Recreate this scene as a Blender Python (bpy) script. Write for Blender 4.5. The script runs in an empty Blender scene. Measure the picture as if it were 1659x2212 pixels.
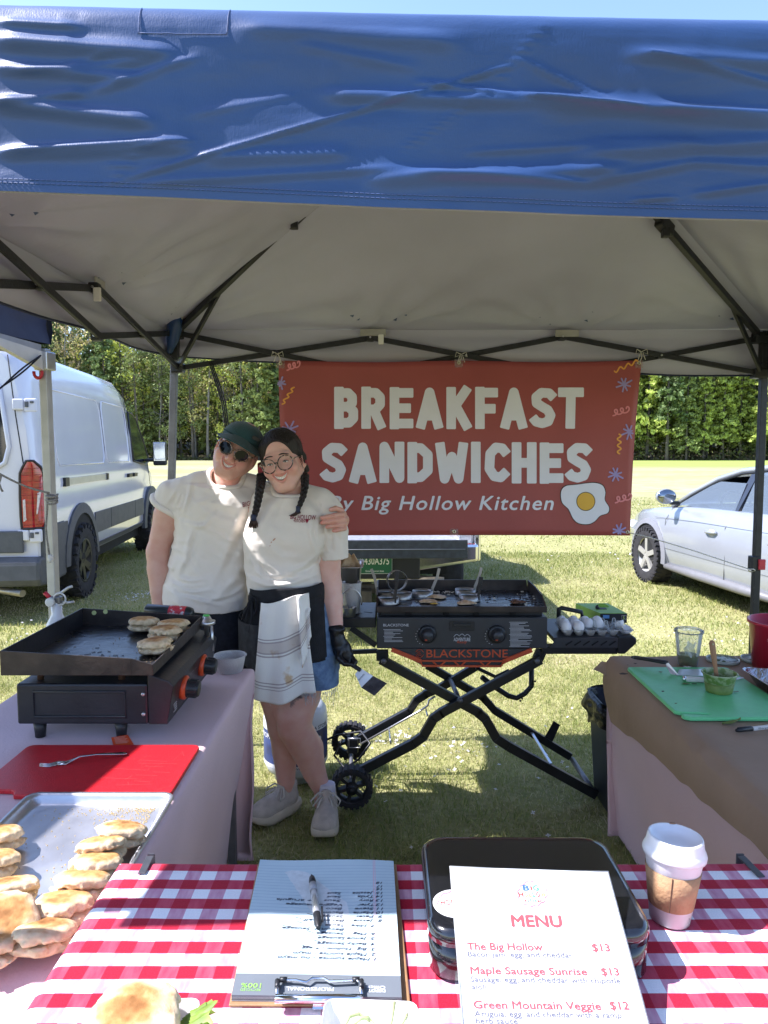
"""Breakfast sandwich stall under a blue canopy: the whole scene is built here."""
import bpy,math,random
import numpy as np
from mathutils import Vector,Matrix
SC=bpy.context.scene
COL=SC.collection
RAD=math.radians
rng=np.random.default_rng(7)
random.seed(7)
# ---------------------------------------------------------------- camera, light, exposure
F,CX,CY,CAMZ,PITCH=1560.0,829.5,1106.0,1.567,RAD(4.86)
cam_data=bpy.data.cameras.new('camera')
cam_data.sensor_fit='VERTICAL'
cam_data.sensor_height=36.0
cam_data.lens=36.0*F/2212.0
cam_data.clip_start=0.05
cam_data.clip_end=2000.0
cam=bpy.data.objects.new('camera',cam_data)
COL.objects.link(cam)
cam.location=(0,0,CAMZ)
cam.rotation_euler=(RAD(90)-PITCH,0,0)
SC.camera=cam
SUN_TRAVEL=Vector((0.80,0.05,-1.0)).normalized()
world=bpy.data.worlds.new('World')
SC.world=world
world.use_nodes=True
wn=world.node_tree.nodes
wl=world.node_tree.links
wn.clear()
w_out=wn.new('ShaderNodeOutputWorld')
w_bg=wn.new('ShaderNodeBackground')
w_sky=wn.new('ShaderNodeTexSky')
w_sky.sky_type='NISHITA'
w_sky.sun_disc=False
w_sky.sun_elevation=math.asin(-SUN_TRAVEL.z)
w_sky.sun_rotation=math.atan2(-SUN_TRAVEL.x,-SUN_TRAVEL.y)
w_sky.air_density=1.0
w_sky.dust_density=0.6
w_sky.ozone_density=1.5
w_bg.inputs['Strength'].default_value=0.13
wl.new(w_sky.outputs[0],w_bg.inputs['Color'])
wl.new(w_bg.outputs[0],w_out.inputs['Surface'])
sun_data=bpy.data.lights.new('sun','SUN')
sun_data.energy=4.2
sun_data.angle=RAD(0.53)
sun_data.color=(1.0,0.965,0.92)
sun=bpy.data.objects.new('sun',sun_data)
COL.objects.link(sun)
sun.location=(-20,0,30)
sun.rotation_euler=SUN_TRAVEL.to_track_quat('-Z','Y').to_euler()
SC.view_settings.view_transform='Standard'
SC.view_settings.look='None'
SC.view_settings.exposure=1.6
SC.view_settings.gamma=1.0
SC.view_settings.use_curve_mapping=False
SC.view_settings.use_white_balance=True
SC.view_settings.white_balance_temperature=6100
SC.view_settings.white_balance_tint=17
SC.cycles.max_bounces=10
SC.cycles.diffuse_bounces=5
SC.cycles.transparent_max_bounces=16
SC.cycles.sample_clamp_indirect=6.0
# ---------------------------------------------------------------- picture -> place helpers
CP,SP=math.cos(PITCH),math.sin(PITCH)
def ray(x,y):
 u=(x-CX)/F
 v=(CY-y)/F
 return Vector((u,CP+v*SP,-SP+v*CP))
def P(x,y,Y):
 d=ray(x,y)
 return Vector((0,0,CAMZ))+d*(Y/d.y)
def G(x,y,h=0.0):
 d=ray(x,y)
 return Vector((0,0,CAMZ))+d*((h-CAMZ)/d.z)
def mixv(a,b,t):
 return Vector(a)*(1-t)+Vector(b)*t
# ---------------------------------------------------------------- materials
MATS={}
def nodes_of(name):
 m=bpy.data.materials.new(name)
 m.use_nodes=True
 nt=m.node_tree
 return m,nt,nt.nodes['Principled BSDF']
def mat(name,col,rough=0.5,metal=0.0,var=0.12,scale=14.0,bump=0.0,bscale=None,alpha=1.0,
trans=0.0,coat=0.0,spec=0.5,sheen=0.0,stretch=None,ior=1.45,sss=0.0,col2=None,lo=0.35,hi=0.65,detail=4.0,
rvar=0.0,coord='Object',translucent=0.0):
 """Procedural material: noise varies the colour between col and col2 (or col*(1-var)); optional bump."""
 if name in MATS:
  return MATS[name]
 m,nt,b=nodes_of(name)
 N,L=nt.nodes,nt.links
 tc=N.new('ShaderNodeTexCoord')
 mp=N.new('ShaderNodeMapping')
 L.new(tc.outputs[coord],mp.inputs['Vector'])
 if stretch:
  mp.inputs['Scale'].default_value=stretch
 nz=N.new('ShaderNodeTexNoise')
 nz.inputs['Scale'].default_value=scale
 nz.inputs['Detail'].default_value=detail
 L.new(mp.outputs[0],nz.inputs['Vector'])
 rp=N.new('ShaderNodeValToRGB')
 c2=col2 if col2 is not None else tuple(c*(1-var) for c in col)
 rp.color_ramp.elements[0].position=lo
 rp.color_ramp.elements[1].position=hi
 rp.color_ramp.elements[0].color=(*c2,1)
 rp.color_ramp.elements[1].color=(*col,1)
 L.new(nz.outputs['Fac'],rp.inputs[0])
 L.new(rp.outputs[0],b.inputs['Base Color'])
 b.inputs['Roughness'].default_value=rough
 if rvar:
  mr=N.new('ShaderNodeMapRange')
  mr.inputs['To Min'].default_value=max(0.02,rough-rvar)
  mr.inputs['To Max'].default_value=min(1,rough+rvar)
  L.new(nz.outputs['Fac'],mr.inputs['Value'])
  L.new(mr.outputs[0],b.inputs['Roughness'])
 b.inputs['Metallic'].default_value=metal
 b.inputs['Specular IOR Level'].default_value=spec
 b.inputs['Coat Weight'].default_value=coat
 b.inputs['Coat Roughness'].default_value=0.08
 b.inputs['Sheen Weight'].default_value=sheen
 b.inputs['Transmission Weight'].default_value=trans
 b.inputs['IOR'].default_value=ior
 b.inputs['Alpha'].default_value=alpha
 if sss:
  b.inputs['Subsurface Weight'].default_value=sss
  b.inputs['Subsurface Radius'].default_value=(1.0,0.35,0.2)
  b.inputs['Subsurface Scale'].default_value=0.012
 if bump:
  n2=N.new('ShaderNodeTexNoise')
  n2 .inputs['Scale'].default_value=bscale or scale*4
  n2 .inputs['Detail'].default_value=5
  L.new(mp.outputs[0],n2 .inputs['Vector'])
  bp=N.new('ShaderNodeBump')
  bp.inputs['Strength'].default_value=bump
  bp.inputs['Distance'].default_value=0.01
  L.new(n2 .outputs['Fac'],bp.inputs['Height'])
  L.new(bp.outputs[0],b.inputs['Normal'])
 if translucent:
  tr=N.new('ShaderNodeBsdfTranslucent')
  L.new(rp.outputs[0],tr.inputs['Color'])
  mx=N.new('ShaderNodeMixShader')
  mx.inputs[0].default_value=translucent
  out=N['Material Output']
  L.new(b.outputs[0],mx.inputs[1])
  L.new(tr.outputs[0],mx.inputs[2])
  L.new(mx.outputs[0],out.inputs['Surface'])
 MATS[name]=m
 return m
def glassy(name,col=(0.9,0.93,0.94),rough=0.06,mixf=0.75,ior=1.3):
 """thin clear plastic / glass: transparent mixed with gloss by fresnel."""
 if name in MATS:
  return MATS[name]
 m=bpy.data.materials.new(name)
 m.use_nodes=True
 nt=m.node_tree
 N,L=nt.nodes,nt.links
 N.clear()
 out=N.new('ShaderNodeOutputMaterial')
 t=N.new('ShaderNodeBsdfTransparent')
 t.inputs[0].default_value=(*col,1)
 g=N.new('ShaderNodeBsdfPrincipled')
 g.inputs['Base Color'].default_value=(*[c*0.8 for c in col],1)
 g.inputs['Roughness'].default_value=rough
 g.inputs['Specular IOR Level'].default_value=0.8
 fr=N.new('ShaderNodeFresnel')
 fr.inputs['IOR'].default_value=ior
 nz=N.new('ShaderNodeTexNoise')
 nz.inputs['Scale'].default_value=30
 mr=N.new('ShaderNodeMapRange')
 mr.inputs['To Min'].default_value=(1-mixf)*0.7
 mr.inputs['To Max'].default_value=(1-mixf)*1.3
 L.new(nz.outputs['Fac'],mr.inputs['Value'])
 ad=N.new('ShaderNodeMath')
 ad.operation='ADD'
 ad.use_clamp=True
 L.new(fr.outputs[0],ad.inputs[0])
 L.new(mr.outputs[0],ad.inputs[1])
 mx=N.new('ShaderNodeMixShader')
 L.new(ad.outputs[0],mx.inputs[0])
 L.new(t.outputs[0],mx.inputs[1])
 L.new(g.outputs[0],mx.inputs[2])
 L.new(mx.outputs[0],out.inputs['Surface'])
 MATS[name]=m
 return m
# ---------------------------------------------------------------- mesh building
def frame(axis,up=(0,0,1)):
 """3x3 with columns x,y,z where z runs along axis."""
 z=Vector(axis).normalized()
 u=Vector(up)
 if abs(z.dot(u))>0.98:
  u=Vector((0,1,0)) if abs(z.y)<0.9 else Vector((1,0,0))
 x=u.cross(z).normalized()
 y=z.cross(x)
 return Matrix((x,y,z)).transposed()
def TR(loc=(0,0,0),rx=0,ry=0,rz=0,s=1.0):
 m=Matrix.Translation(Vector(loc))@Matrix.Rotation(rz,4,'Z')@Matrix.Rotation(ry,4,'Y')@Matrix.Rotation(rx,4,'X')
 if isinstance(s,(int,float)):
  s=(s,s,s)
 return m@Matrix.Diagonal((*s,1))
class MB:
 def __init__(self):
  self.v,self.f,self.m,self.s,self.uv,self.n=[],[],[],[],{},0
 def add(self,verts,faces,m=0,smooth=False,M=None,uvs=None):
  a=np.array([tuple(p) for p in verts],float).reshape(-1,3)
  if M is not None:
   A=np.array(M)
   a=a@A[:3,:3].T+A[:3,3]
  self.v.append(a)
  o=self.n
  for f in faces:
   if uvs is not None:
    self.uv[len(self.f)]=[uvs[i] for i in f]
   self.f.append(tuple(i+o for i in f))
   self.m.append(m)
   self.s.append(smooth)
  self.n+=len(a)
  return self
 def box(self,c,s,M=None,m=0,rz=0):
  x,y,z=s[0]/2,s[1]/2,s[2]/2
  vs=[(-x,-y,-z),(x,-y,-z),(x,y,-z),(-x,y,-z),(-x,-y,z),(x,-y,z),(x,y,z),(-x,y,z)]
  T=Matrix.Translation(Vector(c))@Matrix.Rotation(rz,4,'Z')
  if M is not None:
   T=M@T
  return self.add(vs,[(0,3,2,1),(4,5,6,7),(0,1,5,4),(1,2,6,5),(2,3,7,6),(3,0,4,7)],m,False,T)
 def bar(self,a,b,w,h=None,up=(0,0,1),m=0):
  """rectangular bar from a to b, w across, h along 'up'."""
  h=h or w
  a,b=Vector(a),Vector(b)
  fr=frame(b-a,up).to_4x4()
  T=Matrix.Translation((a+b)/2)@fr
  return self.box((0,0,0),(w,h,(b-a).length),T,m)
 def hexa(self,bot,top,m=0):
  vs=list(bot)+list(top)
  return self.add(vs,[(0,3,2,1),(4,5,6,7),(0,1,5,4),(1,2,6,5),(2,3,7,6),(3,0,4,7)],m)
 def tube(self,pts,r,n=8,caps=True,m=0,M=None,smooth=True,closed=False,squash=1.0):
  pts=[Vector(p) for p in pts]
  k=len(pts)
  rr=r if hasattr(r,'__len__') else[r]*k
  vs,prev=[],None
  for i,p in enumerate(pts):
   if closed:
    t=pts[(i+1)%k]-pts[i-1]
   else:
    t=pts[min(i+1,k-1)]-pts[max(i-1,0)]
   if t.length<1e-9:
    t=Vector((0,0,1))
   t.normalize()
   if prev is None:
    fx=frame(t)
    x=fx.col[0].copy()
   else:
    x=prev-t*prev.dot(t)
    if x.length<1e-6:
     x=frame(t).col[0].copy()
    x.normalize()
   prev=x
   y=t.cross(x)
   for j in range(n):
    a=2*math.pi*j/n
    vs.append(p+(x*math.cos(a)+y*math.sin(a)*squash)*rr[i])
  fs=[]
  for i in range(k if closed else k-1):
   i2=(i+1)%k
   for j in range(n):
    j2=(j+1)%n
    fs.append((i*n+j,i*n+j2,i2*n+j2,i2*n+j))
  self.add(vs,fs,m,smooth,M)
  if caps and not closed:
   o=self.n-len(vs)
   self.f.append(tuple(o+j for j in range(n-1,-1,-1)));self.m.append(m);self.s.append(False)
   self.f.append(tuple(o+(k-1)*n+j for j in range(n)));self.m.append(m);self.s.append(False)
  return self
 def lathe(self,prof,n=24,m=0,M=None,smooth=True,sx=1.0,sy=1.0,caps=True):
  vs,fs=[],[]
  for(r,z) in prof:
   for j in range(n):
    a=2*math.pi*j/n
    vs.append((r*math.cos(a)*sx,r*math.sin(a)*sy,z))
  for i in range(len(prof)-1):
   for j in range(n):
    j2=(j+1)%n
    fs.append((i*n+j,i*n+j2,(i+1)*n+j2,(i+1)*n+j))
  self.add(vs,fs,m,smooth,M)
  o=self.n-len(vs)
  if caps and prof[0][0]>1e-6:
   self.f.append(tuple(o+j for j in range(n-1,-1,-1)));self.m.append(m);self.s.append(False)
  if caps and prof[-1][0]>1e-6:
   e=o+(len(prof)-1)*n
   self.f.append(tuple(e+j for j in range(n)));self.m.append(m);self.s.append(False)
  return self
 def prism(self,poly,z0,z1,m=0,M=None,smooth=False):
  """polygon (x,y) counter-clockwise extruded in z."""
  k=len(poly)
  vs=[(x,y,z0) for x,y in poly]+[(x,y,z1) for x,y in poly]
  fs=[tuple(range(k-1,-1,-1)),tuple(range(k,2*k))]
  self.add(vs,fs,m,False,M)
  o=self.n-2*k
  for i in range(k):
   j=(i+1)%k
   self.f.append((o+i,o+j,o+k+j,o+k+i));self.m.append(m);self.s.append(smooth)
  return self
 def grid(self,fn,nu,nv,m=0,smooth=True,uv=None,M=None,flip=False):
  """fn(u,v)->point for u,v in 0..1."""
  vs,uvs=[],[]
  for j in range(nv+1):
   for i in range(nu+1):
    u,v=i/nu,j/nv
    vs.append(fn(u,v))
    uvs.append(uv(u,v) if uv else(u,v))
  fs=[]
  for j in range(nv):
   for i in range(nu):
    a=j*(nu+1)+i
    q=(a,a+1,a+nu+2,a+nu+1)
    fs.append(q[::-1] if flip else q)
  return self.add(vs,fs,m,smooth,M,uvs)
 def mesh(self,name,mats,off=None):
  me=bpy.data.meshes.new(name)
  v=np.concatenate(self.v) if self.v else np.zeros((0,3))
  if off is not None:
   v=v-np.array(off)
  me.from_pydata(v.tolist(),[],self.f)
  if not isinstance(mats,(list,tuple)):
   mats=[mats]
  for mm in mats:
   me.materials.append(mm)
  if len(mats)>1:
   me.polygons.foreach_set('material_index',np.array(self.m,np.int32))
  me.polygons.foreach_set('use_smooth',np.array(self.s,bool))
  if self.uv:
   lay=me.uv_layers.new(name='UVMap')
   arr=np.zeros((len(me.loops),2))
   for pi,p in enumerate(me.polygons):
    if pi in self.uv:
     for k,l in enumerate(range(p.loop_start,p.loop_start+p.loop_total)):
      arr[l]=self.uv[pi][k]
   lay.data.foreach_set('uv',arr.ravel())
  me.update()
  return me
 def build(self,name,mats,parent=None,bevel=0.0,local=False,seg=2,**props):
  off=None
  if parent is not None and not local:
   off=parent.get('_o')
  me=self.mesh(name,mats,off)
  return link(name,me,parent,bevel,seg,off,**props)
def link(name,me,parent=None,bevel=0.0,seg=2,off=None,**props):
 o=bpy.data.objects.new(name,me)
 COL.objects.link(o)
 if parent is not None:
  o.parent=parent
  if off is not None:
   o['_o']=list(off)
 if bevel:
  b=o.modifiers.new('bevel','BEVEL')
  b.width=bevel
  b.segments=seg
  b.limit_method='ANGLE'
  b.angle_limit=RAD(40)
 for k,val in props.items():
  o[k]=val
 return o
def thing(name,label,cat,loc=(0,0,0),rz=0.0,group=None,rx=0.0,ry=0.0):
 o=bpy.data.objects.new(name,None)
 o.empty_display_size=0.1
 COL.objects.link(o)
 o.location=loc
 o.rotation_euler=(rx,ry,rz)
 o['label']=label
 o['category']=cat
 if group:
  o['group']=group
 if not(rz or rx or ry):
  o['_o']=list(loc)
 return o
def tag(o,label,cat,group=None):
 o['label']=label
 o['category']=cat
 if group:
  o['group']=group
 return o
def dup(root,loc,rz=0.0,label=None,group=None,s=None,rx=0.0,ry=0.0):
 r=root.copy()
 COL.objects.link(r)
 r.location=loc
 r.rotation_euler=(rx,ry,rz)
 if s is not None:
  r.scale=(s,s,s) if isinstance(s,(int,float)) else s
 if label:
  r['label']=label
 if group:
  r['group']=group
 for ch in list(root.children):
  c=ch.copy()
  COL.objects.link(c)
  c.parent=r
  for g in list(ch.children):
   d=g.copy()
   COL.objects.link(d)
   d.parent=c
 return r
def np_mesh(name,verts,quads,mats,smooth=True,attr=None):
 """fast mesh from numpy: verts (n,3), faces (k,3|4)."""
 me=bpy.data.meshes.new(name)
 k,w=quads.shape
 me.vertices.add(len(verts))
 me.vertices.foreach_set('co',np.asarray(verts,np.float32).ravel())
 me.loops.add(k*w)
 me.loops.foreach_set('vertex_index',np.asarray(quads,np.int32).ravel())
 me.polygons.add(k)
 me.polygons.foreach_set('loop_start',np.arange(0,k*w,w,dtype=np.int32))
 me.polygons.foreach_set('use_smooth',np.full(k,smooth,bool))
 for mm in(mats if isinstance(mats,(list,tuple)) else[mats]):
  me.materials.append(mm)
 if attr is not None:
  for nm,arr in attr.items():
   a=me.color_attributes.new(nm,'FLOAT_COLOR','POINT')
   full=np.ones((len(verts),4),np.float32)
   full[:,:3]=arr
   a.data.foreach_set('color',full.ravel())
 me.update(calc_edges=True)
 me.validate()
 return me
# ---------------------------------------------------------------- lettering
_TXT={}
def text_shape(s,bold=0.0,shear=0.0,spacing=1.0):
 """flat letter shapes, height of capitals = 1, starting at x = 0: (verts, faces, width)."""
 key=(s,bold,shear,spacing)
 if key in _TXT:
  return _TXT[key]
 cu=bpy.data.curves.new('letters','FONT')
 cu.body=s
 cu.size=1.0
 cu.shear=shear
 cu.space_character=spacing
 cu.resolution_u=3
 ob=bpy.data.objects.new('letters',cu)
 me=bpy.data.meshes.new_from_object(ob)
 v=np.array([p.co[:] for p in me.vertices]).reshape(-1,3)
 f=[tuple(p.vertices) for p in me.polygons]
 bpy.data.objects.remove(ob)
 bpy.data.meshes.remove(me)
 bpy.data.curves.remove(cu)
 if len(v):
  v=v/0.70
  v[:,0]-=v[:,0].min()
  if bold:
   k=len(v)
   sh=((0,0),(bold,0),(-bold,0),(0,bold),(0,-bold))
   v=np.concatenate([v+np.array((a,b,i*5e-5)) for i,(a,b) in enumerate(sh)])
   f=[tuple(q+k*i for q in p) for i in range(5) for p in f]
   v[:,0]-=v[:,0].min()
  w=v[:,0].max()
 else:
  w=0
 _TXT[key]=(v,f,w)
 return _TXT[key]
def put_text(mb,s,org,right,up,cap,width=None,bold=0.0,shear=0.0,spacing=1.0,align='L',m=0,lift=0.0):
 """lay text in the plane (right, up) at org (baseline); cap = capital height; width squeezes it to fit."""
 v,f,w=text_shape(s,bold,shear,spacing)
 if not len(v):
  return
 right,up=Vector(right).normalized(),Vector(up).normalized()
 nrm=right.cross(up)
 sx=cap if width is None else width/w
 ox={'L':0,'C':-w*sx/2,'R':-w*sx}[align]
 o=Vector(org)+nrm*lift
 pts=[o+right*(p[0]*sx+ox)+up*(p[1]*cap)+nrm*p[2] for p in v]
 mb.add(pts,f,m)
# ---------------------------------------------------------------- implicit surfaces for people and food
class Field:
 def __init__(self,lo,hi,h):
  self.lo=np.array(lo,float)
  self.h=h
  self.n=np.ceil((np.array(hi)-self.lo)/h).astype(int)+1
  self.d=np.full(self.n,10.0,np.float32)
  self.ax=[self.lo[i]+h*np.arange(self.n[i]) for i in range(3)]
 def region(self,lo,hi):
  a=np.maximum(0,np.floor((np.array(lo)-self.lo)/self.h).astype(int))
  b=np.minimum(self.n,np.ceil((np.array(hi)-self.lo)/self.h).astype(int)+1)
  if np.any(b<=a):
   return None,None
  sl=tuple(slice(a[i],b[i]) for i in range(3))
  X,Y,Z=np.meshgrid(self.ax[0][sl[0]],self.ax[1][sl[1]],self.ax[2][sl[2]],indexing='ij')
  return sl,(X,Y,Z)
 def put(self,lo,hi,fn,k=0.0,cut=False):
  m=k*1.0+3*self.h
  sl,p=self.region(np.array(lo)-m,np.array(hi)+m)
  if sl is None:
   return self
  nd=fn(*p)
  a=self.d[sl]
  if cut:
   nd=-nd
   if k>0:
    hh=np.clip(0.5-0.5*(nd-a)/k*-1,0,1)
    hh=np.clip(0.5+0.5*(nd-a)/k,0,1)
    self.d[sl]=a*(1-hh)+nd*hh+k*hh*(1-hh)
   else:
    self.d[sl]=np.maximum(a,nd)
  else:
   if k>0:
    hh=np.clip(0.5+0.5*(a-nd)/k,0,1)
    self.d[sl]=a*(1-hh)+nd*hh-k*hh*(1-hh)
   else:
    self.d[sl]=np.minimum(a,nd)
  return self
 def cap(self,a,b,ra,rb=None,k=0.0,cut=False):
  rb=ra if rb is None else rb
  a,b=np.array(a,float),np.array(b,float)
  r=max(ra,rb)
  ab=b-a
  L2=max(ab@ab,1e-12)
  def fn(X,Y,Z):
   t=np.clip(((X-a[0])*ab[0]+(Y-a[1])*ab[1]+(Z-a[2])*ab[2])/L2,0,1)
   return np.sqrt((X-a[0]-t*ab[0])**2+(Y-a[1]-t*ab[1])**2+(Z-a[2]-t*ab[2])**2)-(ra+(rb-ra)*t)
  return self.put(np.minimum(a,b)-r,np.maximum(a,b)+r,fn,k,cut)
 def chain(self,pts,rs,k=0.01,cut=False):
  for i in range(len(pts)-1):
   self.cap(pts[i],pts[i+1],rs[i],rs[i+1],k if i==0 else k*.25,cut)
  return self
 def ell(self,c,r,k=0.0,R3=None,cut=False):
  c,r=np.array(c,float),np.array(r,float)
  m=max(r)
  def fn(X,Y,Z):
   x,y,z=X-c[0],Y-c[1],Z-c[2]
   if R3 is not None:
    A=np.array(R3)
    x,y,z=(A[0,0]*x+A[1,0]*y+A[2,0]*z,A[0,1]*x+A[1,1]*y+A[2,1]*z,A[0,2]*x+A[1,2]*y+A[2,2]*z)
   q=np.sqrt((x/r[0])**2+(y/r[1])**2+(z/r[2])**2)
   q2=np.sqrt((x/r[0]**2)**2+(y/r[1]**2)**2+(z/r[2]**2)**2)+1e-9
   return q*(q-1)/q2
  return self.put(c-m,c+m,fn,k,cut)
 def prof(self,zs,cx,cy,a,b,k=0.0,p=2.0,cut=False,fold=None):
  """upright tube: at height z an (a,b) super-ellipse about (cx,cy)."""
  zs,cx,cy,a,b=(np.array(q,float) for q in(zs,cx,cy,a,b))
  zf=np.linspace(zs[0],zs[-1],120)
  ker=np.hanning(17);ker/=ker.sum()
  def sm(q):
   y=np.interp(zf,zs,q)
   yp=np.pad(y,8,mode='edge')
   return np.convolve(yp,ker,'valid')
  cxs,cys,as_,bs=sm(cx),sm(cy),sm(a),sm(b)
  def fn(X,Y,Z):
   xx=np.interp(Z,zf,cxs);yy=np.interp(Z,zf,cys)
   aa=np.interp(Z,zf,as_);bb=np.interp(Z,zf,bs)
   x,y=np.abs(X-xx),np.abs(Y-yy)
   q=((x/aa)**p+(y/bb)**p)**(1/p)
   d=(q-1)*np.minimum(aa,bb)*0.95
   if fold is not None:
    d=d+fold(X,Y,Z)
   dz=np.maximum(zs[0]-Z,Z-zs[-1])
   return np.maximum(d,dz)
  lo=(min(cx-a),min(cy-b),zs[0]);hi=(max(cx+a),max(cy+b),zs[-1])
  return self.put(lo,hi,fn,k,cut)
 def surface(self):
  """surface nets -> verts (n,3), quads (k,4)."""
  d=self.d
  ins=d<0
  n=d.shape
  c=np.zeros(tuple(x-1 for x in n),np.int8)
  for i in(0,1):
   for j in(0,1):
    for k in(0,1):
     c+=ins[i:n[0]-1+i,j:n[1]-1+j,k:n[2]-1+k]
  act=(c>0)&(c<8)
  idx=np.full(act.shape,-1,np.int64)
  cells=np.argwhere(act)
  idx[act]=np.arange(len(cells))
  acc=np.zeros((len(cells),3));cnt=np.zeros(len(cells))
  corners=[(i,j,k) for i in(0,1) for j in(0,1) for k in(0,1)]
  vals={q:d[cells[:,0]+q[0],cells[:,1]+q[1],cells[:,2]+q[2]] for q in corners}
  for q in corners:
   for axis in range(3):
    if q[axis]==0:
     w=list(q);w[axis]=1;w=tuple(w)
     a,b=vals[q],vals[w]
     cr=(a<0)!=(b<0)
     t=np.where(cr,a/np.where(cr,a-b,1),0)
     p=np.tile(np.array(q,float),(len(cells),1))
     p[:,axis]+=t
     acc[cr]+=p[cr];cnt[cr]+=1
  verts=self.lo+(cells+acc/np.maximum(cnt,1)[:,None])*self.h
  quads=[]
  for axis in range(3):
   o1,o2=[(1,2),(2,0),(0,1)][axis]
   sl0=[slice(1,n[q]-1) for q in range(3)]
   sl0[axis]=slice(0,n[axis]-1)
   sl1=list(sl0);sl1[axis]=slice(1,n[axis])
   A,B=ins[tuple(sl0)],ins[tuple(sl1)]
   for flip,sel in((False,A&~B),(True,~A&B)):
    e=np.argwhere(sel)
    if not len(e):
     continue
    off=np.ones(3,int);off[axis]=0
    e=e+off
    u=np.zeros(3,int);u[o1]=1
    w=np.zeros(3,int);w[o2]=1
    q=[e-u-w,e-w,e,e-u]
    q=[idx[t[:,0],t[:,1],t[:,2]] for t in q]
    q=np.stack(q,1)
    if flip:
     q=q[:,::-1]
    quads.append(q)
  quads=np.concatenate(quads) if quads else np.zeros((0,4),int)
  quads=quads[(quads>=0).all(1)]
  return verts,quads
def smooth_verts(v,q,it=1,lam=0.5):
 e=np.concatenate([q[:,[0,1]],q[:,[1,2]],q[:,[2,3]],q[:,[3,0]]])
 for _ in range(it):
  s=np.zeros_like(v);c=np.zeros(len(v))
  np.add.at(s,e[:,0],v[e[:,1]]);np.add.at(c,e[:,0],1)
  np.add.at(s,e[:,1],v[e[:,0]]);np.add.at(c,e[:,1],1)
  v=v*(1-lam)+lam*s/np.maximum(c,1)[:,None]
 return v
def vnoise(p,seed=0):
 """smooth value noise on (n,3) or grids, -1..1."""
 p=np.asarray(p,float)
 i=np.floor(p).astype(np.int64)
 f=p-i
 f=f*f*(3-2*f)
 def hsh(a,b,c):
  h=(a*374761393+b*668265263+c*2147483647+seed*144269)&0xffffffff
  h=((h^(h>>13))*1274126177)&0xffffffff
  return((h^(h>>16))&0xffff)/32767.5-1
 r=0
 for a in(0,1):
  for b in(0,1):
   for c in(0,1):
    w=(f[...,0] if a else 1-f[...,0])*(f[...,1] if b else 1-f[...,1])*(f[...,2] if c else 1-f[...,2])
    r=r+w*hsh(i[...,0]+a,i[...,1]+b,i[...,2]+c)
 return r
def fbm(p,oct=3,seed=0):
 p=np.asarray(p,float)
 r,a=0,1.0
 for o in range(oct):
  r=r+a*vnoise(p,seed+o)
  p=p*2.03
  a*=0.5
 return r
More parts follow.
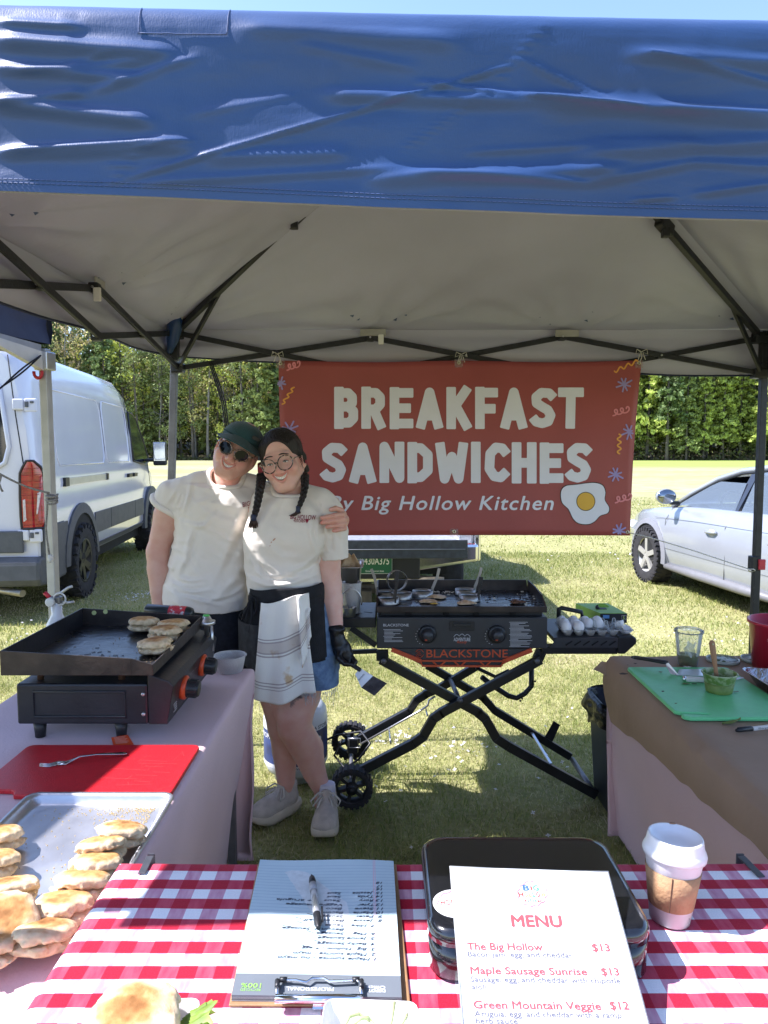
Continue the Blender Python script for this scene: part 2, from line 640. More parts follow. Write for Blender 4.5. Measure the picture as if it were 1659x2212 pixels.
# ================================================================ ground, grass, flowers, forest
def ground_material():
 m,nt,b=nodes_of('meadow_ground')
 N,L=nt.nodes,nt.links
 tc=N.new('ShaderNodeTexCoord')
 sep=N.new('ShaderNodeSeparateXYZ')
 L.new(tc.outputs['Object'],sep.inputs[0])
 def noise(scale,stretch=(1,1,1),detail=5):
  mp=N.new('ShaderNodeMapping')
  mp.inputs['Scale'].default_value=stretch
  L.new(tc.outputs['Object'],mp.inputs[0])
  z=N.new('ShaderNodeTexNoise')
  z.inputs['Scale'].default_value=scale
  z.inputs['Detail'].default_value=detail
  L.new(mp.outputs[0],z.inputs['Vector'])
  return z.outputs['Fac']
 def ramp(src,stops):
  r=N.new('ShaderNodeValToRGB')
  e=r.color_ramp.elements
  while len(e)<len(stops):
   e.new(0.5)
  for q,(p,c) in zip(e,stops):
   q.position=p
   q.color=(*c,1) if hasattr(c,'__len__') else(c,c,c,1)
  L.new(src,r.inputs[0])
  return r.outputs[0]
 def mix(f,a,c):
  x=N.new('ShaderNodeMix')
  x.data_type='RGBA'
  L.new(f,x.inputs[0]);L.new(a,x.inputs[6]);L.new(c,x.inputs[7])
  return x.outputs[2]
 def mul(a,c):
  x=N.new('ShaderNodeMath');x.operation='MULTIPLY'
  L.new(a,x.inputs[0]);L.new(c,x.inputs[1])
  return x.outputs[0]
 green=ramp(noise(0.9),[(0.3,(0.20,0.205,0.075)),(0.52,(0.28,0.275,0.11)),(0.72,(0.38,0.345,0.18))])
 fine=ramp(noise(38,detail=6),[(0.3,(0.13,0.125,0.05)),(0.55,(0.31,0.30,0.13)),(0.75,(0.42,0.38,0.23))])
 base=mix(ramp(noise(3.0),[(0.4,0.25),(0.6,0.75)]),green,fine)
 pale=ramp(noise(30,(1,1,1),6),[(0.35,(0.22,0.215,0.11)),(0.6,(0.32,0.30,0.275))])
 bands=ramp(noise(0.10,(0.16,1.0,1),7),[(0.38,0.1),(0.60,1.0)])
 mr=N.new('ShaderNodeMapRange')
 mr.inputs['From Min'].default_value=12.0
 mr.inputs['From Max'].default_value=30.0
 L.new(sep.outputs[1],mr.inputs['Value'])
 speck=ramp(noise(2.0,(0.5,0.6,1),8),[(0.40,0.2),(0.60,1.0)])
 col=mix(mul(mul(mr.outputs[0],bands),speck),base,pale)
 gs=ramp(noise(0.5,(0.1,1,1)),[(0.3,(0.20,0.27,0.06)),(0.7,(0.28,0.34,0.09))])
 m2=N.new('ShaderNodeMapRange')
 m2 .inputs['From Min'].default_value=62.0
 m2 .inputs['From Max'].default_value=74.0
 L.new(sep.outputs[1],m2 .inputs['Value'])
 m2b=N.new('ShaderNodeMapRange')
 m2b.inputs['From Min'].default_value=2.0
 m2b.inputs['From Max'].default_value=14.0
 L.new(sep.outputs[0],m2b.inputs['Value'])
 col=mix(mul(m2 .outputs[0],m2b.outputs[0]),col,gs)
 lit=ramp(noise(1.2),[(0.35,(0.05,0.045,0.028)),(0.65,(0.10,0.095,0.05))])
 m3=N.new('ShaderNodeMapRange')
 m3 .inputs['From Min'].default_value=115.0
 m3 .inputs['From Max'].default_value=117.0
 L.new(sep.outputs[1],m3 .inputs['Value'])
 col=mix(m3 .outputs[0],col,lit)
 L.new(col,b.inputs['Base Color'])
 b.inputs['Roughness'].default_value=0.9
 b.inputs['Specular IOR Level'].default_value=0.1
 bp=N.new('ShaderNodeBump')
 bp.inputs['Strength'].default_value=0.6
 bp.inputs['Distance'].default_value=0.03
 L.new(noise(24,detail=6),bp.inputs['Height'])
 L.new(bp.outputs[0],b.inputs['Normal'])
 return m
gm=ground_material()
xs=np.concatenate([np.linspace(-900,-40,24),np.linspace(-34,34,60),np.linspace(40,900,24)])
ys=np.concatenate([np.linspace(-300,-6,14),np.linspace(-4,36,60),np.linspace(40,1400,60)])
XX,YY=np.meshgrid(xs,ys)
HILL=34*np.clip((YY-146)/90,0,1)**1.2
ZZ=HILL+0.02*fbm(np.stack([XX*0.4,YY*0.4,XX*0],-1),2)-0.012
gv=np.stack([XX,YY,ZZ],-1).reshape(-1,3)
nx=len(xs)
ii,jj=np.meshgrid(np.arange(nx-1),np.arange(len(ys)-1))
a0=(jj*nx+ii).ravel()
gq=np.stack([a0,a0+1,a0+nx+1,a0+nx],1)
ground=link('ground',np_mesh('ground',gv,gq,gm),kind='structure')
# ---- grass blades
def attr_material(name,rough=0.6,translucent=0.35,spec=0.25):
 m,nt,b=nodes_of(name)
 N,L=nt.nodes,nt.links
 a=N.new('ShaderNodeVertexColor')
 a.layer_name='tint'
 nz=N.new('ShaderNodeTexNoise')
 nz.inputs['Scale'].default_value=3.0
 hs=N.new('ShaderNodeHueSaturation')
 mr=N.new('ShaderNodeMapRange')
 mr.inputs['To Min'].default_value=0.8
 mr.inputs['To Max'].default_value=1.2
 L.new(nz.outputs['Fac'],mr.inputs['Value'])
 L.new(mr.outputs[0],hs.inputs['Value'])
 L.new(a.outputs['Color'],hs.inputs['Color'])
 L.new(hs.outputs[0],b.inputs['Base Color'])
 b.inputs['Roughness'].default_value=rough
 b.inputs['Specular IOR Level'].default_value=spec
 if translucent:
  tr=N.new('ShaderNodeBsdfTranslucent')
  L.new(hs.outputs[0],tr.inputs['Color'])
  mx=N.new('ShaderNodeMixShader')
  mx.inputs[0].default_value=translucent
  L.new(b.outputs[0],mx.inputs[1]);L.new(tr.outputs[0],mx.inputs[2])
  L.new(mx.outputs[0],N['Material Output'].inputs['Surface'])
 return m
def blades(n,y0,y1,hmin,hmax,wid,fan=0.62,seed=1):
 r=np.random.default_rng(seed)
 y=np.sqrt(r.uniform(y0**2,y1**2,n))
 x=r.uniform(-fan,fan,n)*(y+0.6)
 p=np.stack([x,y,0*x],-1)
 dens=fbm(p*1.3,2,5)+0.5*fbm(p*6,2,9)
 h=r.uniform(hmin,hmax,n)*(1+0.45*np.clip(dens,-1,1))*r.choice([0.7,1,1.5],n,p=[.45,.45,.1])
 az=r.uniform(0,2*np.pi,n)
 lean=r.uniform(0.2,1.7,n)
 w=wid*r.uniform(0.6,1.3,n)
 dx,dy=np.cos(az),np.sin(az)
 t=r.uniform(0,2*np.pi,n)
 px,py=np.cos(t),np.sin(t)
 base=np.stack([x,y,np.full(n,-0.004)],-1)
 mid=base+np.stack([dx*lean*h*0.3,dy*lean*h*0.3,h*0.62],-1)
 tip=base+np.stack([dx*lean*h*0.9,dy*lean*h*0.9,h*(1-0.26*lean)],-1)
 sd=np.stack([px*w,py*w,0*w],-1)/2
 v=np.stack([base-sd,base+sd,mid+sd*0.8,mid-sd*0.8,tip+sd*0.15,tip-sd*0.15],1).reshape(-1,3)
 o=np.arange(n)[:,None]*6
 q=np.concatenate([o+np.array([[0,1,2,3]]),o+np.array([[3,2,4,5]])],0)
 pal=np.array([(0.19,0.235,0.06),(0.27,0.295,0.085),(0.35,0.35,0.12),(0.45,0.40,0.21),(0.52,0.45,0.29)])
 k=np.clip((r.uniform(0,1,n)*3.2+1.3*np.clip(-dens,-0.6,1)+r.uniform(0,0.9,n)),0,4.99).astype(int)
 c=pal[k]*r.uniform(0.8,1.2,(n,1))
 return v,q,np.repeat(c,6,0)
gmat=attr_material('grass_blade',0.55,0.4)
bv,bq,bc=[],[],[]
off=0
for args in((130000,2.2,5.4,0.012,0.040,0.0034,0.62,1),(120000,5.2,11.0,0.014,0.045,0.0065,0.62,2),
(60000,10.5,24.0,0.016,0.05,0.015,0.62,3)):
 v,q,c=blades(*args)
 bv.append(v);bq.append(q+off);bc.append(c)
 off+=len(v)
grass=link('grass',np_mesh('grass',np.concatenate(bv),np.concatenate(bq),gmat,True,{'tint':np.concatenate(bc)}),kind='stuff')
tag(grass,'short yellow green meadow grass on the ground around the stall','grass')
# ---- tiny white flowers in drifts
fr=np.random.default_rng(11)
fv,fq=[],[]
spots=[]
for(x,y,n,s) in((1560,1395,10,.10),(840,1605,34,.10),(1000,1640,26,.08),(870,1630,10,.05),(1470,1370,12,.1),
(280,1300,46,.14),(330,1290,30,.10),(90,1345,14,.2),(60,1390,18,.2),(1590,1355,10,.15),(790,1350,10,.05),
(1000,1700,8,.3),(900,1700,6,.25),(1150,1640,12,.3),(1500,1400,10,.2),(740,1350,8,.05)):
 g=G(x,y)
 for _ in range(n):
  spots.append((g.x+fr.normal(0,s),g.y+fr.normal(0,s)))
for _ in range(1300):
 yy=math.sqrt(fr.uniform(9,500));xx=fr.uniform(-.6,.6)*yy
 if vnoise(np.array([xx*.5,yy*.5,3.0]))>0.05:
  spots.append((xx,yy))
for(x,y) in spots:
 z=fr.uniform(0.03,0.07)
 sz=fr.uniform(0.004,0.0075)*(1+max(0,y-6)*0.09)
 a0=fr.uniform(0,6.3)
 tilt=fr.normal(0,0.35,2)
 for kk in range(4):
  a=a0+kk*math.pi/2
  d=np.array([math.cos(a),math.sin(a)]);e=np.array([-d[1],d[0]])
  pts=[(0,0),d*sz+e*sz*.55,d*sz*1.7,d*sz-e*sz*.55]
  o=len(fv)
  for q in pts:
   fv.append((x+q[0],y+q[1],z+q[0]*tilt[0]+q[1]*tilt[1]+sz*.2))
  fq.append((o,o+1,o+2,o+3))
petal=mat('white_petal',(0.82,0.80,0.86),0.6,var=0.08,translucent=0.3)
flowers=link('flowers',np_mesh('flowers',np.array(fv),np.array(fq),petal,False),kind='stuff')
tag(flowers,'tiny white four petalled flowers scattered in the grass','flowers')
# ---- forest
def leaf_quads(r,c,sz,n=None,droop=0.0):
 """quads of size sz at centres c (n,3) with random orientation."""
 n=len(c)
 a=r.normal(0,1,(n,3));a[:,2]-=droop
 a/=np.linalg.norm(a,axis=1)[:,None]
 b=np.cross(a,r.normal(0,1,(n,3)))
 b/=np.linalg.norm(b,axis=1)[:,None]+1e-9
 s=(sz*r.uniform(0.5,1.3,n))[:,None]
 v=np.stack([c-a*s,c+b*s*.55,c+a*s,c-b*s*.55],1).reshape(-1,3)
 q=np.arange(n*4).reshape(-1,4)
 return v,q
bark=mat('tree_bark',(0.16,0.14,0.115),0.9,var=0.5,scale=3,stretch=(1,1,.2),bump=.6)
bark2=mat('pale_bark',(0.30,0.28,0.25),0.9,var=0.5,scale=2,stretch=(1,1,.3),bump=.4)
leafm=attr_material('leaf',0.6,0.3,0.2)
def trunk_mesh(name,r,h,r0,limbs,material,bend=0.4):
 mb=MB()
 ph=r.uniform(0,6.28)
 path=[Vector((bend*math.sin(ph+i*.5)*i/8,bend*math.cos(ph*2+i*.4)*i/8,h*i/8)) for i in range(9)]
 path[0].z=-0.3
 mb.tube(path,[r0*(1.25 if i==0 else 1)*(1-i/9)+.03 for i in range(9)],7)
 for(z,az,ln,up,rad) in limbs:
  i=min(7,int(z/h*8));p=path[i].lerp(path[i+1],z/h*8-i)
  d=Vector((math.cos(az),math.sin(az),up)).normalized()
  mb.tube([p,p+d*ln*.5+Vector((0,0,.04*ln)),p+d*ln],[rad,rad*.6,rad*.2],5)
 return mb.mesh(name,material)
def crown_mesh(name,v,q,c):
 return np_mesh(name,v,q,leafm,False,{'tint':c})
def make_conifer(seed,h,spread,lowest,tint):
 r=np.random.default_rng(seed)
 cen,col,limbs=[],[],[]
 z=lowest
 while z<h-0.4:
  f=(z-lowest)/(h-lowest)
  L0=spread*(1-f)**0.8*r.uniform(0.75,1.15)+0.25
  nb=6 if f<.7 else 4
  for kb in range(nb):
   if r.uniform()<0.16:
    continue
   az=r.uniform(0,6.283)
   ln=L0*r.uniform(0.6,1.15)
   limbs.append((min(z,h*.97),az,ln*.8,0.1,0.035))
   n=int(7+ln*13)
   t=r.uniform(0.2,1,n)**.7*ln
   side=r.normal(0,.16,n)*(ln*.5+.3)
   zz=z+t*.12-(t/max(ln,.1))**2*ln*.28+r.normal(0,.14,n)
   cen.append(np.stack([np.cos(az)*t-np.sin(az)*side,np.sin(az)*t+np.cos(az)*side,zz],-1))
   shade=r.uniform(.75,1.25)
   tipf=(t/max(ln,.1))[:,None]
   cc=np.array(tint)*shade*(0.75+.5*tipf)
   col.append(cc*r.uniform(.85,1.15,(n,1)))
  z+=r.uniform(.45,.8)
 cen=np.concatenate(cen);col=np.concatenate(col)
 v,q=leaf_quads(r,cen,.30,droop=.2)
 v+=np.repeat(r.normal(0,.04,(len(cen),3)),4,0)
 tm=trunk_mesh('trunk',r,h,h*.006+.04,limbs[::3],bark)
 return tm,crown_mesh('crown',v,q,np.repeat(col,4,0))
def make_broadleaf(seed,h,spread,lowest,tint,dens=1.0,tint2=None,material=None):
 r=np.random.default_rng(seed)
 limbs,cen,col=[],[],[]
 for kb in range(int(26)):
  z=r.uniform(lowest,h*.92);az=r.uniform(0,6.283)
  f=(z-lowest)/(h-lowest)
  ln=spread*(0.55+.75*math.sin(math.pi*min(1,f*.85+.12)))*r.uniform(.5,1.05)
  limbs.append((z,az,ln,r.uniform(.35,1.0),0.05))
  d=np.array([math.cos(az),math.sin(az),r.uniform(.25,.8)]);d/=np.linalg.norm(d)
  for kc in range(3):
   c0=np.array([0,0,z])+d*ln*r.uniform(.4,1.05)+r.normal(0,.4,3)
   n=int(22*dens*r.uniform(.5,1.4))
   rad=r.uniform(.5,1.15)
   pp=r.normal(0,1,(n,3))*rad*np.array([.75,.75,.5])
   cen.append(c0+pp)
   t=np.array(tint if(tint2 is None or r.uniform()<.6) else tint2)*r.uniform(.75,1.25)
   col.append(np.tile(t,(n,1))*r.uniform(.8,1.2,(n,1)))
 cen=np.concatenate(cen);col=np.concatenate(col)
 v,q=leaf_quads(r,cen,.24)
 tm=trunk_mesh('trunk',r,h*.97,h*.006+.03,limbs,material or bark,.8)
 return tm,crown_mesh('crown',v,q,np.repeat(col,4,0))
def make_bare(seed,h,lowest):
 r=np.random.default_rng(seed)
 mb=MB()
 path=[Vector((.25*math.sin(i),.2*math.cos(i*1.3),h*i/8)) for i in range(9)]
 path[0].z=-.3
 mb.tube(path,[.2*(1-i/9)+.02 for i in range(9)],6)
 tw=MB()
 for kb in range(34):
  z=r.uniform(lowest,h*.95);az=r.uniform(0,6.283)
  i=min(7,int(z/h*8));p=path[i].lerp(path[i+1],z/h*8-i)
  ln=r.uniform(1.2,3.6)
  d=Vector((math.cos(az),math.sin(az),r.uniform(-.2,.7))).normalized()
  a=p+d*ln*.5+Vector(r.normal(0,.15,3));b=p+d*ln+Vector((0,0,r.normal(0,.5)))
  tw.tube([p,a,b],[.05,.035,.012],4)
  for kc in range(6):
   s=a.lerp(b,r.uniform(0,1));e=s+Vector(r.normal(0,.6,3))
   tw.tube([s,s.lerp(e,.5)+Vector(r.normal(0,.1,3)),e],[.022,.016,.008],3)
 return mb.mesh('trunk',bark2),tw.mesh('branches',bark2)
KINDS={}
def add_kind(key,name,label,pair,crown_name='crown'):
 root=thing(name,label,'tree',(0,-60,0),0,'trees at the edge of the wood')
 link('trunk',pair[0],root)
 link(crown_name,pair[1],root)
 KINDS[key]=[root,True,label]
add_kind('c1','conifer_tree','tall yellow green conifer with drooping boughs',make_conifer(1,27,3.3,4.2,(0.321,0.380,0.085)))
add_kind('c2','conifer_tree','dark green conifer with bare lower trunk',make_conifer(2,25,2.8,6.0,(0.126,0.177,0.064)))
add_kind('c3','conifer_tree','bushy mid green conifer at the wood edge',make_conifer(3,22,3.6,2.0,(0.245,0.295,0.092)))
add_kind('b1','broadleaf_tree','slender tree with fresh bright green spring leaves',make_broadleaf(4,25,3.0,3.0,(0.423,0.481,0.085),1.0,(0.557,0.574,0.119)))
add_kind('b2','broadleaf_tree','tree with thin pale yellow spring leaves',make_broadleaf(5,26,3.3,5.0,(0.600,0.557,0.203),.7,(0.506,0.405,0.220),bark2))
add_kind('b3','broadleaf_tree','tree with dull olive leaves in the wood',make_broadleaf(6,27,3.5,2.0,(0.203,0.254,0.085),1.3,(0.144,0.186,0.068)))
add_kind('n1','bare_tree','leafless grey tree with tangled twigs at the wood edge',make_bare(7,23,5),'branches')
tr=np.random.default_rng(21)
def put_tree(key,x,y,s):
 ent=KINDS[key]
 where=', behind the silver car' if x>38 else(', behind the white van' if x<-30 else(', behind the capped person' if x<-12 else ', hidden behind the banner'))
 rz=tr.uniform(0,6.28)
 if ent[1]:
  ent[1]=False
  ent[0].location=(x,y,0);ent[0].rotation_euler=(0,0,rz);ent[0].scale=(s,s,s)
  ent[2]=ent[0]['label'];ent[0]['label']+=where
  return
 dup(ent[0],(x,y,0),rz,ent[2]+where,s=s)
for row,yrow in enumerate((119,123,127.5,133)):
 for(x0,x1,step) in((-68,-15,3.0),(-14,41,7.5),(42,73,2.9)):
  x=x0+tr.uniform(0,1.5)
  while x<x1:
   right=x>0
   if right:
    key=tr.choice(['c1','c2','c3','n1','b3','b2'],p=[.36,.22,.22,.06,.10,.04] if row else[.45,.12,.25,.10,.05,.03])
   elif x<-44:
    key=tr.choice(['c2','c3','b1','b2','c1','b3'],p=[.25,.22,.22,.08,.13,.10])
   else:
    key=tr.choice(['b1','b2','c2','c3','b3','n1'],p=[.32,.24,.10,.14,.14,.06])
   put_tree(key,x,yrow+tr.uniform(-1.6,1.6),tr.uniform(.72,1.25))
   x+=step*tr.uniform(.7,1.3)
for key,ent in KINDS.items():
 if ent[1]:
  put_tree(key,tr.uniform(44,70),126,1)
ur=np.random.default_rng(31)
n=15000
ux=ur.uniform(-80,80,n);uy=117.5+ur.exponential(5,n)
uz=ur.exponential(1.5,n)*(.9+.9*vnoise(np.stack([ux*.3,uy*0,uy*0],-1)))
uv_,uq=leaf_quads(ur,np.stack([ux,uy,np.abs(uz)],-1),.3)
uc=np.array([(0.11,0.12,0.045),(0.17,0.19,0.05),(0.16,0.13,0.085)])[ur.integers(0,3,n)]*ur.uniform(.7,1.2,(n,1))
us=link('undergrowth',np_mesh('undergrowth',uv_,uq,leafm,False,{'tint':np.repeat(uc,4,0)}),kind='stuff')
tag(us,'low brush and saplings along the foot of the wood','undergrowth')
n=52000
ux=ur.uniform(-125,125,n);uy=ur.uniform(139,158,n);uz=np.where(ur.uniform(0,1,n)<.35,ur.uniform(0,9,n),ur.uniform(0,33,n))+(uy-139)*.4
uv_,uq=leaf_quads(ur,np.stack([ux,uy,uz],-1),.8)
uc=np.array([(0.10,0.125,0.045),(0.16,0.18,0.055),(0.12,0.11,0.06),(0.07,0.09,0.035)])[ur.integers(0,4,n)]*ur.uniform(.7,1.2,(n,1))
us=link('far_wood',np_mesh('far_wood',uv_,uq,leafm,False,{'tint':np.repeat(uc,4,0)}),kind='stuff')
tag(us,'deep mass of trees filling the wood behind the front trunks','wood')
# ================================================================ the blue pop-up canopy
XL,XR,YB,YF=-1.085,1.97,3.75,0.995
steel=mat('dark_frame_steel',(0.026,0.028,0.034),0.42,0.25,var=0.35,scale=30,bump=.1)
steel_grey=mat('grey_leg_steel',(0.17,0.17,0.18),0.42,0.45,var=0.25,scale=20,bump=.08)
black_plastic=mat('black_plastic',(0.018,0.019,0.022),0.42,var=0.3,scale=25,bump=.06)
white_plastic=mat('white_plastic',(0.72,0.71,0.68),0.5,var=0.1)
red_plastic=mat('red_plastic',(0.55,0.03,0.05),0.4,var=0.2)
screw=mat('zinc_screw',(0.6,0.6,0.6),0.3,0.9)
def fabric_blue():
 m,nt,b=nodes_of('blue_canopy_fabric')
 N,L=nt.nodes,nt.links
 tc=N.new('ShaderNodeTexCoord')
 nz=N.new('ShaderNodeTexNoise');nz.inputs['Scale'].default_value=3.5;nz.inputs['Detail'].default_value=6
 L.new(tc.outputs['Object'],nz.inputs['Vector'])
 rp=N.new('ShaderNodeValToRGB')
 rp.color_ramp.elements[0].position=.3;rp.color_ramp.elements[0].color=(0.010,0.036,0.115,1)
 rp.color_ramp.elements[1].position=.7;rp.color_ramp.elements[1].color=(0.014,0.050,0.155,1)
 L.new(nz.outputs['Fac'],rp.inputs[0]);L.new(rp.outputs[0],b.inputs['Base Color'])
 b.inputs['Roughness'].default_value=0.42
 b.inputs['Specular IOR Level'].default_value=0.5
 b.inputs['Sheen Weight'].default_value=0.25
 b.inputs['Sheen Roughness'].default_value=0.4
 b.inputs['Sheen Tint'].default_value=(0.5,0.65,1,1)
 wv=N.new('ShaderNodeTexNoise');wv.inputs['Scale'].default_value=500;wv.inputs['Detail'].default_value=2
 mp=N.new('ShaderNodeMapping');mp.inputs['Scale'].default_value=(1,1,.25)
 L.new(tc.outputs['Object'],mp.inputs[0]);L.new(mp.outputs[0],wv.inputs['Vector'])
 b1=N.new('ShaderNodeBump');b1 .inputs['Strength'].default_value=.12;b1 .inputs['Distance'].default_value=.002
 L.new(wv.outputs['Fac'],b1 .inputs['Height'])
 cr=N.new('ShaderNodeTexNoise');cr.inputs['Scale'].default_value=9;cr.inputs['Detail'].default_value=7;cr.inputs['Roughness'].default_value=.6
 cr.inputs['Distortion'].default_value=.6
 m2=N.new('ShaderNodeMapping');m2 .inputs['Scale'].default_value=(.45,1,1.3)
 L.new(tc.outputs['Object'],m2 .inputs[0]);L.new(m2 .outputs[0],cr.inputs['Vector'])
 b2=N.new('ShaderNodeBump');b2 .inputs['Strength'].default_value=.14;b2 .inputs['Distance'].default_value=.012
 L.new(cr.outputs['Fac'],b2 .inputs['Height']);L.new(b1 .outputs[0],b2 .inputs['Normal'])
 L.new(b2 .outputs[0],b.inputs['Normal'])
 return m
blue=fabric_blue()
silver=mat('silver_lining',(0.43,0.43,0.54),0.5,0.0,var=0.10,scale=2.0,bump=.55,bscale=6,spec=.35)
seam_tape=mat('seam_tape',(0.36,0.35,0.33),0.6,var=.15)
tent=thing('canopy_tent','blue pop up canopy with silver lining and dark scissor frame over the food stall','tent',(0,0,0))
HUB=Vector((0.44,2.40,2.88))
ZE=2.185
def vp(x,y):
 p=P(x,y,YF)
 return(p.x,p.z)
def edge_bottom(x):
 return float(np.interp(x,[-1.1,-.55,-.2,0,.25,.55,2.0],[vp(0,405)[1],vp(0,413)[1],vp(500,434)[1],vp(830,449)[1],vp(1200,463)[1],vp(1659,476)[1],vp(1659,479)[1]]))
def edge_top(x):
 return float(np.interp(x,[-1.1,-.55,0,.55,2.0],[vp(0,-20)[1],vp(0,-12)[1],vp(830,6)[1],vp(1659,24)[1],vp(1659,28)[1]]))
def roof_pt(side,u,v):
 """u along the edge 0..1, v from edge (0) to hub (1)."""
 c=[Vector((XL-.036,YF+.026,ZE)),Vector((XR+.036,YF+.026,ZE)),Vector((XR+.036,YB+.036,ZE)),Vector((XL-.036,YB+.036,ZE))]
 a,b=c[side],c[(side+1)%4]
 e=a.lerp(b,u)
 if e.y<2.0:
  e.z+=(edge_top(e.x)-.010-ZE)*(2.0-e.y)/(2.0-YF-.026)
 p=e.lerp(HUB,v)
 sag=-0.055*math.sin(math.pi*min(1,v*1.05))*(0.25+math.sin(math.pi*u)*.75)
 f=0.0
 for cu in(0.0,1/3,2/3,1.0):
  du=(u-cu)*(1-v*.9)
  ang=math.atan2(du,v*.5+.015)
  r=math.hypot(du,v*.5)
  f+=0.020*math.sin(ang*13+cu*5)*math.exp(-r*7)*min(1,v*14)*min(1,u*25,(1-u)*25)
 f+=0.018*float(fbm(np.array([u*6+side*9+v*2,v*3.5,1.0]),2))*min(1,v*8)*(1-v)*min(1,u*12,(1-u)*12)
 q=p+Vector((0,0,sag+f))
 return q
for side,nm in enumerate(('front','right','back','left')):
 o_=MB();i_=MB()
 o_.grid(lambda u,v:roof_pt(side,u,v)+Vector((0,0,.009)),64,40)
 i_.grid(lambda u,v:roof_pt(side,u,v),64,40,flip=True)
 o_.build('roof_panel',blue,tent)
 i_.build('roof_lining',silver,tent)
vr=random.Random(5)
def crease(x,z,p0,p1,w,amp,step=0.0):
 """ridge along p0-p1 (x,z), amplitude tapering at the ends; step adds a one-sided ramp."""
 dx,dz=p1[0]-p0[0],p1[1]-p0[1]
 L2=dx*dx+dz*dz
 t=((x-p0[0])*dx+(z-p0[1])*dz)/L2
 s=((x-p0[0])*-dz+(z-p0[1])*dx)/math.sqrt(L2)
 if t<-.15 or t>1.15:
  return 0.0
 e=max(0.0,min(1.0,(t+.02)/.14))*max(0.0,min(1.0,(1.02-t)/.14))
 r=amp*math.exp(-(s/w)**2)
 if step:
  r+=step*math.exp(-abs(s)/.05)*(1 if s>0 else 0)*(1-math.exp(-abs(s)/w))
 return r*e
CREASES=[
((235,402),(1135,132),.005,.0065,.006),((300,388),(700,262),.004,.003,0),((1130,130),(1330,225),.008,.004,-.006),
((860,330),(1065,190),.004,.0035,0),((1060,192),(1190,40),.004,.003,0),((0,330),(410,306),.008,.006,.010),((245,402),(300,330),.004,.004,0),
((300,328),(415,305),.005,.004,.004),((-20,228),(190,205),.012,.007,.012),((200,205),(430,125),.012,.005,-.006),((30,165),(320,138),.010,.004,.005),
((0,50),(180,62),.014,.006,-.006),((900,178),(1120,208),.010,.006,-.010),((1120,205),(1400,238),.008,.008,-.012),((1400,238),(1700,245),.012,.006,-.008),
((1390,115),(1520,140),.005,.004,0),((1500,138),(1720,190),.010,.004,-.006),((300,400),(900,362),.012,.005,.008),((880,372),(1280,398),.014,.007,-.012),
((1260,400),(1500,352),.012,.006,.010),((1480,350),(1700,360),.014,.004,-.006),((1290,305),(1520,310),.010,.003,.004),((1000,330),(1300,312),.010,.003,.004),
((1370,432),(1460,425),.006,.005,.004),((1500,420),(1680,395),.010,.006,.006),((240,345),(262,400),.003,.003,0),((150,150),(240,120),.006,.003,0),
((420,250),(640,205),.010,.0025,0),((640,100),(900,150),.016,.003,-.004),((480,330),(640,300),.008,.002,.003)]
CREASES+=[((-20,225),(340,268),.022,.012,0),((690,205),(1150,222),.020,.010,0),((1120,212),(1720,262),.024,.012,0),((-20,335),(420,318),.020,.010,0),((790,388),(1360,366),.022,.011,0),
((1240,330),(1720,306),.024,.009,0),((-20,92),(390,122),.024,.012,0),((500,60),(1000,95),.026,.008,0),((-20,150),(300,175),.018,.008,0),((430,345),(760,330),.020,.007,0),((1350,120),(1720,140),.020,.008,0),
((145,20),(160,230),.004,.003,0),((362,20),(376,225),.004,.0025,0),((700,30),(720,200),.004,.002,0)]
CR=[(vp(*a),vp(*b),w,h,s) for a,b,w,h,s in CREASES]
VX0,VX1=XL-.01,XR+.01
def front_pt(u,v,off=0.0):
 x=VX0+(VX1-VX0)*u
 z0,z1=edge_bottom(x),edge_top(x)
 if v>.9:
  a=(v-.9)/.1*RAD(72)
  r=0.03
  z=z1-r+r*math.sin(a)
  dy=r*(1-math.cos(a))
 else:
  z=z0+(z1-.03-z0)*v/.9
  dy=0.0
 y=YF+dy
 if-1.0<x<.95:
  d=0.0
  for p0,p1,w,h,s in CR:
   d+=crease(x,z,p0,p1,w*.45,h*.70,s*.3)
  y-=d*min(1,(1-v)*12+.1)
 y+=0.0045*float(fbm(np.array([x*1.6,z*8,2.0]),2,3))*min(1,(1-v)*8)
 y+=0.0016*float(fbm(np.array([x*6,z*22,5.0]),3,6))
 return Vector((x,y+off,z))
fv_=MB()
fv_.grid(front_pt,330,110)
fv_.build('valance',blue,tent,label='wrinkled blue front valance')
fb_=MB()
fb_.grid(lambda u,v:front_pt(u,v)+Vector((0,.006,0)),120,30,flip=True)
fb_.build('valance_lining',silver,tent)
stitch=mat('pale_stitch',(0.07,0.11,0.25),.6,var=.3)
st=MB()
def on_front(x,y,lift=.0012):
 p=P(x,y,YF)
 u=(p.x-VX0)/(VX1-VX0)
 z0,z1=edge_bottom(p.x),edge_top(p.x)
 v=(p.z-z0)/(z1-.03-z0)*.9
 q=front_pt(u,max(0,min(1,v)))
 q.y-=lift
 return q
for a,b in(((302,18),(302,78)),((494,20),(492,78)),((303,76),(492,79))):
 st.tube([on_front(a[0]+(b[0]-a[0])*t/12,a[1]+(b[1]-a[1])*t/12) for t in range(13)],.0007,4)
def hem_at(x,d):
 p=P(x,440,YF)
 q=front_pt((p.x-VX0)/(VX1-VX0),d)
 q.y-=.001
 return q
for i in range(150):
 x=-20+i*11.4
 st.tube([hem_at(x,.045),hem_at(x+8,.045)],.0006,3,caps=False)
 st.tube([hem_at(x,.065),hem_at(x+8,.065)],.0006,3,caps=False)
st.build('stitching',stitch,tent,kind='stuff')
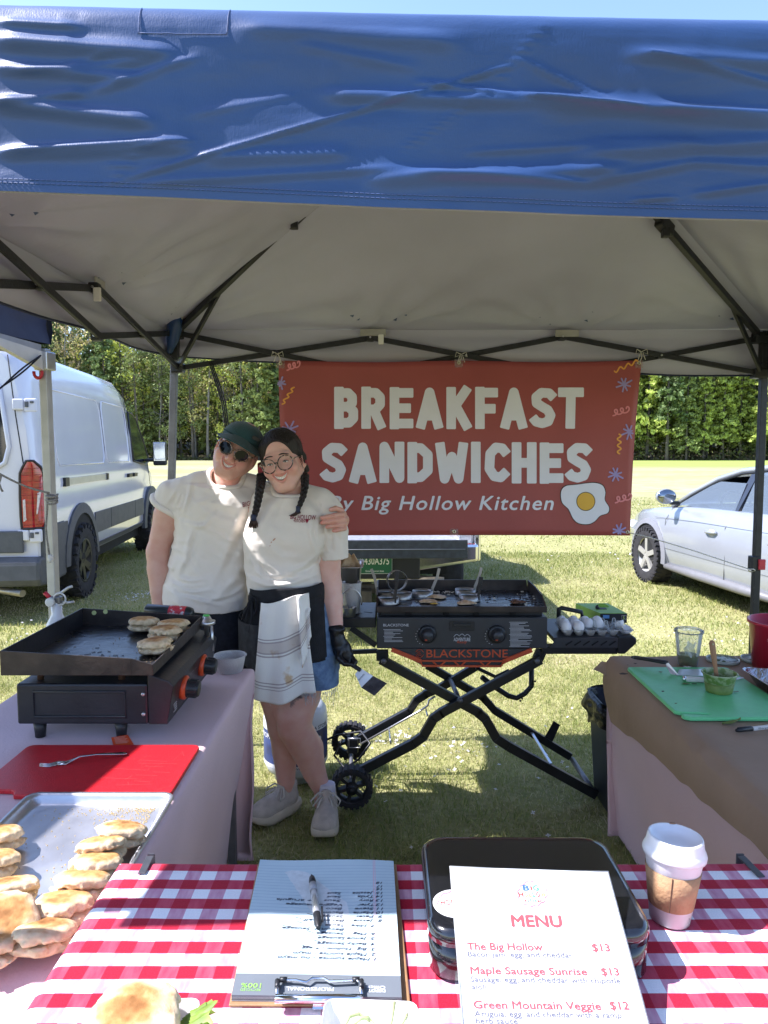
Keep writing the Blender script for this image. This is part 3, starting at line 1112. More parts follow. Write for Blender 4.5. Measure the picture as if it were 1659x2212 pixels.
def side_valance(a,b,zb0,zb1,nm,dip=0.0):
 a,b=Vector(a),Vector(b)
 dirv=(b-a).normalized()
 out=Vector((dirv.y,-dirv.x,0))
 def fn(u,v,lift=0.0):
  p=a.lerp(b,u)
  zb=zb0+(zb1-zb0)*u-dip*max(0,(u-.66)/.34)-.012*math.sin(math.pi*u*3)**2
  p.z=zb+(ZE-zb)*v
  w=.012*float(fbm(np.array([p.x*2+p.y*2,v*3.5,1.0]),2,8))+.010*math.sin(v*9+u*2)*(1-v)
  return p+out*(w+lift)
 o_=MB().grid(lambda u,v:fn(u,v,.004),60,14)
 o_.build('valance',blue,tent)
 i_=MB().grid(fn,60,14,flip=True)
 i_.build('valance_lining',silver,tent)
 h_=MB().tube([fn(i/40,0,.002) for i in range(41)],.005,5)
 h_.build('hem',mat('dark_blue_hem',(0.012,0.02,0.06),.6),tent)
zlb,zrb=P(385,768,YB).z,P(1500,811,YB).z
side_valance((XR+.03,YB+.03,0),(XL-.03,YB+.03,0),zrb,zlb,'back')
side_valance((XL-.03,YB+.03,0),(XL-.03,YF-.01,0),zlb,zlb-.08,'left',.20)  # front end hangs lower out of view, shaped to shade the gingham table
side_valance((XR+.03,YF-.01,0),(XR+.03,YB+.03,0),zrb,zrb,'right')
def leg(px_top,px_bot,Y,x=None,front=False,m=steel_grey):
 if front:
  t=Vector((x,Y,2.14));b=Vector((x,Y,.02))
 else:
  t=P(px_top[0],px_top[1],Y);bb=P(px_bot[0],px_bot[1],Y)
  k=(t.z-.02)/(t.z-bb.z)
  b=t+(bb-t)*k
 mb=MB().bar(b,t,.034,.034,(0,1,0))
 o=mb.build('leg',m,tent,bevel=.003)
 up=MB().bar(t.lerp(b,.0)+Vector((0,0,.03)),t.lerp(b,.055),.042,.042,(0,1,0))
 up.build('leg_sleeve',steel,tent,bevel=.003)
 ft=MB().box(b+Vector((0,0,-.008)),(.085,.085,.012)).box(b+Vector((0,0,.02)),(.045,.045,.05))
 ft.build('foot',steel,tent,bevel=.003)
 return t,b
lt,lb=leg((378,728),(371,1028),YB)
rt,rb=leg((1652,732),(1626,1420),YB,m=steel)
leg(None,None,YF+.05,x=XL+.02,front=True)
leg(None,None,YF+.05,x=XR-.02,front=True)
cpt=P(1633,1216,YB)
MB().box(cpt+Vector((-.012,-.005,0)),(.045,.05,.075)).build('button_catch',black_plastic,tent,bevel=.004)
MB().box(cpt+Vector((.012,-.036,-.003)),(.034,.016,.055)).build('button',red_plastic,tent,bevel=.004)
for k_,yy in enumerate((1270,1300,1330)):
 q=P(1630,yy,YB-.018)
 MB().lathe([(.006,0),(.006,.003)],8,M=TR(q,rx=RAD(90))).build('adjust_hole',black_plastic,tent)
joints_done=[]
def joint(p,s=.034,m=black_plastic):
 MB().box(p,(s,s*1.15,s)).build('joint',m,tent,bevel=.005)
 MB().lathe([(.005,0),(.005,.003)],8,M=TR(Vector(p)+Vector((0,-s*.58-.003,0)),rx=RAD(90))).build('rivet',screw,tent)
def truss(nodes):
 """nodes: list of (upper, lower); members cross between neighbours."""
 for(u0,l0),(u1,l1) in zip(nodes[:-1],nodes[1:]):
  d=(Vector(u1)-Vector(u0)).normalized()
  nrm=d.cross(Vector((0,0,1)))*.012
  MB().bar(Vector(u0)+nrm,Vector(l1)+nrm,.013,.026).build('truss_bar',steel,tent,bevel=.002)
  MB().bar(Vector(l0)-nrm,Vector(u1)-nrm,.013,.026).build('truss_bar',steel,tent,bevel=.002)
  joint((Vector(u0)+Vector(l0)+Vector(u1)+Vector(l1))/4,.03)
back=[(P(382,720,YB),P(384,795,YB)),(P(800,730,YB),P(798,806,YB)),(P(1214,728,YB),P(1212,808,YB)),(P(1640,730,YB),P(1638,807,YB))]
truss(back)
lu,ll=back[0][0],back[0][1]
left_nodes=[(Vector((XL+.02,y,lu.z)),Vector((XL+.02,y,ll.z))) for y in(YB,2.72,1.85,YF+.05)]
truss(left_nodes)
right_nodes=[(Vector((XR-.02,y,lu.z)),Vector((XR-.02,y,ll.z))) for y in(YB,2.72,1.85,YF+.05)]
truss(right_nodes)
for k_,nd in enumerate((back,left_nodes,right_nodes)):
 for(u,l) in nd[1:-1]:
  joint(u,.036);joint(l,.034)
for u,l in(back[0],back[-1]):
 MB().box(u,(.06,.06,.055)).build('corner_bracket',black_plastic,tent,bevel=.006)
 MB().box(l,(.062,.062,.05)).build('slider',black_plastic,tent,bevel=.006)
for p,dx in((P(823,733,YB-.03),0),(P(210,636,2.70),0)):
 MB().box(p,(.028,.012,.05)).build('clip',white_plastic,tent,bevel=.004)
for(x,y,Y,w,h) in((806,718,YB-.02,.13,.035),(1225,720,YB-.02,.12,.035)):
 MB().box(P(x,y,Y),(w,.006,h)).build('fabric_tab',seam_tape,tent,bevel=.002)
MB().box(P(216,618,2.75),(.006,.09,.05),m=0).build('fabric_tab',seam_tape,tent,bevel=.002)
for(corner,mid,brc0,brc1,sl) in(
(lu+Vector((.02,-.02,.02)),P(652,455,3.06),P(388,788,YB-.04),P(474,630,3.50),(642,463)),
(back[-1][0]+Vector((-.02,-.02,.02)),P(1424,474,3.03),P(1643,800,YB-.04),P(1574,642,3.55),(1436,484))):
 t_end=mid+(mid-corner)*.02
 MB().bar(corner,mid,.026,.03).build('roof_pole',steel,tent,bevel=.003)
 MB().bar(mid,HUB-Vector((0,0,.1)),.022,.026).build('roof_pole',steel,tent,bevel=.003)
 d=(mid-corner).normalized()
 s0=corner+d*((mid-corner).length-.05)
 MB().bar(s0-d*.05,s0+d*.05,.04,.05).build('pole_joint',black_plastic,tent,bevel=.005)
 q=s0+Vector((0.0,-.01,-.03))
 MB().box(q,(.03,.03,.04)).build('joint',black_plastic,tent,bevel=.005)
 MB().bar(brc0,brc1,.016,.022).build('brace',steel,tent,bevel=.002)
for c in(Vector((XL+.02,YF+.05,lu.z)),Vector((XR-.02,YF+.05,lu.z))):
 MB().bar(c,HUB-Vector((0,0,.1)),.026,.03).build('roof_pole',steel,tent,bevel=.003)
MB().lathe([(.06,-.05),(.07,0),(.05,.05)],10,M=TR(HUB-Vector((0,0,.1)))).build('hub',black_plastic,tent)
sp=[P(x,y,Y) for x,y,Y in((384,705,3.70),(400,672,3.66),(425,640,3.6),(450,608,3.52),(485,578,3.45),(530,545,3.34),(570,512,3.25),(610,480,3.14))]
MB().tube(sp,.006,6).build('seam_strip',seam_tape,tent)
bn=MB().tube([P(x,y,Y) for x,y,Y in((366,762,3.72),(372,735,3.70),(378,700,3.70),(390,672,3.68))],[.012,.03,.04,.02],9)
bn.build('corner_pocket',blue,tent)
# ================================================================ neighbour's canopy
NT=thing('canopy_tent','dark navy canopy of the next stall on pale grey poles beside the white van, with an added unseen front roof','tent',(-1.385,2.99,0),RAD(-9))
navy=mat('navy_canopy_fabric',(0.014,0.016,0.028),0.5,var=.25,scale=5,bump=.3,bscale=14)
navy_in=mat('navy_canopy_lining',(0.05,0.055,0.09),0.6,var=.2,scale=5,bump=.2)
pale_steel=mat('pale_pole_steel',(0.46,0.46,0.46),0.42,0.35,var=.15,scale=15,bump=.06)
alu=mat('bare_aluminium',(0.62,0.62,0.62),0.33,0.9,var=.15,scale=30)
zN0,zN1=2.0,2.26
def nval(a,b,u,v,lift):
 p=Vector(a).lerp(Vector(b),u)
 d=(Vector(b)-Vector(a)).normalized();o=Vector((d.y,-d.x,0))
 p.z=zN0+(zN1-zN0)*v
 return p+o*(.006+lift+.012*math.sin(v*7+u*3)+.010*float(fbm(np.array([u*6,v*3,a[0]]),2,4)))
for(qx,qy,W_,D_) in((0,0,3.0,.97),(-.33,-.99,3.0,2.6)):  # second roof is added out of view, only to shape shade on the tables
 for(x,y) in((0,0),(-W_,0),(0,-D_),(-W_,-D_)):
  MB().bar((qx+x,qy+y,0),(qx+x,qy+y,1.98),.036,.036,(0,1,0)).build('leg',pale_steel,NT,bevel=.004,local=True)
  MB().box((qx+x,qy+y,1.93),(.062,.062,.075)).build('corner_bracket',alu,NT,bevel=.005,local=True)
 cs=[(qx+.02,qy+.02,0),(qx-W_-.02,qy+.02,0),(qx-W_-.02,qy-D_-.02,0),(qx+.02,qy-D_-.02,0)]
 hub=Vector((qx-W_/2,qy-D_/2,2.26+.35*min(1,D_/2)))
 for i in range(4):
  a,b=cs[i],cs[(i+1)%4]
  MB().grid(lambda u,v:nval(b,a,u,v,.004),40,10).build('valance',navy,NT,local=True)
  MB().grid(lambda u,v:nval(b,a,u,v,0),40,10,flip=True).build('valance_lining',navy_in,NT,local=True)
  def rp_(u,v,l=0):
   e=Vector(a).lerp(Vector(b),u);e.z=zN1
   return e.lerp(hub,v)+Vector((0,0,l-.03*math.sin(math.pi*v)*math.sin(math.pi*u)))
  MB().grid(lambda u,v:rp_(u,v,.006),12,10).build('roof_panel',navy,NT,local=True)
  MB().grid(lambda u,v:rp_(u,v),12,10,flip=True).build('roof_lining',navy_in,NT,local=True)
for(a,b) in(((0,-.03,1.975),(0,-.95,2.0)),((-.03,0,1.97),(-1.5,0,2.18)),((-.03,0,2.18),(-1.5,0,1.97))):
 MB().bar(a,b,.014,.036).build('truss_bar',pale_steel,NT,local=True)
MB().hexa([(-.012,-.33,1.965),(.012,-.33,1.965),(.012,-.02,1.89),(-.012,-.02,1.89)],[(-.012,-.33,1.985),(.012,-.33,1.985),(.012,-.02,1.965),(-.012,-.02,1.965)]).build('gusset',white_plastic,NT,local=True)
MB().tube([Vector((-.012+.018*math.cos(a),-.030,1.882+.022*math.sin(a))) for a in np.linspace(0.3,-3.4,12)],.007,6).build('pull_ring',red_plastic,NT,local=True)
pole_at=Vector((-1.375,2.95,0))
def rope(name,label,pts,r,m,cat='rope'):
 o=MB().tube(pts,r,6).build(name,m)
 return tag(o,label,cat)
black_cord=mat('black_cord',(0.015,0.015,0.02),.7,var=.3,scale=200)
grey_cord=mat('grey_cord',(0.33,0.31,0.29),.8,var=.4,scale=150,bump=.4)
a0,b0=P(88,768,2.93),P(-20,855,2.6)
ct=thing('strap','black bungee strap stretched from the pale corner pole past the van','strap',a0)
for k_ in(-1,1):
 pts=[a0 .lerp(b0,t)+Vector((0,0,k_*.007*math.sin(min(1,t*1.3)*math.pi))) for t in np.linspace(0,1,14)]
 MB().tube(pts,.0035,5).build('cord',black_cord,ct)
a1,b1=P(0,1024,2.80),P(107,1065,2.90)
rp=thing('rope','thin grey rope knotted round the pale pole with its end hanging','rope',b1)
MB().tube([a1+(b1-a1)*t+Vector((0,0,-.01*math.sin(math.pi*t))) for t in np.linspace(-.3,1,14)],.0045,6).build('line',grey_cord,rp)
MB().tube([P(112+12*math.cos(t),1068+4*math.sin(t)+1.2*t,2.915-.03*math.sin(t)) for t in np.linspace(0,15,40)],.005,6).build('knot',grey_cord,rp)
MB().tube([P(x,y,2.90) for x,y in((103,1066),(102,1100),(99,1140),(102,1170),(107,1200))],.0045,6).build('loose_end',grey_cord,rp)
MB().tube([P(107,1198,2.90),P(109,1208,2.90),P(107,1216,2.90)],[.008,.014,.005],7).build('frayed_tip',mat('frayed_white',(0.7,0.68,0.64),.9),rp)
MB().tube([P(x,y,2.80) for x,y in((-4,1024),(2,1030),(-2,1044),(2,1056),(6,1062))],.004,6).build('loop',grey_cord,rp)
c0,c1=P(455,783,YB-.03),P(508,945,YB+.25)
bc=thing('strap','doubled black cord hanging from the canopy frame behind the capped person','strap',c0)
for k_ in(-1,0,1):
 MB().tube([c0+Vector((k_*.008,0,0)),c0 .lerp(c1,.5)+Vector((k_*.010,0,0)),c1+Vector((k_*.005,0,-.3))],.0038,5).build('cord',black_cord,bc)
# ================================================================ shared vehicle bits
tyre_rubber=mat('tyre_rubber',(0.028,0.027,0.030),0.8,var=.35,scale=20,bump=.3,bscale=60)
dark_glass=mat('dark_window_glass',(0.012,0.016,0.024),0.04,var=.4,scale=1.5,spec=.9,coat=.6)
seam_dark=mat('panel_gap',(0.012,0.012,0.014),.8)
grey_trim=mat('grey_plastic_trim',(0.085,0.087,0.095),.6,var=.2,scale=12,bump=.15)
under=mat('underbody_black',(0.012,0.012,0.013),.8,var=.3)
chrome=mat('chrome',(0.75,0.76,0.76),.12,1.0,var=.1,scale=5)
def tyre_mb(R0,w,lugs=0,depth=.012):
 mb=MB()
 ri=R0*.62
 prof=[(ri,-w*.42),(R0*.86,-w*.5),(R0*.96,-w*.46),(R0,-w*.34),(R0,w*.34),(R0*.96,w*.46),(R0*.86,w*.5),(ri,w*.42)]
 mb.lathe(prof,40,M=Matrix.Rotation(RAD(90),4,'Y'),caps=False)
 for i in range(lugs):
  a=2*math.pi*i/lugs
  for sgn in(-1,1):
   T=Matrix.Rotation(a+(.5*sgn*math.pi/lugs),4,'X')@Matrix.Translation((sgn*w*.33,0,R0+depth*.2))
   mb.box((0,0,0),(w*.36,2*math.pi*R0/lugs*.58,depth*1.6),T,rz=.25*sgn)
   T2=Matrix.Rotation(a+(.5*sgn*math.pi/lugs),4,'X')@Matrix.Translation((sgn*w*.50,0,R0*.95))
   mb.box((0,0,0),(.012,2*math.pi*R0/lugs*.5,R0*.08),T2)
 return mb
def wheel(parent,c,R0,w,side,rim_m,spokes=5,lugs=0,rim_r=.62,dish=.02,double=False,depth=.012):
 """wheel as part with tyre and rim as sub-parts; side = +1 outer face towards +x."""
 c=Vector(c)
 t=tyre_mb(R0,w,lugs,depth)
 me=t.mesh('wheel',tyre_rubber)
 o=link('wheel',me,parent)
 o.location=c
 rm=MB()
 Rr=R0*rim_r
 Ry=Matrix.Rotation(RAD(90*side),4,'Y')
 rm.lathe([(Rr*.80,w*.10),(Rr*.93,w*.40),(Rr*1.03,w*.44),(Rr*1.03,w*.40),(Rr*.9,w*.1)],36,M=Ry,caps=False)
 for k in range(spokes):
  for off in((-.13,.13) if double else(0,)):
   a=2*math.pi*k/spokes+off
   d=Vector((math.cos(a),math.sin(a),0));e=Vector((-d.y,d.x,0))
   w0,w1=Rr*.12,Rr*(.085 if double else.13)
   z0,z1=w*.40-dish,w*.36
   bot=[d*Rr*.14-e*w0,d*Rr*.94-e*w1,d*Rr*.94+e*w1,d*Rr*.14+e*w0]
   rm.hexa([Vector((p.x,p.y,z-.02)) for p,z in zip(bot,(z0,z1,z1,z0))],[Vector((p.x,p.y,z+.012)) for p,z in zip(bot,(z0,z1,z1,z0))])
   vv=rm.v[-1]
   A=np.array(Ry)[:3,:3]
   rm.v[-1]=vv@A.T
 rm.lathe([(Rr*.24,w*.30),(Rr*.24,w*.41-dish),(Rr*.12,w*.44-dish),(0,w*.44-dish)],16,M=Ry)
 for k in range(5):
  a=2*math.pi*(k+.5)/5
  rm.lathe([(.012,w*.40-dish),(.012,w*.45-dish)],6,M=Ry@Matrix.Translation((math.cos(a)*Rr*.17,math.sin(a)*Rr*.17,0)))
 r_=link('rim',rm.mesh('rim',rim_m),o)
 bk=MB().lathe([(0,w*.02),(Rr*.98,w*.02),(Rr*.98,-w*.3)],28,M=Ry)
 link('brake_disc',bk.mesh('brake_disc',under),o)
 return o
def loft(sections,m_of=None,close=True):
 """sections: list of (y, [(x,z)...]) half profiles from sill up to the roof centre; mirrored."""
 mb=MB()
 k=len(sections[0][1])
 vs=[]
 for y,half in sections:
  yy=y if hasattr(y,'__len__') else[y]*k
  full=[(x,q,z) for(x,z),q in zip(half,yy)]+[(-x,q,z) for(x,z),q in zip(half[::-1],yy[::-1])]
  vs+=full
 n=2*k
 fs=[]
 for i in range(len(sections)-1):
  for j in range(n-1):
   fs.append((i*n+j,i*n+j+1,(i+1)*n+j+1,(i+1)*n+j))
 mb.add(vs,fs,0,True)
 return mb,n
# ================================================================ white van
VAN=thing('van','white high cargo van parked at the left with its rear towards the stall','van',(-4.15,6.44,0),RAD(6.6))
van_white=mat('van_white_paint',(0.60,0.59,0.66),0.16,var=.04,scale=2,coat=.8,spec=.5)
def vsec(w,z0,zr,wr,belt=1.15):
 return[(w-.06,z0),(w-.005,z0+.10),(w,.80),(w-.002,belt-.12),(w-.03,belt),(w-.02,belt+.10),(w-.035,belt+.25),(w-.06,1.75),(wr+.06,zr-.34),(wr+.02,zr-.16),(wr-.05,zr-.05),(wr-.20,zr-.005),(wr*.4,zr+.02),(0,zr+.025)]
secs=[(0.0,vsec(.99,.42,2.48,.80)),(.05,vsec(1.02,.42,2.52,.84)),(.25,vsec(1.03,.42,2.54,.86)),(1.2,vsec(1.03,.42,2.55,.87)),(2.6,vsec(1.03,.42,2.55,.87)),
(3.5,vsec(1.03,.42,2.54,.87)),(3.95,vsec(1.03,.42,2.46,.85)),(4.3,vsec(1.02,.42,2.28,.82)),(4.65,vsec(1.01,.42,1.98,.80,1.1)),(4.95,vsec(1.0,.42,1.66,.82,1.05)),(5.15,vsec(.99,.42,1.42,.84,1.0)),
(5.5,vsec(.95,.42,1.24,.80,.95)),(5.8,vsec(.85,.42,1.08,.70,.9)),(5.92,vsec(.7,.46,.98,.55,.85))]
fixed=[]
for y,h in secs:
 zr=h[-1][1]
 hh=[]
 for i,(x,z) in enumerate(h):
  hh.append((x,min(z,zr-.03*(len(h)-1-i)*.3)))
 fixed.append((y,hh))
vb,nn_=loft(fixed)
vb.f.append(tuple(range(nn_-1,-1,-1)));vb.m.append(0);vb.s.append(False)
o_=(len(fixed)-1)*nn_
vb.f.append(tuple(range(o_,o_+nn_)));vb.m.append(0);vb.s.append(False)
vb.build('body',van_white,VAN,local=True)
def panel_path(mb,pts,r=.004):
 mb.tube(pts,r,5)
def van_side(y,z):
 """x of the van's right side at height z (for fitting trim)."""
 prof=[(x,zz) for x,zz in vsec(1.03,.42,2.55,.87)]
 return float(np.interp(z,[p[1] for p in prof],[p[0] for p in prof]))
def side_strip(name,pts_yz,lift,m,thick=.01):
 """closed outline (y,z) laid on the right side as a thin raised plate."""
 n=len(pts_yz)
 out=[(van_side(y,z)+lift,y,z) for y,z in pts_yz]
 inn=[(van_side(y,z)-thick,y,z) for y,z in pts_yz]
 mb=MB()
 mb.add(out+inn,[tuple(range(n)),tuple(range(2*n-1,n-1,-1))]+[(i,i+n,(i+1)%n+n,(i+1)%n) for i in range(n)],0,False)
 return mb.build(name,m,VAN,local=True)
for y0,y1 in((.03,.72),(1.72,2.40),(2.42,3.72),(3.74,4.30)):
 k=10
 side_strip('side_cladding',[(y0,.62)]+[(y1,.62)]+[(y1,.86),(y0,.86)],.012,grey_trim)
side_strip('sill',[(1.7,.44),(4.35,.44),(4.35,.50),(1.7,.50)],.016,grey_trim)
gap=MB()
for yz in(((.42,2.2),(.42,1.45),(.34,1.3),(.30,.9)),((2.41,2.15),(2.41,1.6),(2.41,.5)),((3.73,2.25),(3.73,1.5),(3.73,.5)),((4.75,1.75),(4.85,1.3),(4.9,.9))):
 panel_path(gap,[(van_side(y,z)+.001,y,z) for y,z in yz])
gap.build('door_gaps',seam_dark,VAN,local=True)
for(ya,yb) in((.62,2.36),(2.46,3.66)):
 ring=[(ya+.06,1.42),(yb-.06,1.42),(yb,1.5),(yb,2.05),(yb-.1,2.17),(ya+.05,2.17),(ya,2.08),(ya,1.5)]
 MB().tube([(van_side(y,z)+.0,y,z) for y,z in ring],.009,6,closed=True).build('pressed_panel',van_white,VAN,local=True)
side_strip('slide_rail',[(.80,1.215),(2.36,1.215),(2.36,1.285),(.80,1.285)],.012,mat('rail_silver',(.45,.45,.44),.3,.5))
side_strip('rail_end',[(.72,1.205),(.84,1.205),(.84,1.295),(.72,1.295)],.03,black_plastic)
side_strip('rail_end',[(2.33,1.21),(2.40,1.21),(2.40,1.29),(2.33,1.29)],.024,black_plastic)
for y in(3.52,3.84):
 side_strip('door_handle',[(y-.09,1.20),(y+.09,1.20),(y+.09,1.25),(y-.09,1.25)],.035,black_plastic)
def cabx(y,z):
 return van_side(y,z)-max(0,(y-3.9))*.04
cw=[(3.86,1.42),(4.62,1.36),(4.98,1.40),(4.72,1.66),(4.34,2.02),(4.12,2.10),(3.86,2.12)]
side_strip('side_window',cw,.006,dark_glass)
MB().tube([(van_side(y,z)+.004,y,z) for y,z in cw],.014,6,closed=True).build('window_seal',black_plastic,VAN,local=True)
mr_=MB().box((1.10,4.62,1.42),(.20,.05,.05)).box((1.24,4.60,1.52),(.20,.10,.36)).build('mirror',black_plastic,VAN,bevel=.03,local=True)
mg_=MB().box((1.24,4.546,1.55),(.17,.004,.28)).build('mirror_glass',mat('mirror_glass',(.8,.85,.88),.03,1.0,var=.05),mr_,bevel=.02,local=True)
def rear_y(z):
 return-.004
rw=[(.10,1.38),(.62,1.38),(.74,1.46),(.78,1.60),(.72,2.14),(.62,2.24),(.10,2.24)]
for sgn in(1,-1):
 poly=[(sgn*x,z) for x,z in rw]
 if sgn<0:
  poly=poly[::-1]
 MB().prism([(x,z) for x,z in poly],-.004,.012,M=Matrix.Rotation(RAD(90),4,'X')).build('rear_window',dark_glass,VAN,local=True)
 MB().tube([(x,-.006,z) for x,z in poly],.022,8,closed=True).build('window_surround',van_white,VAN,local=True)
MB().tube([(.0,-.002,2.45),(0,-.002,.62)],.006,5).build('door_gaps',seam_dark,VAN,local=True)
MB().tube([(.80,-.001,2.42),(.845,-.001,1.9),(.90,-.001,1.4),(.90,-.001,.95)],.005,5).build('door_gaps',seam_dark,VAN,local=True)
tail_red=mat('tail_lamp_red',(0.42,0.006,0.012),.08,var=.5,scale=6,stretch=(1,1,8),coat=1.0)
tail_clear=mat('tail_lamp_clear',(0.72,0.62,0.60),.1,var=.4,scale=30,coat=1.0)
lamp_back=mat('lamp_bezel',(0.02,0.012,0.014),.3)
def taillight(parent,sgn):
 rows=[(.86,.868,1.035),(.95,.862,1.055),(1.15,.862,1.05),(1.36,.868,1.042),(1.43,.90,1.02),(1.475,.93,.985)]
 def wrap(x,z,d):
  return(sgn*(x if x<1.02 else 1.02+(x-1.02)*.6+.012),-.022-d+max(0,x-.97)*1.0,z)
 zr_=[r[0] for r in rows]
 def front(u,v):
  z=.86+(1.475-.86)*v
  x0_,x1_=float(np.interp(z,zr_,[r[1] for r in rows])),float(np.interp(z,zr_,[r[2] for r in rows]))
  return wrap(x0_+(x1_-x0_)*u,z,.004*math.sin(math.pi*u))
 lb_=MB().grid(front,8,16,flip=sgn<0)
 edge=[front(u,0) for u in np.linspace(0,1,6)]+[front(1,v) for v in np.linspace(0,1,12)[1:]]+[front(u,1) for u in(.5,0)]+[front(0,v) for v in np.linspace(1,0,12)[1:-1]]
 lamp=lb_.build('tail_lamp',tail_red,parent,local=True)
 MB().tube(edge,.012,6,closed=True).build('lamp_bezel',lamp_back,lamp,local=True)
 q=[(.885,.92),(1.0,.99),(1.02,1.20),(.885,1.12)]
 f2=[wrap(x,z,.010) for x,z in q];b2=[wrap(x,z,-.01) for x,z in q]
 MB().add(f2+b2,[(0,1,2,3),(7,6,5,4)]+[(i,i+4,(i+1)%4+4,(i+1)%4) for i in range(4)]).build('clear_lens',tail_clear,lamp,bevel=.006,local=True)
 for zz in(.89,1.16,1.22,1.28,1.34,1.40):
  MB().tube([wrap(.885,zz,.004),wrap(.96,zz+.005,.005),wrap(1.02,zz+.01,.004)],.0025,4).build('lens_rib',mat('lens_rib_red',(0.30,0.004,0.010),.1),lamp,local=True)
 return lamp
taillight(VAN,1);taillight(VAN,-1)
for z in(1.98,.80):
 h=MB().box((.88,-.022,z),(.10,.03,.10)).box((.985,-.015,z-.005),(.11,.03,.12)).build('door_hinge',van_white,VAN,bevel=.012,local=True)
 MB().box((.955,-.034,z),(.03,.014,.05)).box((1.0,-.034,z+.02),(.03,.014,.02)).build('hinge_bolt',grey_trim,h,bevel=.003,local=True)
cl=MB().box((0,-.03,.74),(1.76,.03,.20)).build('door_cladding',grey_trim,VAN,bevel=.01,local=True)
bm_=MB()
bm_.add([(x*s,y,z) for(y,z) in((-.05,.60),(-.10,.56),(-.11,.40),(-.06,.33),(.3,.33),(.3,.60)) for x,s in((1.035,1),)]+[(-1.035,y,z) for(y,z) in((-.05,.60),(-.10,.56),(-.11,.40),(-.06,.33),(.3,.33),(.3,.60))],
[(0,1,2,3,4,5)[::-1],(6,7,8,9,10,11)]+[(i,(i+1)%6,(i+1)%6+6,i+6) for i in range(6)])
bm_.build('rear_bumper',grey_trim,VAN,bevel=.03,local=True)
MB().box((.99,.34,.60),(.10,.62,.56)).build('bumper_corner',grey_trim,VAN,bevel=.03,local=True)
MB().lathe([(.03,0),(.03,.02)],10,M=TR((.60,-.105,.46),rx=RAD(90))).build('reflector',tail_red,VAN,local=True)
MB().tube([(.20,.5,.30),(.55,.12,.28),(.86,-.05,.27)],.034,12).build('exhaust_pipe',mat('exhaust_steel',(.40,.36,.29),.4,.8,var=.3),VAN,local=True)
MB().box((0,2.9,.36),(1.80,5.2,.16)).build('underbody',under,VAN,local=True)
black_rim=mat('black_alloy',(.022,.022,.024),.35,.3,var=.2)
for y in(1.20,4.90):
 for sgn in(1,-1):
  pts=[(y+.49*math.cos(a),.40+.50*math.sin(a)) for a in np.linspace(0,math.pi,18)]
  poly=[(q[0],q[1]) for q in pts]
  MB().prism([(a_,b_) for a_,b_ in poly],0,.03,M=Matrix(((0,0,sgn,sgn*1.012),(1,0,0,0),(0,1,0,0),(0,0,0,1)))).build('wheel_well',under,VAN,local=True)
  ar=MB()
  for i in range(17):
   (ya,za),(yb2,zb2)=pts[i],pts[i+1]
   ca,cb=Vector((0,ya-y,za-.40)).normalized(),Vector((0,yb2-y,zb2-.40)).normalized()
   pin=[Vector((sgn*1.0,ya,za)),Vector((sgn*1.0,yb2,zb2))]
   quad=[Vector((sgn*1.06,ya,za)),Vector((sgn*1.06,yb2,zb2)),Vector((sgn*1.05,yb2,zb2))+cb*.11,Vector((sgn*1.05,ya,za))+ca*.11]
   quad2=[Vector((sgn*1.0,p.y,p.z)) for p in quad]
   ar.hexa(quad2,quad)
  ar.build('wheel_arch',grey_trim,VAN,local=True)
  wheel(VAN,(sgn*.955,y,.385),.385,.25,sgn,black_rim,6,22,.60,.03,True,.02)
# ================================================================ silver estate car on the right
CAR=thing('car','silver estate car parked at the right with its driver window half open','car',(4.24,7.30,0),RAD(6.7))
silver_paint=mat('silver_paint',(0.33,0.35,0.385),0.24,0.35,var=.05,scale=3,coat=.9)
def csec(w,z0,zb,inset=.0):
 return[(w-.07,z0),(w-.02,z0+.07),(w,z0+.20),(w+.004,.58),(w-.004,zb-.22),(w-.03,zb-.16),(w-.045,zb-.07),(w-.085,zb-.015),(w-.16-inset,zb),(.3,zb+.012),(0,zb+.015)]
cs_=[(-2.32,csec(.70,.40,.86)),(-2.25,csec(.82,.30,.92)),(-2.0,csec(.89,.24,.98)),(-1.4,csec(.92,.22,1.0)),(-.6,csec(.92,.22,.985)),(.3,csec(.92,.22,.97)),(.78,csec(.92,.22,.955)),(1.0,csec(.92,.22,.93,.06)),
(1.4,csec(.915,.22,.90,.1)),(1.8,csec(.88,.24,.85,.1)),(2.1,csec(.80,.28,.78,.1)),(2.28,csec(.62,.34,.66,.05))]
cb_,cn=loft(cs_)
cb_.f.append(tuple(range(cn-1,-1,-1)));cb_.m.append(0);cb_.s.append(False)
o_=(len(cs_)-1)*cn
cb_.f.append(tuple(range(o_,o_+cn)));cb_.m.append(0);cb_.s.append(False)
cb_.build('body',silver_paint,CAR,local=True)
roof_line=[(1.08,.95),(.75,1.13),(.40,1.29),(.05,1.385),(-.4,1.43),(-1.0,1.42),(-1.6,1.36),(-1.95,1.26),(-2.2,1.02)]
def gw(z):
 return float(np.interp(z,[.94,1.2,1.43],[.80,.70,.58]))
rf=MB()
pts=[]
for y,z in roof_line:
 w=gw(z)
 pts.append([(-w,y,z-.03),(-w*.8,y,z-.004),(0,y,z+.02),(w*.8,y,z-.004),(w,y,z-.03)])
vs=[p for r_ in pts for p in r_]
i0,i1=2,7
fs=[(i*5+j,i*5+j+1,(i+1)*5+j+1,(i+1)*5+j) for i in range(2,7) for j in range(4)]
rf.add(vs[10:40],[tuple(q-10 for q in f) for f in fs],0,True).build('roof',silver_paint,CAR,local=True)
ws=MB().add(vs[:15],[(i*5+j,i*5+j+1,(i+1)*5+j+1,(i+1)*5+j) for i in(0,1) for j in range(4)],0,True).build('windscreen',dark_glass,CAR,local=True)
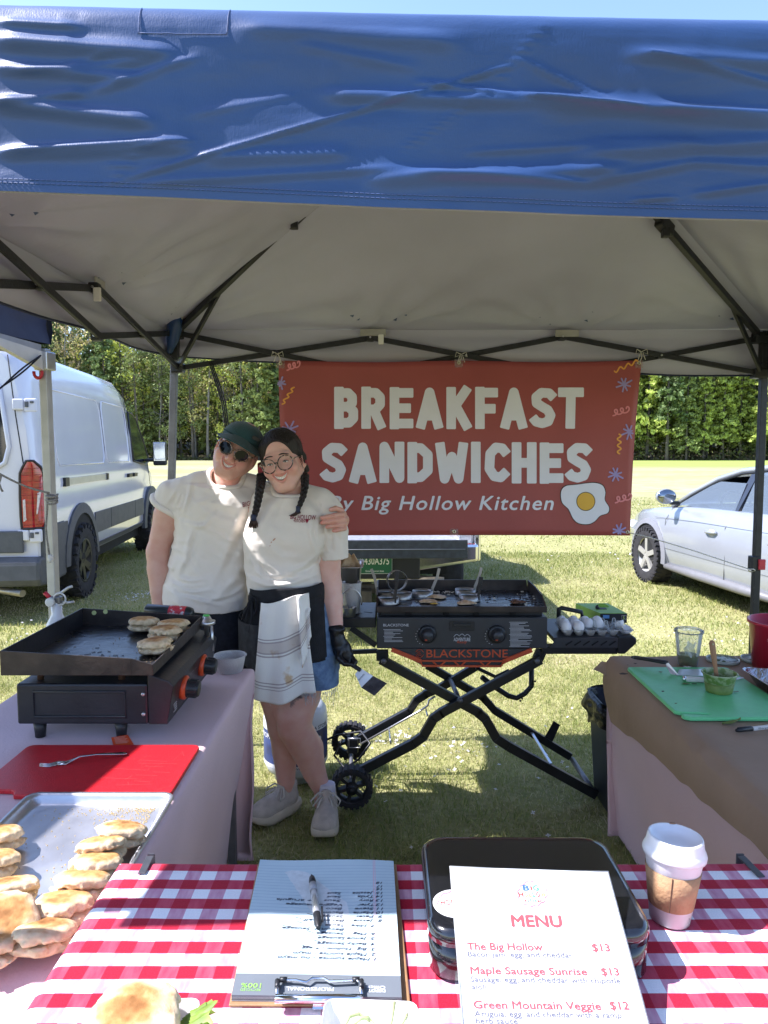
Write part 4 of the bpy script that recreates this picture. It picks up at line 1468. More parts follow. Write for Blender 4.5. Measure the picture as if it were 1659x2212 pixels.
MB().add(vs[35:],[(j,j+1,5+j+1,5+j) for j in range(4)],0,True).build('rear_window',dark_glass,CAR,local=True)
cabin=mat('cabin_interior',(0.022,0.025,0.03),.8)
car_glass=glassy('car_side_glass',(.36,.45,.55),.03,.80,1.6)
def side_at(sg,y,z):
 return Vector((sg*gw(z),y,z))
for sg in(-1,1):
 edge=[(y,z) for y,z in roof_line]
 MB().tube([side_at(sg,y,z-.02) for y,z in edge],[.020,.024,.027,.028,.028,.028,.028,.03,.03],8).build('roof_rail',silver_paint,CAR,local=True)
 MB().tube([side_at(sg,y,z-.05) for y,z in edge[:8]],.014,6).build('window_trim',black_plastic,CAR,local=True)
 for(ya,yb3,zt_a) in((.93,-.10,None),(-.20,-1.12,None),(-1.22,-1.95,None)):
  n_=8
  top=[]
  for t in np.linspace(0,1,n_):
   y=ya+(yb3-ya)*t
   z=float(np.interp(-y,[-p[0] for p in roof_line],[p[1] for p in roof_line]))-.06
   if ya>.5:
    z=min(z,1.245)
   top.append((y,max(z,.965)))
  botm=[(y,.955) for y,z in top]
  vs2=[side_at(sg,y,z) for y,z in botm]+[side_at(sg,y,z) for y,z in top]
  fs2=[(i,i+1,n_+i+1,n_+i) for i in range(n_-1)]
  if sg>0:
   fs2=[f[::-1] for f in fs2]
  MB().add(vs2,fs2,0,True).build('side_window',car_glass if ya>-.5 else dark_glass,CAR,local=True)
 for(y0,y1) in((-.10,-.20),(-1.12,-1.22)):
  zt=float(np.interp(-y0,[-p[0] for p in roof_line],[p[1] for p in roof_line]))-.04
  MB().hexa([side_at(sg,y0+.06,.95),side_at(sg,y1+.06,.95),side_at(sg,y1+.06,.95)*.97,side_at(sg,y0+.06,.95)*.97],
  [side_at(sg,y0,zt),side_at(sg,y1,zt),side_at(sg,y1,zt)*.97,side_at(sg,y0,zt)*.97]).build('pillar',mat('pillar_black',(.02,.022,.03),.25,coat=.5),CAR,local=True)
 MB().tube([(sg*.90,y,.25+.0*y) for y in(1.0,.3,-.4,-1.0)],[.035,.05,.05,.035],8).build('sill_trim',mat('sill_grey',(.15,.15,.155),.5,var=.1),CAR,local=True)
 gp=MB()
 xs_=sg*.921
 for yz in(((1.0,.93),(1.03,.78),(1.02,.5),(.93,.30)),((-.13,.96),(-.12,.80),(-.17,.5),(-.14,.28)),((-1.12,.98),(-1.10,.75),(-.93,.5),(-.85,.32))):
  gp.tube([(sg*float(np.interp(z,[.2,.42,.58,.75,.82,.98],[.90,.92,.925,.917,.893,.80]))*1.001,y,z) for y,z in yz],.0035,4)
 gp.tube([(sg*.9255,1.0,.46),(sg*.926,.3,.455),(sg*.926,-.9,.45)],.0016,4)
 gp.tube([(sg*.896,1.3,.79),(sg*.894,.4,.815),(sg*.894,-1.6,.835)],.002,4)
 gp.build('door_gaps',mat('silver_gap',(.08,.085,.09),.6),CAR,local=True)
 for y in(.08,-.92):
  h=MB().tube([(sg*.925,y+.10,.735),(sg*.945,y+.06,.74),(sg*.945,y-.06,.745),(sg*.925,y-.10,.745)],[.012,.016,.016,.012],8).build('door_handle',silver_paint,CAR,local=True)
  MB().lathe([(0,0),(.05,.0),(.045,.004),(0,.004)],16,M=Matrix(((0,0,sg,sg*.917),(1.3,0,0,y),(0,.8,0,.735),(0,0,0,1)))).build('handle_recess',mat('handle_recess_grey',(.36,.37,.39),.4),h,local=True)  # plain grey disc behind the door handle
 m_=MB().box((sg*.90,.86,.985),(.10,.06,.04)).build('mirror_arm',black_plastic,CAR,bevel=.01,local=True)
 mh=MB()
 mh.lathe([(0,-.06),(.55,-.05),(.92,-.01),(1.0,.03),(.97,.05)],20,M=Matrix.Translation((sg*1.03,.84,1.06))@Matrix.Rotation(RAD(90),4,'X')@Matrix.Diagonal((.115,.085,1.0,1)))
 mh.build('mirror',silver_paint,CAR,local=True)
 mgl=MB().lathe([(0,0),(1,0),(.98,.004),(0,.004)],20,M=Matrix.Translation((sg*1.03,.79,1.06))@Matrix.Rotation(RAD(90),4,'X')@Matrix.Diagonal((.105,.076,1.0,1)))
 mgl.build('mirror_glass',mat('car_mirror_glass',(.30,.32,.35),.05,1.0,var=.1),CAR,local=True)
 for y in(1.40,-1.40):
  pts=[(y+.36*math.cos(a),.33+.375*math.sin(a)) for a in np.linspace(-.15,math.pi+.15,20)]
  MB().prism([(a_,b_) for a_,b_ in pts],0,.012,M=Matrix(((0,0,sg,sg*.916),(1,0,0,0),(0,1,0,0),(0,0,0,1)))).build('wheel_well',under,CAR,local=True)
  ar=MB()
  for i in range(19):
   (ya,za),(yb2,zb2)=pts[i],pts[i+1]
   ca,cb2=Vector((0,ya-y,za-.33)).normalized(),Vector((0,yb2-y,zb2-.33)).normalized()
   quad=[Vector((sg*.945,ya,za)),Vector((sg*.945,yb2,zb2)),Vector((sg*.928,yb2,zb2))+cb2*.06,Vector((sg*.928,ya,za))+ca*.06]
   ar.hexa([Vector((sg*.90,p.y,p.z)) for p in quad],quad)
  ar.build('wheel_arch',mat('arch_grey',(.19,.195,.21),.35,var=.06),CAR,local=True)
  wheel(CAR,(sg*.855,y,.325),.325,.225,sg,mat('alloy_silver',(.42,.41,.38),.3,.4,var=.06),5,34,.70,.012,False,.006)
MB().box((0,-.35,.60),(1.5,2.4,.55)).build('cabin_floor',cabin,CAR,local=True)
for x in(-.36,.36):
 MB().box((x,.05,.82),(.46,.45,.22)).box((x,-.18,1.02),(.44,.14,.42)).box((x,-.20,1.24),(.24,.10,.14)).build('seat',mat('seat_tan',(.06,.07,.08),.7),CAR,bevel=.03,local=True)
MB().box((0,.80,.90),(1.40,.30,.14)).build('dashboard',cabin,CAR,bevel=.03,local=True)
MB().tube([Vector((-.36+.17*math.cos(a),.55+.06*math.sin(a),.97+.15*math.sin(a))) for a in np.linspace(0,6.2832,25)[:-1]],.015,6,closed=True).build('steering_wheel',black_plastic,CAR,local=True)
for sg in(-1,1):
 MB().box((sg*.62,2.14,.62),(.30,.14,.11)).build('headlight',mat('headlight_glass',(.6,.63,.66),.06,coat=1),CAR,bevel=.02,local=True)
 MB().box((sg*.70,-2.26,.80),(.26,.10,.16)).build('tail_lamp',tail_red,CAR,bevel=.02,local=True)
MB().box((0,0,.22),(1.6,4.0,.10)).build('underbody',under,CAR,local=True)
# ================================================================ pickup truck behind the banner
TK=thing('pickup_truck','silver pickup truck with tailgate lowered, seen from behind under the banner','truck',(-.16,6.35,0),RAD(1.5))
tk_paint=mat('truck_silver_paint',(0.55,0.56,0.58),.25,.2,var=.05,coat=.7)
for sg in(-1,1):
 MB().add([(sg*.96,y,z) for y,z in((0,.62),(0,1.22),(1.75,1.26),(1.75,.55))]+[(sg*.80,y,z) for y,z in((0,.62),(0,1.22),(1.75,1.26),(1.75,.55))],
 [(0,1,2,3),(7,6,5,4)]+[(i,i+4,(i+1)%4+4,(i+1)%4) for i in range(4)]).build('bed_side',tk_paint,TK,bevel=.03,local=True)
 MB().box((sg*.90,.0,1.0),(.11,.05,.34)).build('tail_lamp',tail_red,TK,bevel=.015,local=True)
 for y in(1.0,4.3):
  wheel(TK,(sg*.84,y,.37),.37,.25,sg,black_rim,6,0)
MB().box((0,.9,.72),(1.62,1.72,.05)).build('bed_floor',under,TK,local=True)
MB().box((0,1.72,1.0),(1.62,.05,.52)).build('bed_front',tk_paint,TK,bevel=.02,local=True)
tg=MB()
tg.box((0,-.30,.80),(1.60,.54,.045))
tgo=tg.build('tailgate',tk_paint,TK,bevel=.008,local=True)
MB().box((.06,-.585,.775),(1.52,.03,.15)).build('tailgate_edge',mat('worn_black_cap',(.035,.042,.05),.5,var=.4,scale=20,bump=.2),tgo,bevel=.006,local=True)
MB().tube([(-.68,-.603,.775),(.80,-.603,.775)],.004,5).build('edge_groove',mat('groove_grey',(.12,.13,.14),.5),tgo,local=True)
MB().box((0,-.30,.828),(1.5,.5,.012)).build('tailgate_panel',mat('scuffed_alu',(.5,.5,.5),.35,.5,var=.4,scale=30),tgo,local=True)
prof=[(-.985,.50),(-.30,.50),(-.24,.40),(.24,.40),(.32,.50),(.42,.52),(.985,.60),(.985,.76),(-.985,.76)]
MB().prism(prof,-.02,.14,M=Matrix(((1,0,0,0),(0,0,1,-.12),(0,1,0,0),(0,0,0,1)))).build('rear_bumper',chrome,TK,bevel=.03,local=True)
MB().box((.98,-.02,.78),(.05,.20,.36)).box((-.98,-.02,.78),(.05,.20,.36)).build('bumper_end',chrome,TK,bevel=.02,local=True)
MB().box((0.04,-.142,.585),(.86,.02,.26)).build('plate_recess',mat('recess_black',(.012,.013,.02),.5),TK,bevel=.02,local=True)
pl=MB().box((.075,-.158,.58),(.305,.006,.155)).build('number_plate',mat('plate_green',(.012,.11,.055),.4,var=.1),TK,bevel=.004,local=True)
tx=MB()
put_text(tx,'K430A375',(.075,-.1615,.585),(1,0,0),(0,0,1),.062,width=.25,bold=.01,align='C')
put_text(tx,'Green Mountain State',(.075,-.1615,.520),(1,0,0),(0,0,1),.016,width=.16,align='C')
tx.build('lettering',mat('plate_white',(.78,.78,.74),.5),pl,local=True)
MB().tube([(-.075,-.162,.505),(.225,-.162,.505),(.225,-.162,.655),(-.075,-.162,.655)],.004,5,closed=True).build('plate_frame',mat('plate_frame_silver',(.5,.52,.5),.3,.6),pl,local=True)
MB().box((0,.02,.36),(.72,.16,.10)).box((0,-.12,.31),(.10,.16,.10)).build('tow_hitch',mat('hitch_rust',(.10,.085,.07),.7,.3,var=.5),TK,bevel=.006,local=True)
MB().tube([(.35,.1,.42),(.7,.05,.40)],.035,10).build('exhaust_pipe',mat('pipe_tan',(.30,.26,.20),.5,.6,var=.3),TK,local=True)
MB().box((0,2.6,.50),(1.5,4.6,.16)).build('underbody',under,TK,local=True)
MB().add([(sx*w,y,z) for sx in(1,-1) for(w,y,z) in((.97,1.85,.5),(.97,1.85,1.18),(.80,2.0,1.78),(.80,3.5,1.78),(.93,4.15,1.2),(.93,5.2,1.05),(.90,5.35,.5))],
[(0,1,2,3,4,5,6)[::-1],(7,8,9,10,11,12,13)]+[(i,(i+1)%7,(i+1)%7+7,i+7) for i in range(7)]).build('cab',tk_paint,TK,bevel=.05,local=True)
MB().add([(sx*.72,y,z) for sx in(1,-1) for(y,z) in((1.86,1.24),(1.97,1.70))],[(0,1,3,2)]).build('rear_window',dark_glass,TK,local=True)
for sx in(1,-1):
 MB().prism([(2.15,1.22),(4.0,1.22),(3.48,1.68),(2.15,1.68)],0,.03,M=Matrix(((0,0,sx,sx*.85),(1,0,0,0),(0,1,0,0),(0,0,0,1)))).build('side_window',dark_glass,TK,local=True)
# ================================================================ the two people behind the stall
from mathutils.bvhtree import BVHTree
def skin_material(name,base):
 m,nt,b=nodes_of(name)
 N,L=nt.nodes,nt.links
 a=N.new('ShaderNodeVertexColor');a.layer_name='tint'
 tc=N.new('ShaderNodeTexCoord')
 nz=N.new('ShaderNodeTexNoise');nz.inputs['Scale'].default_value=22;nz.inputs['Detail'].default_value=5
 L.new(tc.outputs['Object'],nz.inputs['Vector'])
 rp=N.new('ShaderNodeValToRGB')
 rp.color_ramp.elements[0].position=.35;rp.color_ramp.elements[0].color=(*[c*f for c,f in zip(base,(.95,.86,.84))],1)
 rp.color_ramp.elements[1].position=.65;rp.color_ramp.elements[1].color=(*base,1)
 L.new(nz.outputs['Fac'],rp.inputs[0])
 mx=N.new('ShaderNodeMix');mx.data_type='RGBA';mx.blend_type='MULTIPLY';mx.inputs[0].default_value=1
 L.new(rp.outputs[0],mx.inputs[6]);L.new(a.outputs[0],mx.inputs[7])
 L.new(mx.outputs[2],b.inputs['Base Color'])
 b.inputs['Roughness'].default_value=.48
 b.inputs['Specular IOR Level'].default_value=.4
 b.inputs['Subsurface Weight'].default_value=.25
 b.inputs['Subsurface Radius'].default_value=(1,.3,.15)
 b.inputs['Subsurface Scale'].default_value=.008
 n2=N.new('ShaderNodeTexNoise');n2 .inputs['Scale'].default_value=300
 L.new(tc.outputs['Object'],n2 .inputs['Vector'])
 bp=N.new('ShaderNodeBump');bp.inputs['Strength'].default_value=.12;bp.inputs['Distance'].default_value=.002
 L.new(n2 .outputs['Fac'],bp.inputs['Height']);L.new(bp.outputs[0],b.inputs['Normal'])
 return m
skin_a=skin_material('skin_warm',(0.66,0.40,0.315))
skin_b=skin_material('skin_fair',(0.71,0.45,0.37))
tee=mat('cream_cotton',(0.77,0.705,0.625),.85,var=.05,scale=6,bump=.45,bscale=16,sheen=.2,spec=.2,stretch=(1,1,.55))
jeans_dark=mat('black_denim',(0.016,0.018,0.028),.85,var=.4,scale=60,bump=.2,bscale=250)
denim=mat('blue_denim',(0.16,0.25,0.40),.85,var=.4,scale=35,bump=.3,bscale=220,col2=(0.09,0.15,0.27))
hair_dark=mat('dark_brown_hair',(0.016,0.011,0.010),.52,var=.6,scale=60,stretch=(1,1,.15),bump=.7,bscale=160)
hair_brown=mat('brown_hair',(0.10,0.055,0.03),.5,var=.5,scale=60,bump=.6,bscale=160)
hair_red=mat('dyed_red_hair',(0.33,0.022,0.04),.5,var=.5,scale=50,bump=.6,bscale=140)
tooth=mat('tooth_white',(0.86,0.83,0.76),.25,var=.05)
tortoise=mat('tortoiseshell',(0.25,0.13,0.08),.2,scale=130,col2=(0.022,0.012,0.010),lo=.42,hi=.56,coat=.8)
tortoise_pale=mat('pale_tortoiseshell',(0.42,0.29,0.25),.2,scale=110,col2=(0.025,0.014,0.012),lo=.50,hi=.58,coat=.8)
lens_dark=mat('sunglass_lens',(0.004,0.006,0.007),.05,var=.3,spec=.22)
lens_clear=glassy('clear_lens_glass',(.97,.97,.97),.02,.97,1.35)
cap_green=mat('teal_cap_cotton',(0.022,0.075,0.085),.85,var=.2,scale=10,bump=.3,bscale=200,sheen=.2)
eye_white=mat('eye_white',(.75,.72,.70),.2,var=.05)
eye_iris=mat('eye_iris',(.05,.05,.045),.15,var=.3)
brow_m=mat('eyebrow_hair',(.06,.035,.025),.7,var=.4,scale=120,bump=.5)
def facing(c,roll=0.0,yaw=0.0,pitch=0.0):
 """head frame: local x to picture right, -y out of the face, z up; roll > 0 tips the top to picture right."""
 return Matrix.Translation(c)@Matrix.Rotation(roll,4,'Y')@Matrix.Rotation(yaw,4,'Z')@Matrix.Rotation(pitch,4,'X')
def ysurf(x,z):
 q=1-(x/.067)**2-((z+.035)/.088)**2
 return-.02-.076*math.sqrt(max(q,.05))
def build_head(M,neck_pts,neck_r,smile,open_mouth,cheek=1.0,jaw=1.0,h=.0027):
 f=Field((-.125,-.14,-.27),(.125,.15,.15),h)
 f.ell((0,.022,.038),(.077,.097,.092))
 f.ell((0,-.018,-.033),(.066*jaw,.076,.086),.03)
 f.ell((0,-.064,-.097),(.030*jaw,.024,.020),.03)
 for s in(-1,1):
  f.cap((s*.060*jaw,.002,-.045),(s*.024,-.058,-.098),.018,.014,.03)
  f.ell((s*.043,-.064,-.030),(.027,.022*cheek,.024),.022)
  f.ell((s*.080,.012,-.012),(.011,.024,.033),.006)
  f.ell((s*.084,.006,-.012),(.006,.013,.020),.004,cut=True)
 f.cap((-.042,-.076,.026),(.042,-.076,.026),.012,.012,.02)
 for s in(-1,1):
  f.ell((s*.032,-.096,.001),(.020,.013,.012),.012,cut=True)
  f.ell((s*.032,-.077,.000),(.0165,.0125,.0105),.006)
 f.cap((0,-.082,.014),(0,-.107,-.032),.0085,.0135,.012)
 for s in(-1,1):
  f.ell((s*.0125,-.098,-.037),(.0095,.0105,.0085),.008)
  f.ell((s*.007,-.104,-.0445),(.0035,.005,.003),.002,cut=True)
  f.cap((s*.021,-.095,-.036),(s*.040,-.080,-.062),.002,.003,.005,cut=True)
 W,zu,zl=smile
 up=lambda x:zu+.016*(x/W)**2
 lo=lambda x:zl+(zu+.016-zl)*(x/W)**2
 xsl=np.linspace(-W,W,11)
 f.chain([(x,ysurf(x,up(x))-.001,up(x)+.004) for x in xsl],[.0035+.002*(1-abs(x)/W) for x in xsl],.007)
 f.chain([(x,ysurf(x,lo(x))-.002,lo(x)-.005) for x in xsl],[.004+.0028*(1-abs(x)/W) for x in xsl],.008)
 def cav(X,Y,Z):
  xx=np.clip(X,-W,W)
  u_=zu+.016*(xx/W)**2
  l_=zl+(zu+.016-zl)*(xx/W)**2
  return np.maximum(np.maximum(np.maximum(Z-u_,l_-Z),np.abs(X)-W),Y+.066)
 f.put((-W,-.14,zl),(W,-.06,zu+.017),cav,.0015,cut=True)
 Mi=M.inverted()
 loc=[Mi@Vector(p) for p in neck_pts]
 f.chain([tuple(p) for p in loc],neck_r,.018)
 v,q=f.surface()
 v=smooth_verts(v,q,1,.35)
 t=np.ones((len(v),3))
 x,y,z=v.T
 inx=np.clip(np.abs(x)/W,0,1.3)
 u_=zu+.016*inx**2;l_=zl+(zu+.016-zl)*np.minimum(inx,1)**2
 front=y<-.05
 lips=front&(inx<1.05)&(((z>u_-.002)&(z<u_+.0085))|((z<l_+.002)&(z>l_-.0105)))
 t[lips]*=(.90,.66,.66)
 ys=np.array([ysurf(a,b) for a,b in zip(x,z)])
 cavv=front&(inx<1.0)&(z<u_+.001)&(z>l_-.001)&(y>ys+.005)
 t[cavv]=(.16,.06,.06)
 for s in(-1,1):
  g=np.exp(-(((x-s*.044)/.022)**2+((z+.030)/.020)**2))*front
  t*=1-g[:,None]*np.array([.02,.20,.17])
  e=np.exp(-(((x-s*.080)/.02)**2+((z+.01)/.03)**2))*(y>-.03)
  t*=1-e[:,None]*np.array([0,.14,.12])
  d=np.exp(-(((x-s*.032)/.018)**2+((z+.004)/.012)**2))*front
  t*=1-d[:,None]*np.array([.10,.16,.14])
 g=np.exp(-((x/.014)**2+((z+.033)/.014)**2))*front
 t*=1-g[:,None]*np.array([.0,.17,.15])
 A=np.array(M)
 return v@A[:3,:3].T+A[:3,3],q,t,(up,lo,W)
def teeth_part(parent,M,sm,depth=.012):
 up,lo,W=sm
 mb=MB()
 n=8
 ww=W*.86
 for i in range(n):
  x0=-ww+2*ww*i/n;x1=-ww+2*ww*(i+1)/n-.0005
  pts=[]
  for x in(x0,(x0+x1)/2,x1):
   zt=up(x)+.002
   zb=max(up(x)-depth*(1-.35*(abs(x)/ww)**2),lo(x)-.001)
   yb=ysurf(x,up(x))+.0035+(.0012 if x!=(x0+x1)/2 else 0)
   pts.append(((x,yb,zb),(x,yb+.001,zt)))
  mb.add([pts[0][0],pts[1][0],pts[2][0],pts[0][1],pts[1][1],pts[2][1]],[(0,1,4,3),(1,2,5,4)],0,True,M)
 return mb.build('teeth',tooth,parent)
def glasses_part(parent,M,cx,r,ry,m_frame,m_lens,name,y0=-.108,thick=.0028,z0=0.0):
 fr=MB()
 for s in(-1,1):
  ring=[]
  for a in np.linspace(0,2*math.pi,28)[:-1]:
   ring.append((s*(cx+r*math.cos(a)),y0+.010*((cx+r*math.cos(a))/.06)**2,z0+ry*math.sin(a)+(.003*math.cos(a))))
  fr.tube(ring,thick,6,closed=True,M=M)
  fr.tube([(s*(cx+r),y0+.016,z0+.008),(s*.077,-.065,z0+.010),(s*.083,.005,z0+.004)],thick*.9,6,M=M)
  fr.box((s*(cx+r+.004),y0+.014,z0+.009),(.010,.006,.008),M)
 fr.tube([(-cx+r*.92,y0+.002,z0+.004),(0,y0-.001,z0+.008),(cx-r*.92,y0+.002,z0+.004)],thick*1.1,6,M=M)
 g=fr.build(name,m_frame,parent)
 for s in(-1,1):
  ln=MB()
  vs=[(s*cx,y0+.010*(cx/.06)**2-.0015,z0)]
  for a in np.linspace(0,2*math.pi,28)[:-1]:
   vs.append((s*(cx+r*math.cos(a)),y0+.010*((cx+r*math.cos(a))/.06)**2,z0+ry*math.sin(a)+.003*math.cos(a)))
  k=len(vs)-1
  fs=[(0,i+1,(i+1)%k+1) if s>0 else(0,(i+1)%k+1,i+1) for i in range(k)]
  ln.add(vs,fs,0,True,M).build('lens',m_lens,g)
 return g
def field_obj(name,f,m,parent,it=1,lam=.4,tint=None):
 v,q=f.surface()
 v=smooth_verts(v,q,it,lam)
 off=parent.get('_o') if parent is not None else None
 if off is not None:
  v=v-np.array(off)
 return link(name,np_mesh(name,v,q,m,True,{'tint':tint(v)} if tint else None),parent,off=off)
def folds(seed,amp,sx=9,sy=9,sz=5,skew=0.0,oct=3):
 def fn(X,Y,Z):
  p=np.stack([X*sx+Z*skew,Y*sy,Z*sz+X*skew*.5],-1)
  n=fbm(p,oct,seed)
  return amp*(np.abs(n)*2.0-.6)
 return fn
def prof_px(rows,Y,b,extra=1.0):
 """rows: (y, left, right) pixel edges at depth Y, listed from the top down -> arguments for Field.prof."""
 zs,cx,a=[],[],[]
 for y,l,r in rows[::-1]:
  pl,pr=P(l,y,Y),P(r,y,Y)
  zs.append(pl.z);cx.append((pl.x+pr.x)/2);a.append((pr.x-pl.x)/2*extra)
 bb=list(b)[::-1] if hasattr(b,'__len__') else[b]*len(zs)
 return zs,cx,a,bb
def shoe(parent,heel,toe,m_up,m_sole,m_lace,sock=None,s=1.0):
 """running shoe with its own sole, laces and sock; heel and toe are ground points."""
 heel,toe=Vector(heel),Vector(toe)
 d=(toe-heel);L=d.length
 ang=math.atan2(d.x,-d.y)
 M=Matrix.Translation((heel+toe)/2)@Matrix.Rotation(ang,4,'Z')@Matrix.Diagonal((s,L/.29,s,1))
 f=Field((-.075,-.165,-.005),(.075,.165,.16),.004)
 f.ell((0,-.085,.052),(.049,.058,.036));f.ell((.004,-.02,.062),(.045,.075,.044),.03)
 f.ell((0,.07,.062),(.038,.06,.045),.03)
 f.cap((0,.075,.075),(0,.085,.115),.038,.036,.02)
 f.cap((0,.02,.085),(0,.035,.118),.030,.022,.02)
 f.cap((0,.068,.10),(0,.072,.16),.030,.034,.004,cut=True)
 f.put((-.08,-.17,-.01),(.08,.17,.03),lambda X,Y,Z:Z-.028,.0,cut=True)
 v,q=f.surface();v=smooth_verts(v,q,2,.4)
 A=np.array(M);off=np.array(parent.get('_o') or(0,0,0))
 v=v@A[:3,:3].T+A[:3,3]-off
 sh=link('shoe',np_mesh('shoe',v,q,m_up,True),parent,off=parent.get('_o'))
 so=MB()
 outline=[]
 for t in np.linspace(0,2*math.pi,36)[:-1]:
  y=-.145*math.cos(t)
  w=.052*(abs(math.sin(t))**.62)*(1+.16*math.cos(t))*(1-.10*math.exp(-((y-.02)/.05)**2))
  outline.append((math.copysign(w,math.sin(t)) if abs(math.sin(t))>1e-6 else 0,y))
 rocker=lambda y:.020*max(0,(-y-.07)/.07)**1.5+.010*max(0,(y-.09)/.05)
 rings=[]
 for(sc,z) in((.90,.0),(1.03,.010),(1.06,.024),(1.0,.040),(.93,.046)):
  rings.append([(x*sc,y*(1+(sc-1)*.5),z+rocker(y)*(1-z/.06)) for x,y in outline])
 n=len(outline)
 vs=[p for r_ in rings for p in r_]
 fs=[(i*n+j,i*n+(j+1)%n,(i+1)*n+(j+1)%n,(i+1)*n+j) for i in range(4) for j in range(n)]
 fs+=[tuple(range(n-1,-1,-1)),tuple(range(4*n,5*n))]
 so.add(vs,fs,0,True,M).build('sole',m_sole,sh)
 lc=MB()
 for i in range(5):
  y=-.062+i*.022;z=.088+i*.0075
  lc.tube([(-.024,y,z-.008),(0,y+.006,z+.003),(.024,y+.012,z-.008)],.0036,5,M=M)
  lc.tube([(.024,y,z-.008),(0,y+.006,z+.004),(-.024,y+.012,z-.008)],.0036,5,M=M)
 for sx in(-1,1):
  lc.tube([(0,.03,.126),(sx*.03,.02,.130),(sx*.058,-.005,.108),(sx*.05,-.02,.092),(sx*.02,.018,.120)],.0036,5,M=M)
  lc.tube([(0,.03,.126),(sx*.022,-.01,.108),(sx*.03,-.04,.092)],.0034,5,M=M)
 lc.build('laces',m_lace,sh)
 if sock:
  MB().lathe([(.031,.085),(.034,.10),(.034,.145),(.032,.150)],16,M=M@Matrix.Translation((0,.070,0))).build('sock',sock,sh)
 return M
# ---------------------------------------------------------------- person in the green cap
YM=3.03
man=thing('person','person in teal cap and dark sunglasses wearing cream t-shirt, one arm round the neighbour','person',(-.62,YM,0))
HM=facing(P(512,975,YM-.02),RAD(28),RAD(4),RAD(-2))
nk0=HM@Vector((0,.02,-.05));nkb=P(490,1046,YM+.02)
hv,hq,ht,hsm=build_head(HM,[nk0,nk0 .lerp(nkb,.55),nkb,nkb+Vector((-.02,0,-.08))],[.058,.060,.068,.10],(.0290,-.0605,-.0710),False,1.0,1.03)
bf=Field((-1.12,2.72,-.02),(-.08,3.42,1.50),.006)
sl,el,wr=P(374,1070,YM),P(340,1192,YM),P(344,1312,YM-.03)
bf.chain([sl,sl.lerp(el,.35),sl.lerp(el,.75),el],[.058,.057,.047,.043],.02)
bf.chain([el,el.lerp(wr,.3),el.lerp(wr,.7),wr],[.043,.045,.035,.027],.02)
hd=wr+Vector((.004,-.01,-.09))
bf.chain([wr,wr.lerp(hd,.4),hd],[.027,.032,.034],.015)
for k_ in range(4):
 a=hd+Vector((-.012+.0,-.024+k_*.017,-.012));b=a+Vector((.006,-.004,-.045));c=b+Vector((.016,0,-.030))
 bf.chain([a,b,c],[.0095,.0088,.0078],.006)
bf.chain([wr+Vector((.01,-.02,-.04)),hd+Vector((.03,-.035,-.0)),hd+Vector((.035,-.03,-.035))],[.014,.012,.010],.008)
sr,er=P(556,1066,YM+.06),P(650,1118,YM+.20)
wr2=P(728,1124,YM+.06)
bf.chain([sr,er,wr2],[.056,.045,.030],.02)
zs,cx,a,b=prof_px([(1060,395,545),(1100,384,562),(1160,386,550),(1230,372,540),(1300,366,530),(1340,372,524)],YM,.095,.93)
bf.prof(zs,cx,[YM]*len(zs),a,b,.04)
for px,bx in((420,-.80),(492,-.665)):
 hip=P(px,1340,YM);kn=Vector((bx,YM-.02,.50));an=Vector((bx,YM+.03,.10))
 bf.chain([hip,hip.lerp(kn,.5),kn,kn.lerp(an,.3),an],[.085,.078,.056,.056,.036],.03)
 bf.chain([an,Vector((bx,YM-.05,.045))],[.034,.028],.02)
bvv,bqq=bf.surface();bvv=smooth_verts(bvv,bqq,2,.4)
hf=Field((-.26,2.75,1.18),(-.08,3.12,1.44),.0026)
def hp(x,y,Y):
 return P(x,y,Y)
hf.chain([hp(722,1126,YM+.06),hp(738,1124,3.00),hp(741,1123,2.955)],[.030,.031,.026],.012)
for(t,m_,k_),rr in((((694,1118.5),(722,1113.5),(743,1111)),.0098),(((694,1129),(722,1124.5),(745,1122)),.0100),(((705,1138),(727,1134.5),(746,1132)),.0097),(((719,1146.5),(733,1144),(745,1142)),.0088)):
 hf.chain([hp(k_[0],k_[1],2.945),hp(k_[0]-3,k_[1],2.885),hp(m_[0],m_[1],2.846),hp((m_[0]+t[0])/2,(m_[1]+t[1])/2+.6,2.838),hp(t[0]+2,t[1],2.842)],[rr*1.15,rr*1.12,rr*1.02,rr*.95,rr*.86],.004)
hf.chain([hp(741,1112,2.95),hp(737,1103,2.90),hp(725,1098,2.875),hp(715,1101,2.87)],[.014,.012,.0108,.0092],.006)
hnv,hnq=hf.surface();hnv=smooth_verts(hnv,hnq,1,.3)
hnt=np.ones((len(hnv),3))*np.array([1.0,.93,.92])
for(x,y) in((694,1118.5),(694,1129),(705,1138),(719,1146.5),(715,1101)):
 c=np.array(hp(x,y,2.836))
 g=np.exp(-(((hnv-c)**2).sum(1))/.011**2)[:,None]
 hnt*=1-g*np.array([.0,.16,.12])
bt=np.ones((len(bvv),3))
el_=np.array(el)
gg=np.exp(-(((bvv-el_)**2).sum(1))/.05**2)[:,None]
bt*=1-gg*np.array([.0,.10,.10])
off=np.array(man['_o'])
V=np.concatenate([bvv,hv,hnv])-off
Q=np.concatenate([bqq,hq+len(bvv),hnq+len(bvv)+len(hv)])
link('body',np_mesh('body',V,Q,skin_a,True,{'tint':np.concatenate([bt,ht,hnt])}),man,off=list(off))
teeth_part(man,HM,hsm,.010)
glasses_part(man,HM,.035,.0275,.0245,tortoise,lens_dark,'sunglasses',-.112,.0034,.0)
cf=Field((-.14,-.16,-.02),(.14,.17,.17),.0035)
cf.ell((0,.025,.050),(.090,.112,.079))
cf.put((-.2,-.2,-.1),(.2,.2,.04),lambda X,Y,Z:Z-(.040-.10*np.maximum(Y,-.05)*.35),.0,cut=True)
cf.ell((0,.025,.035),(.083,.105,.070),cut=True)
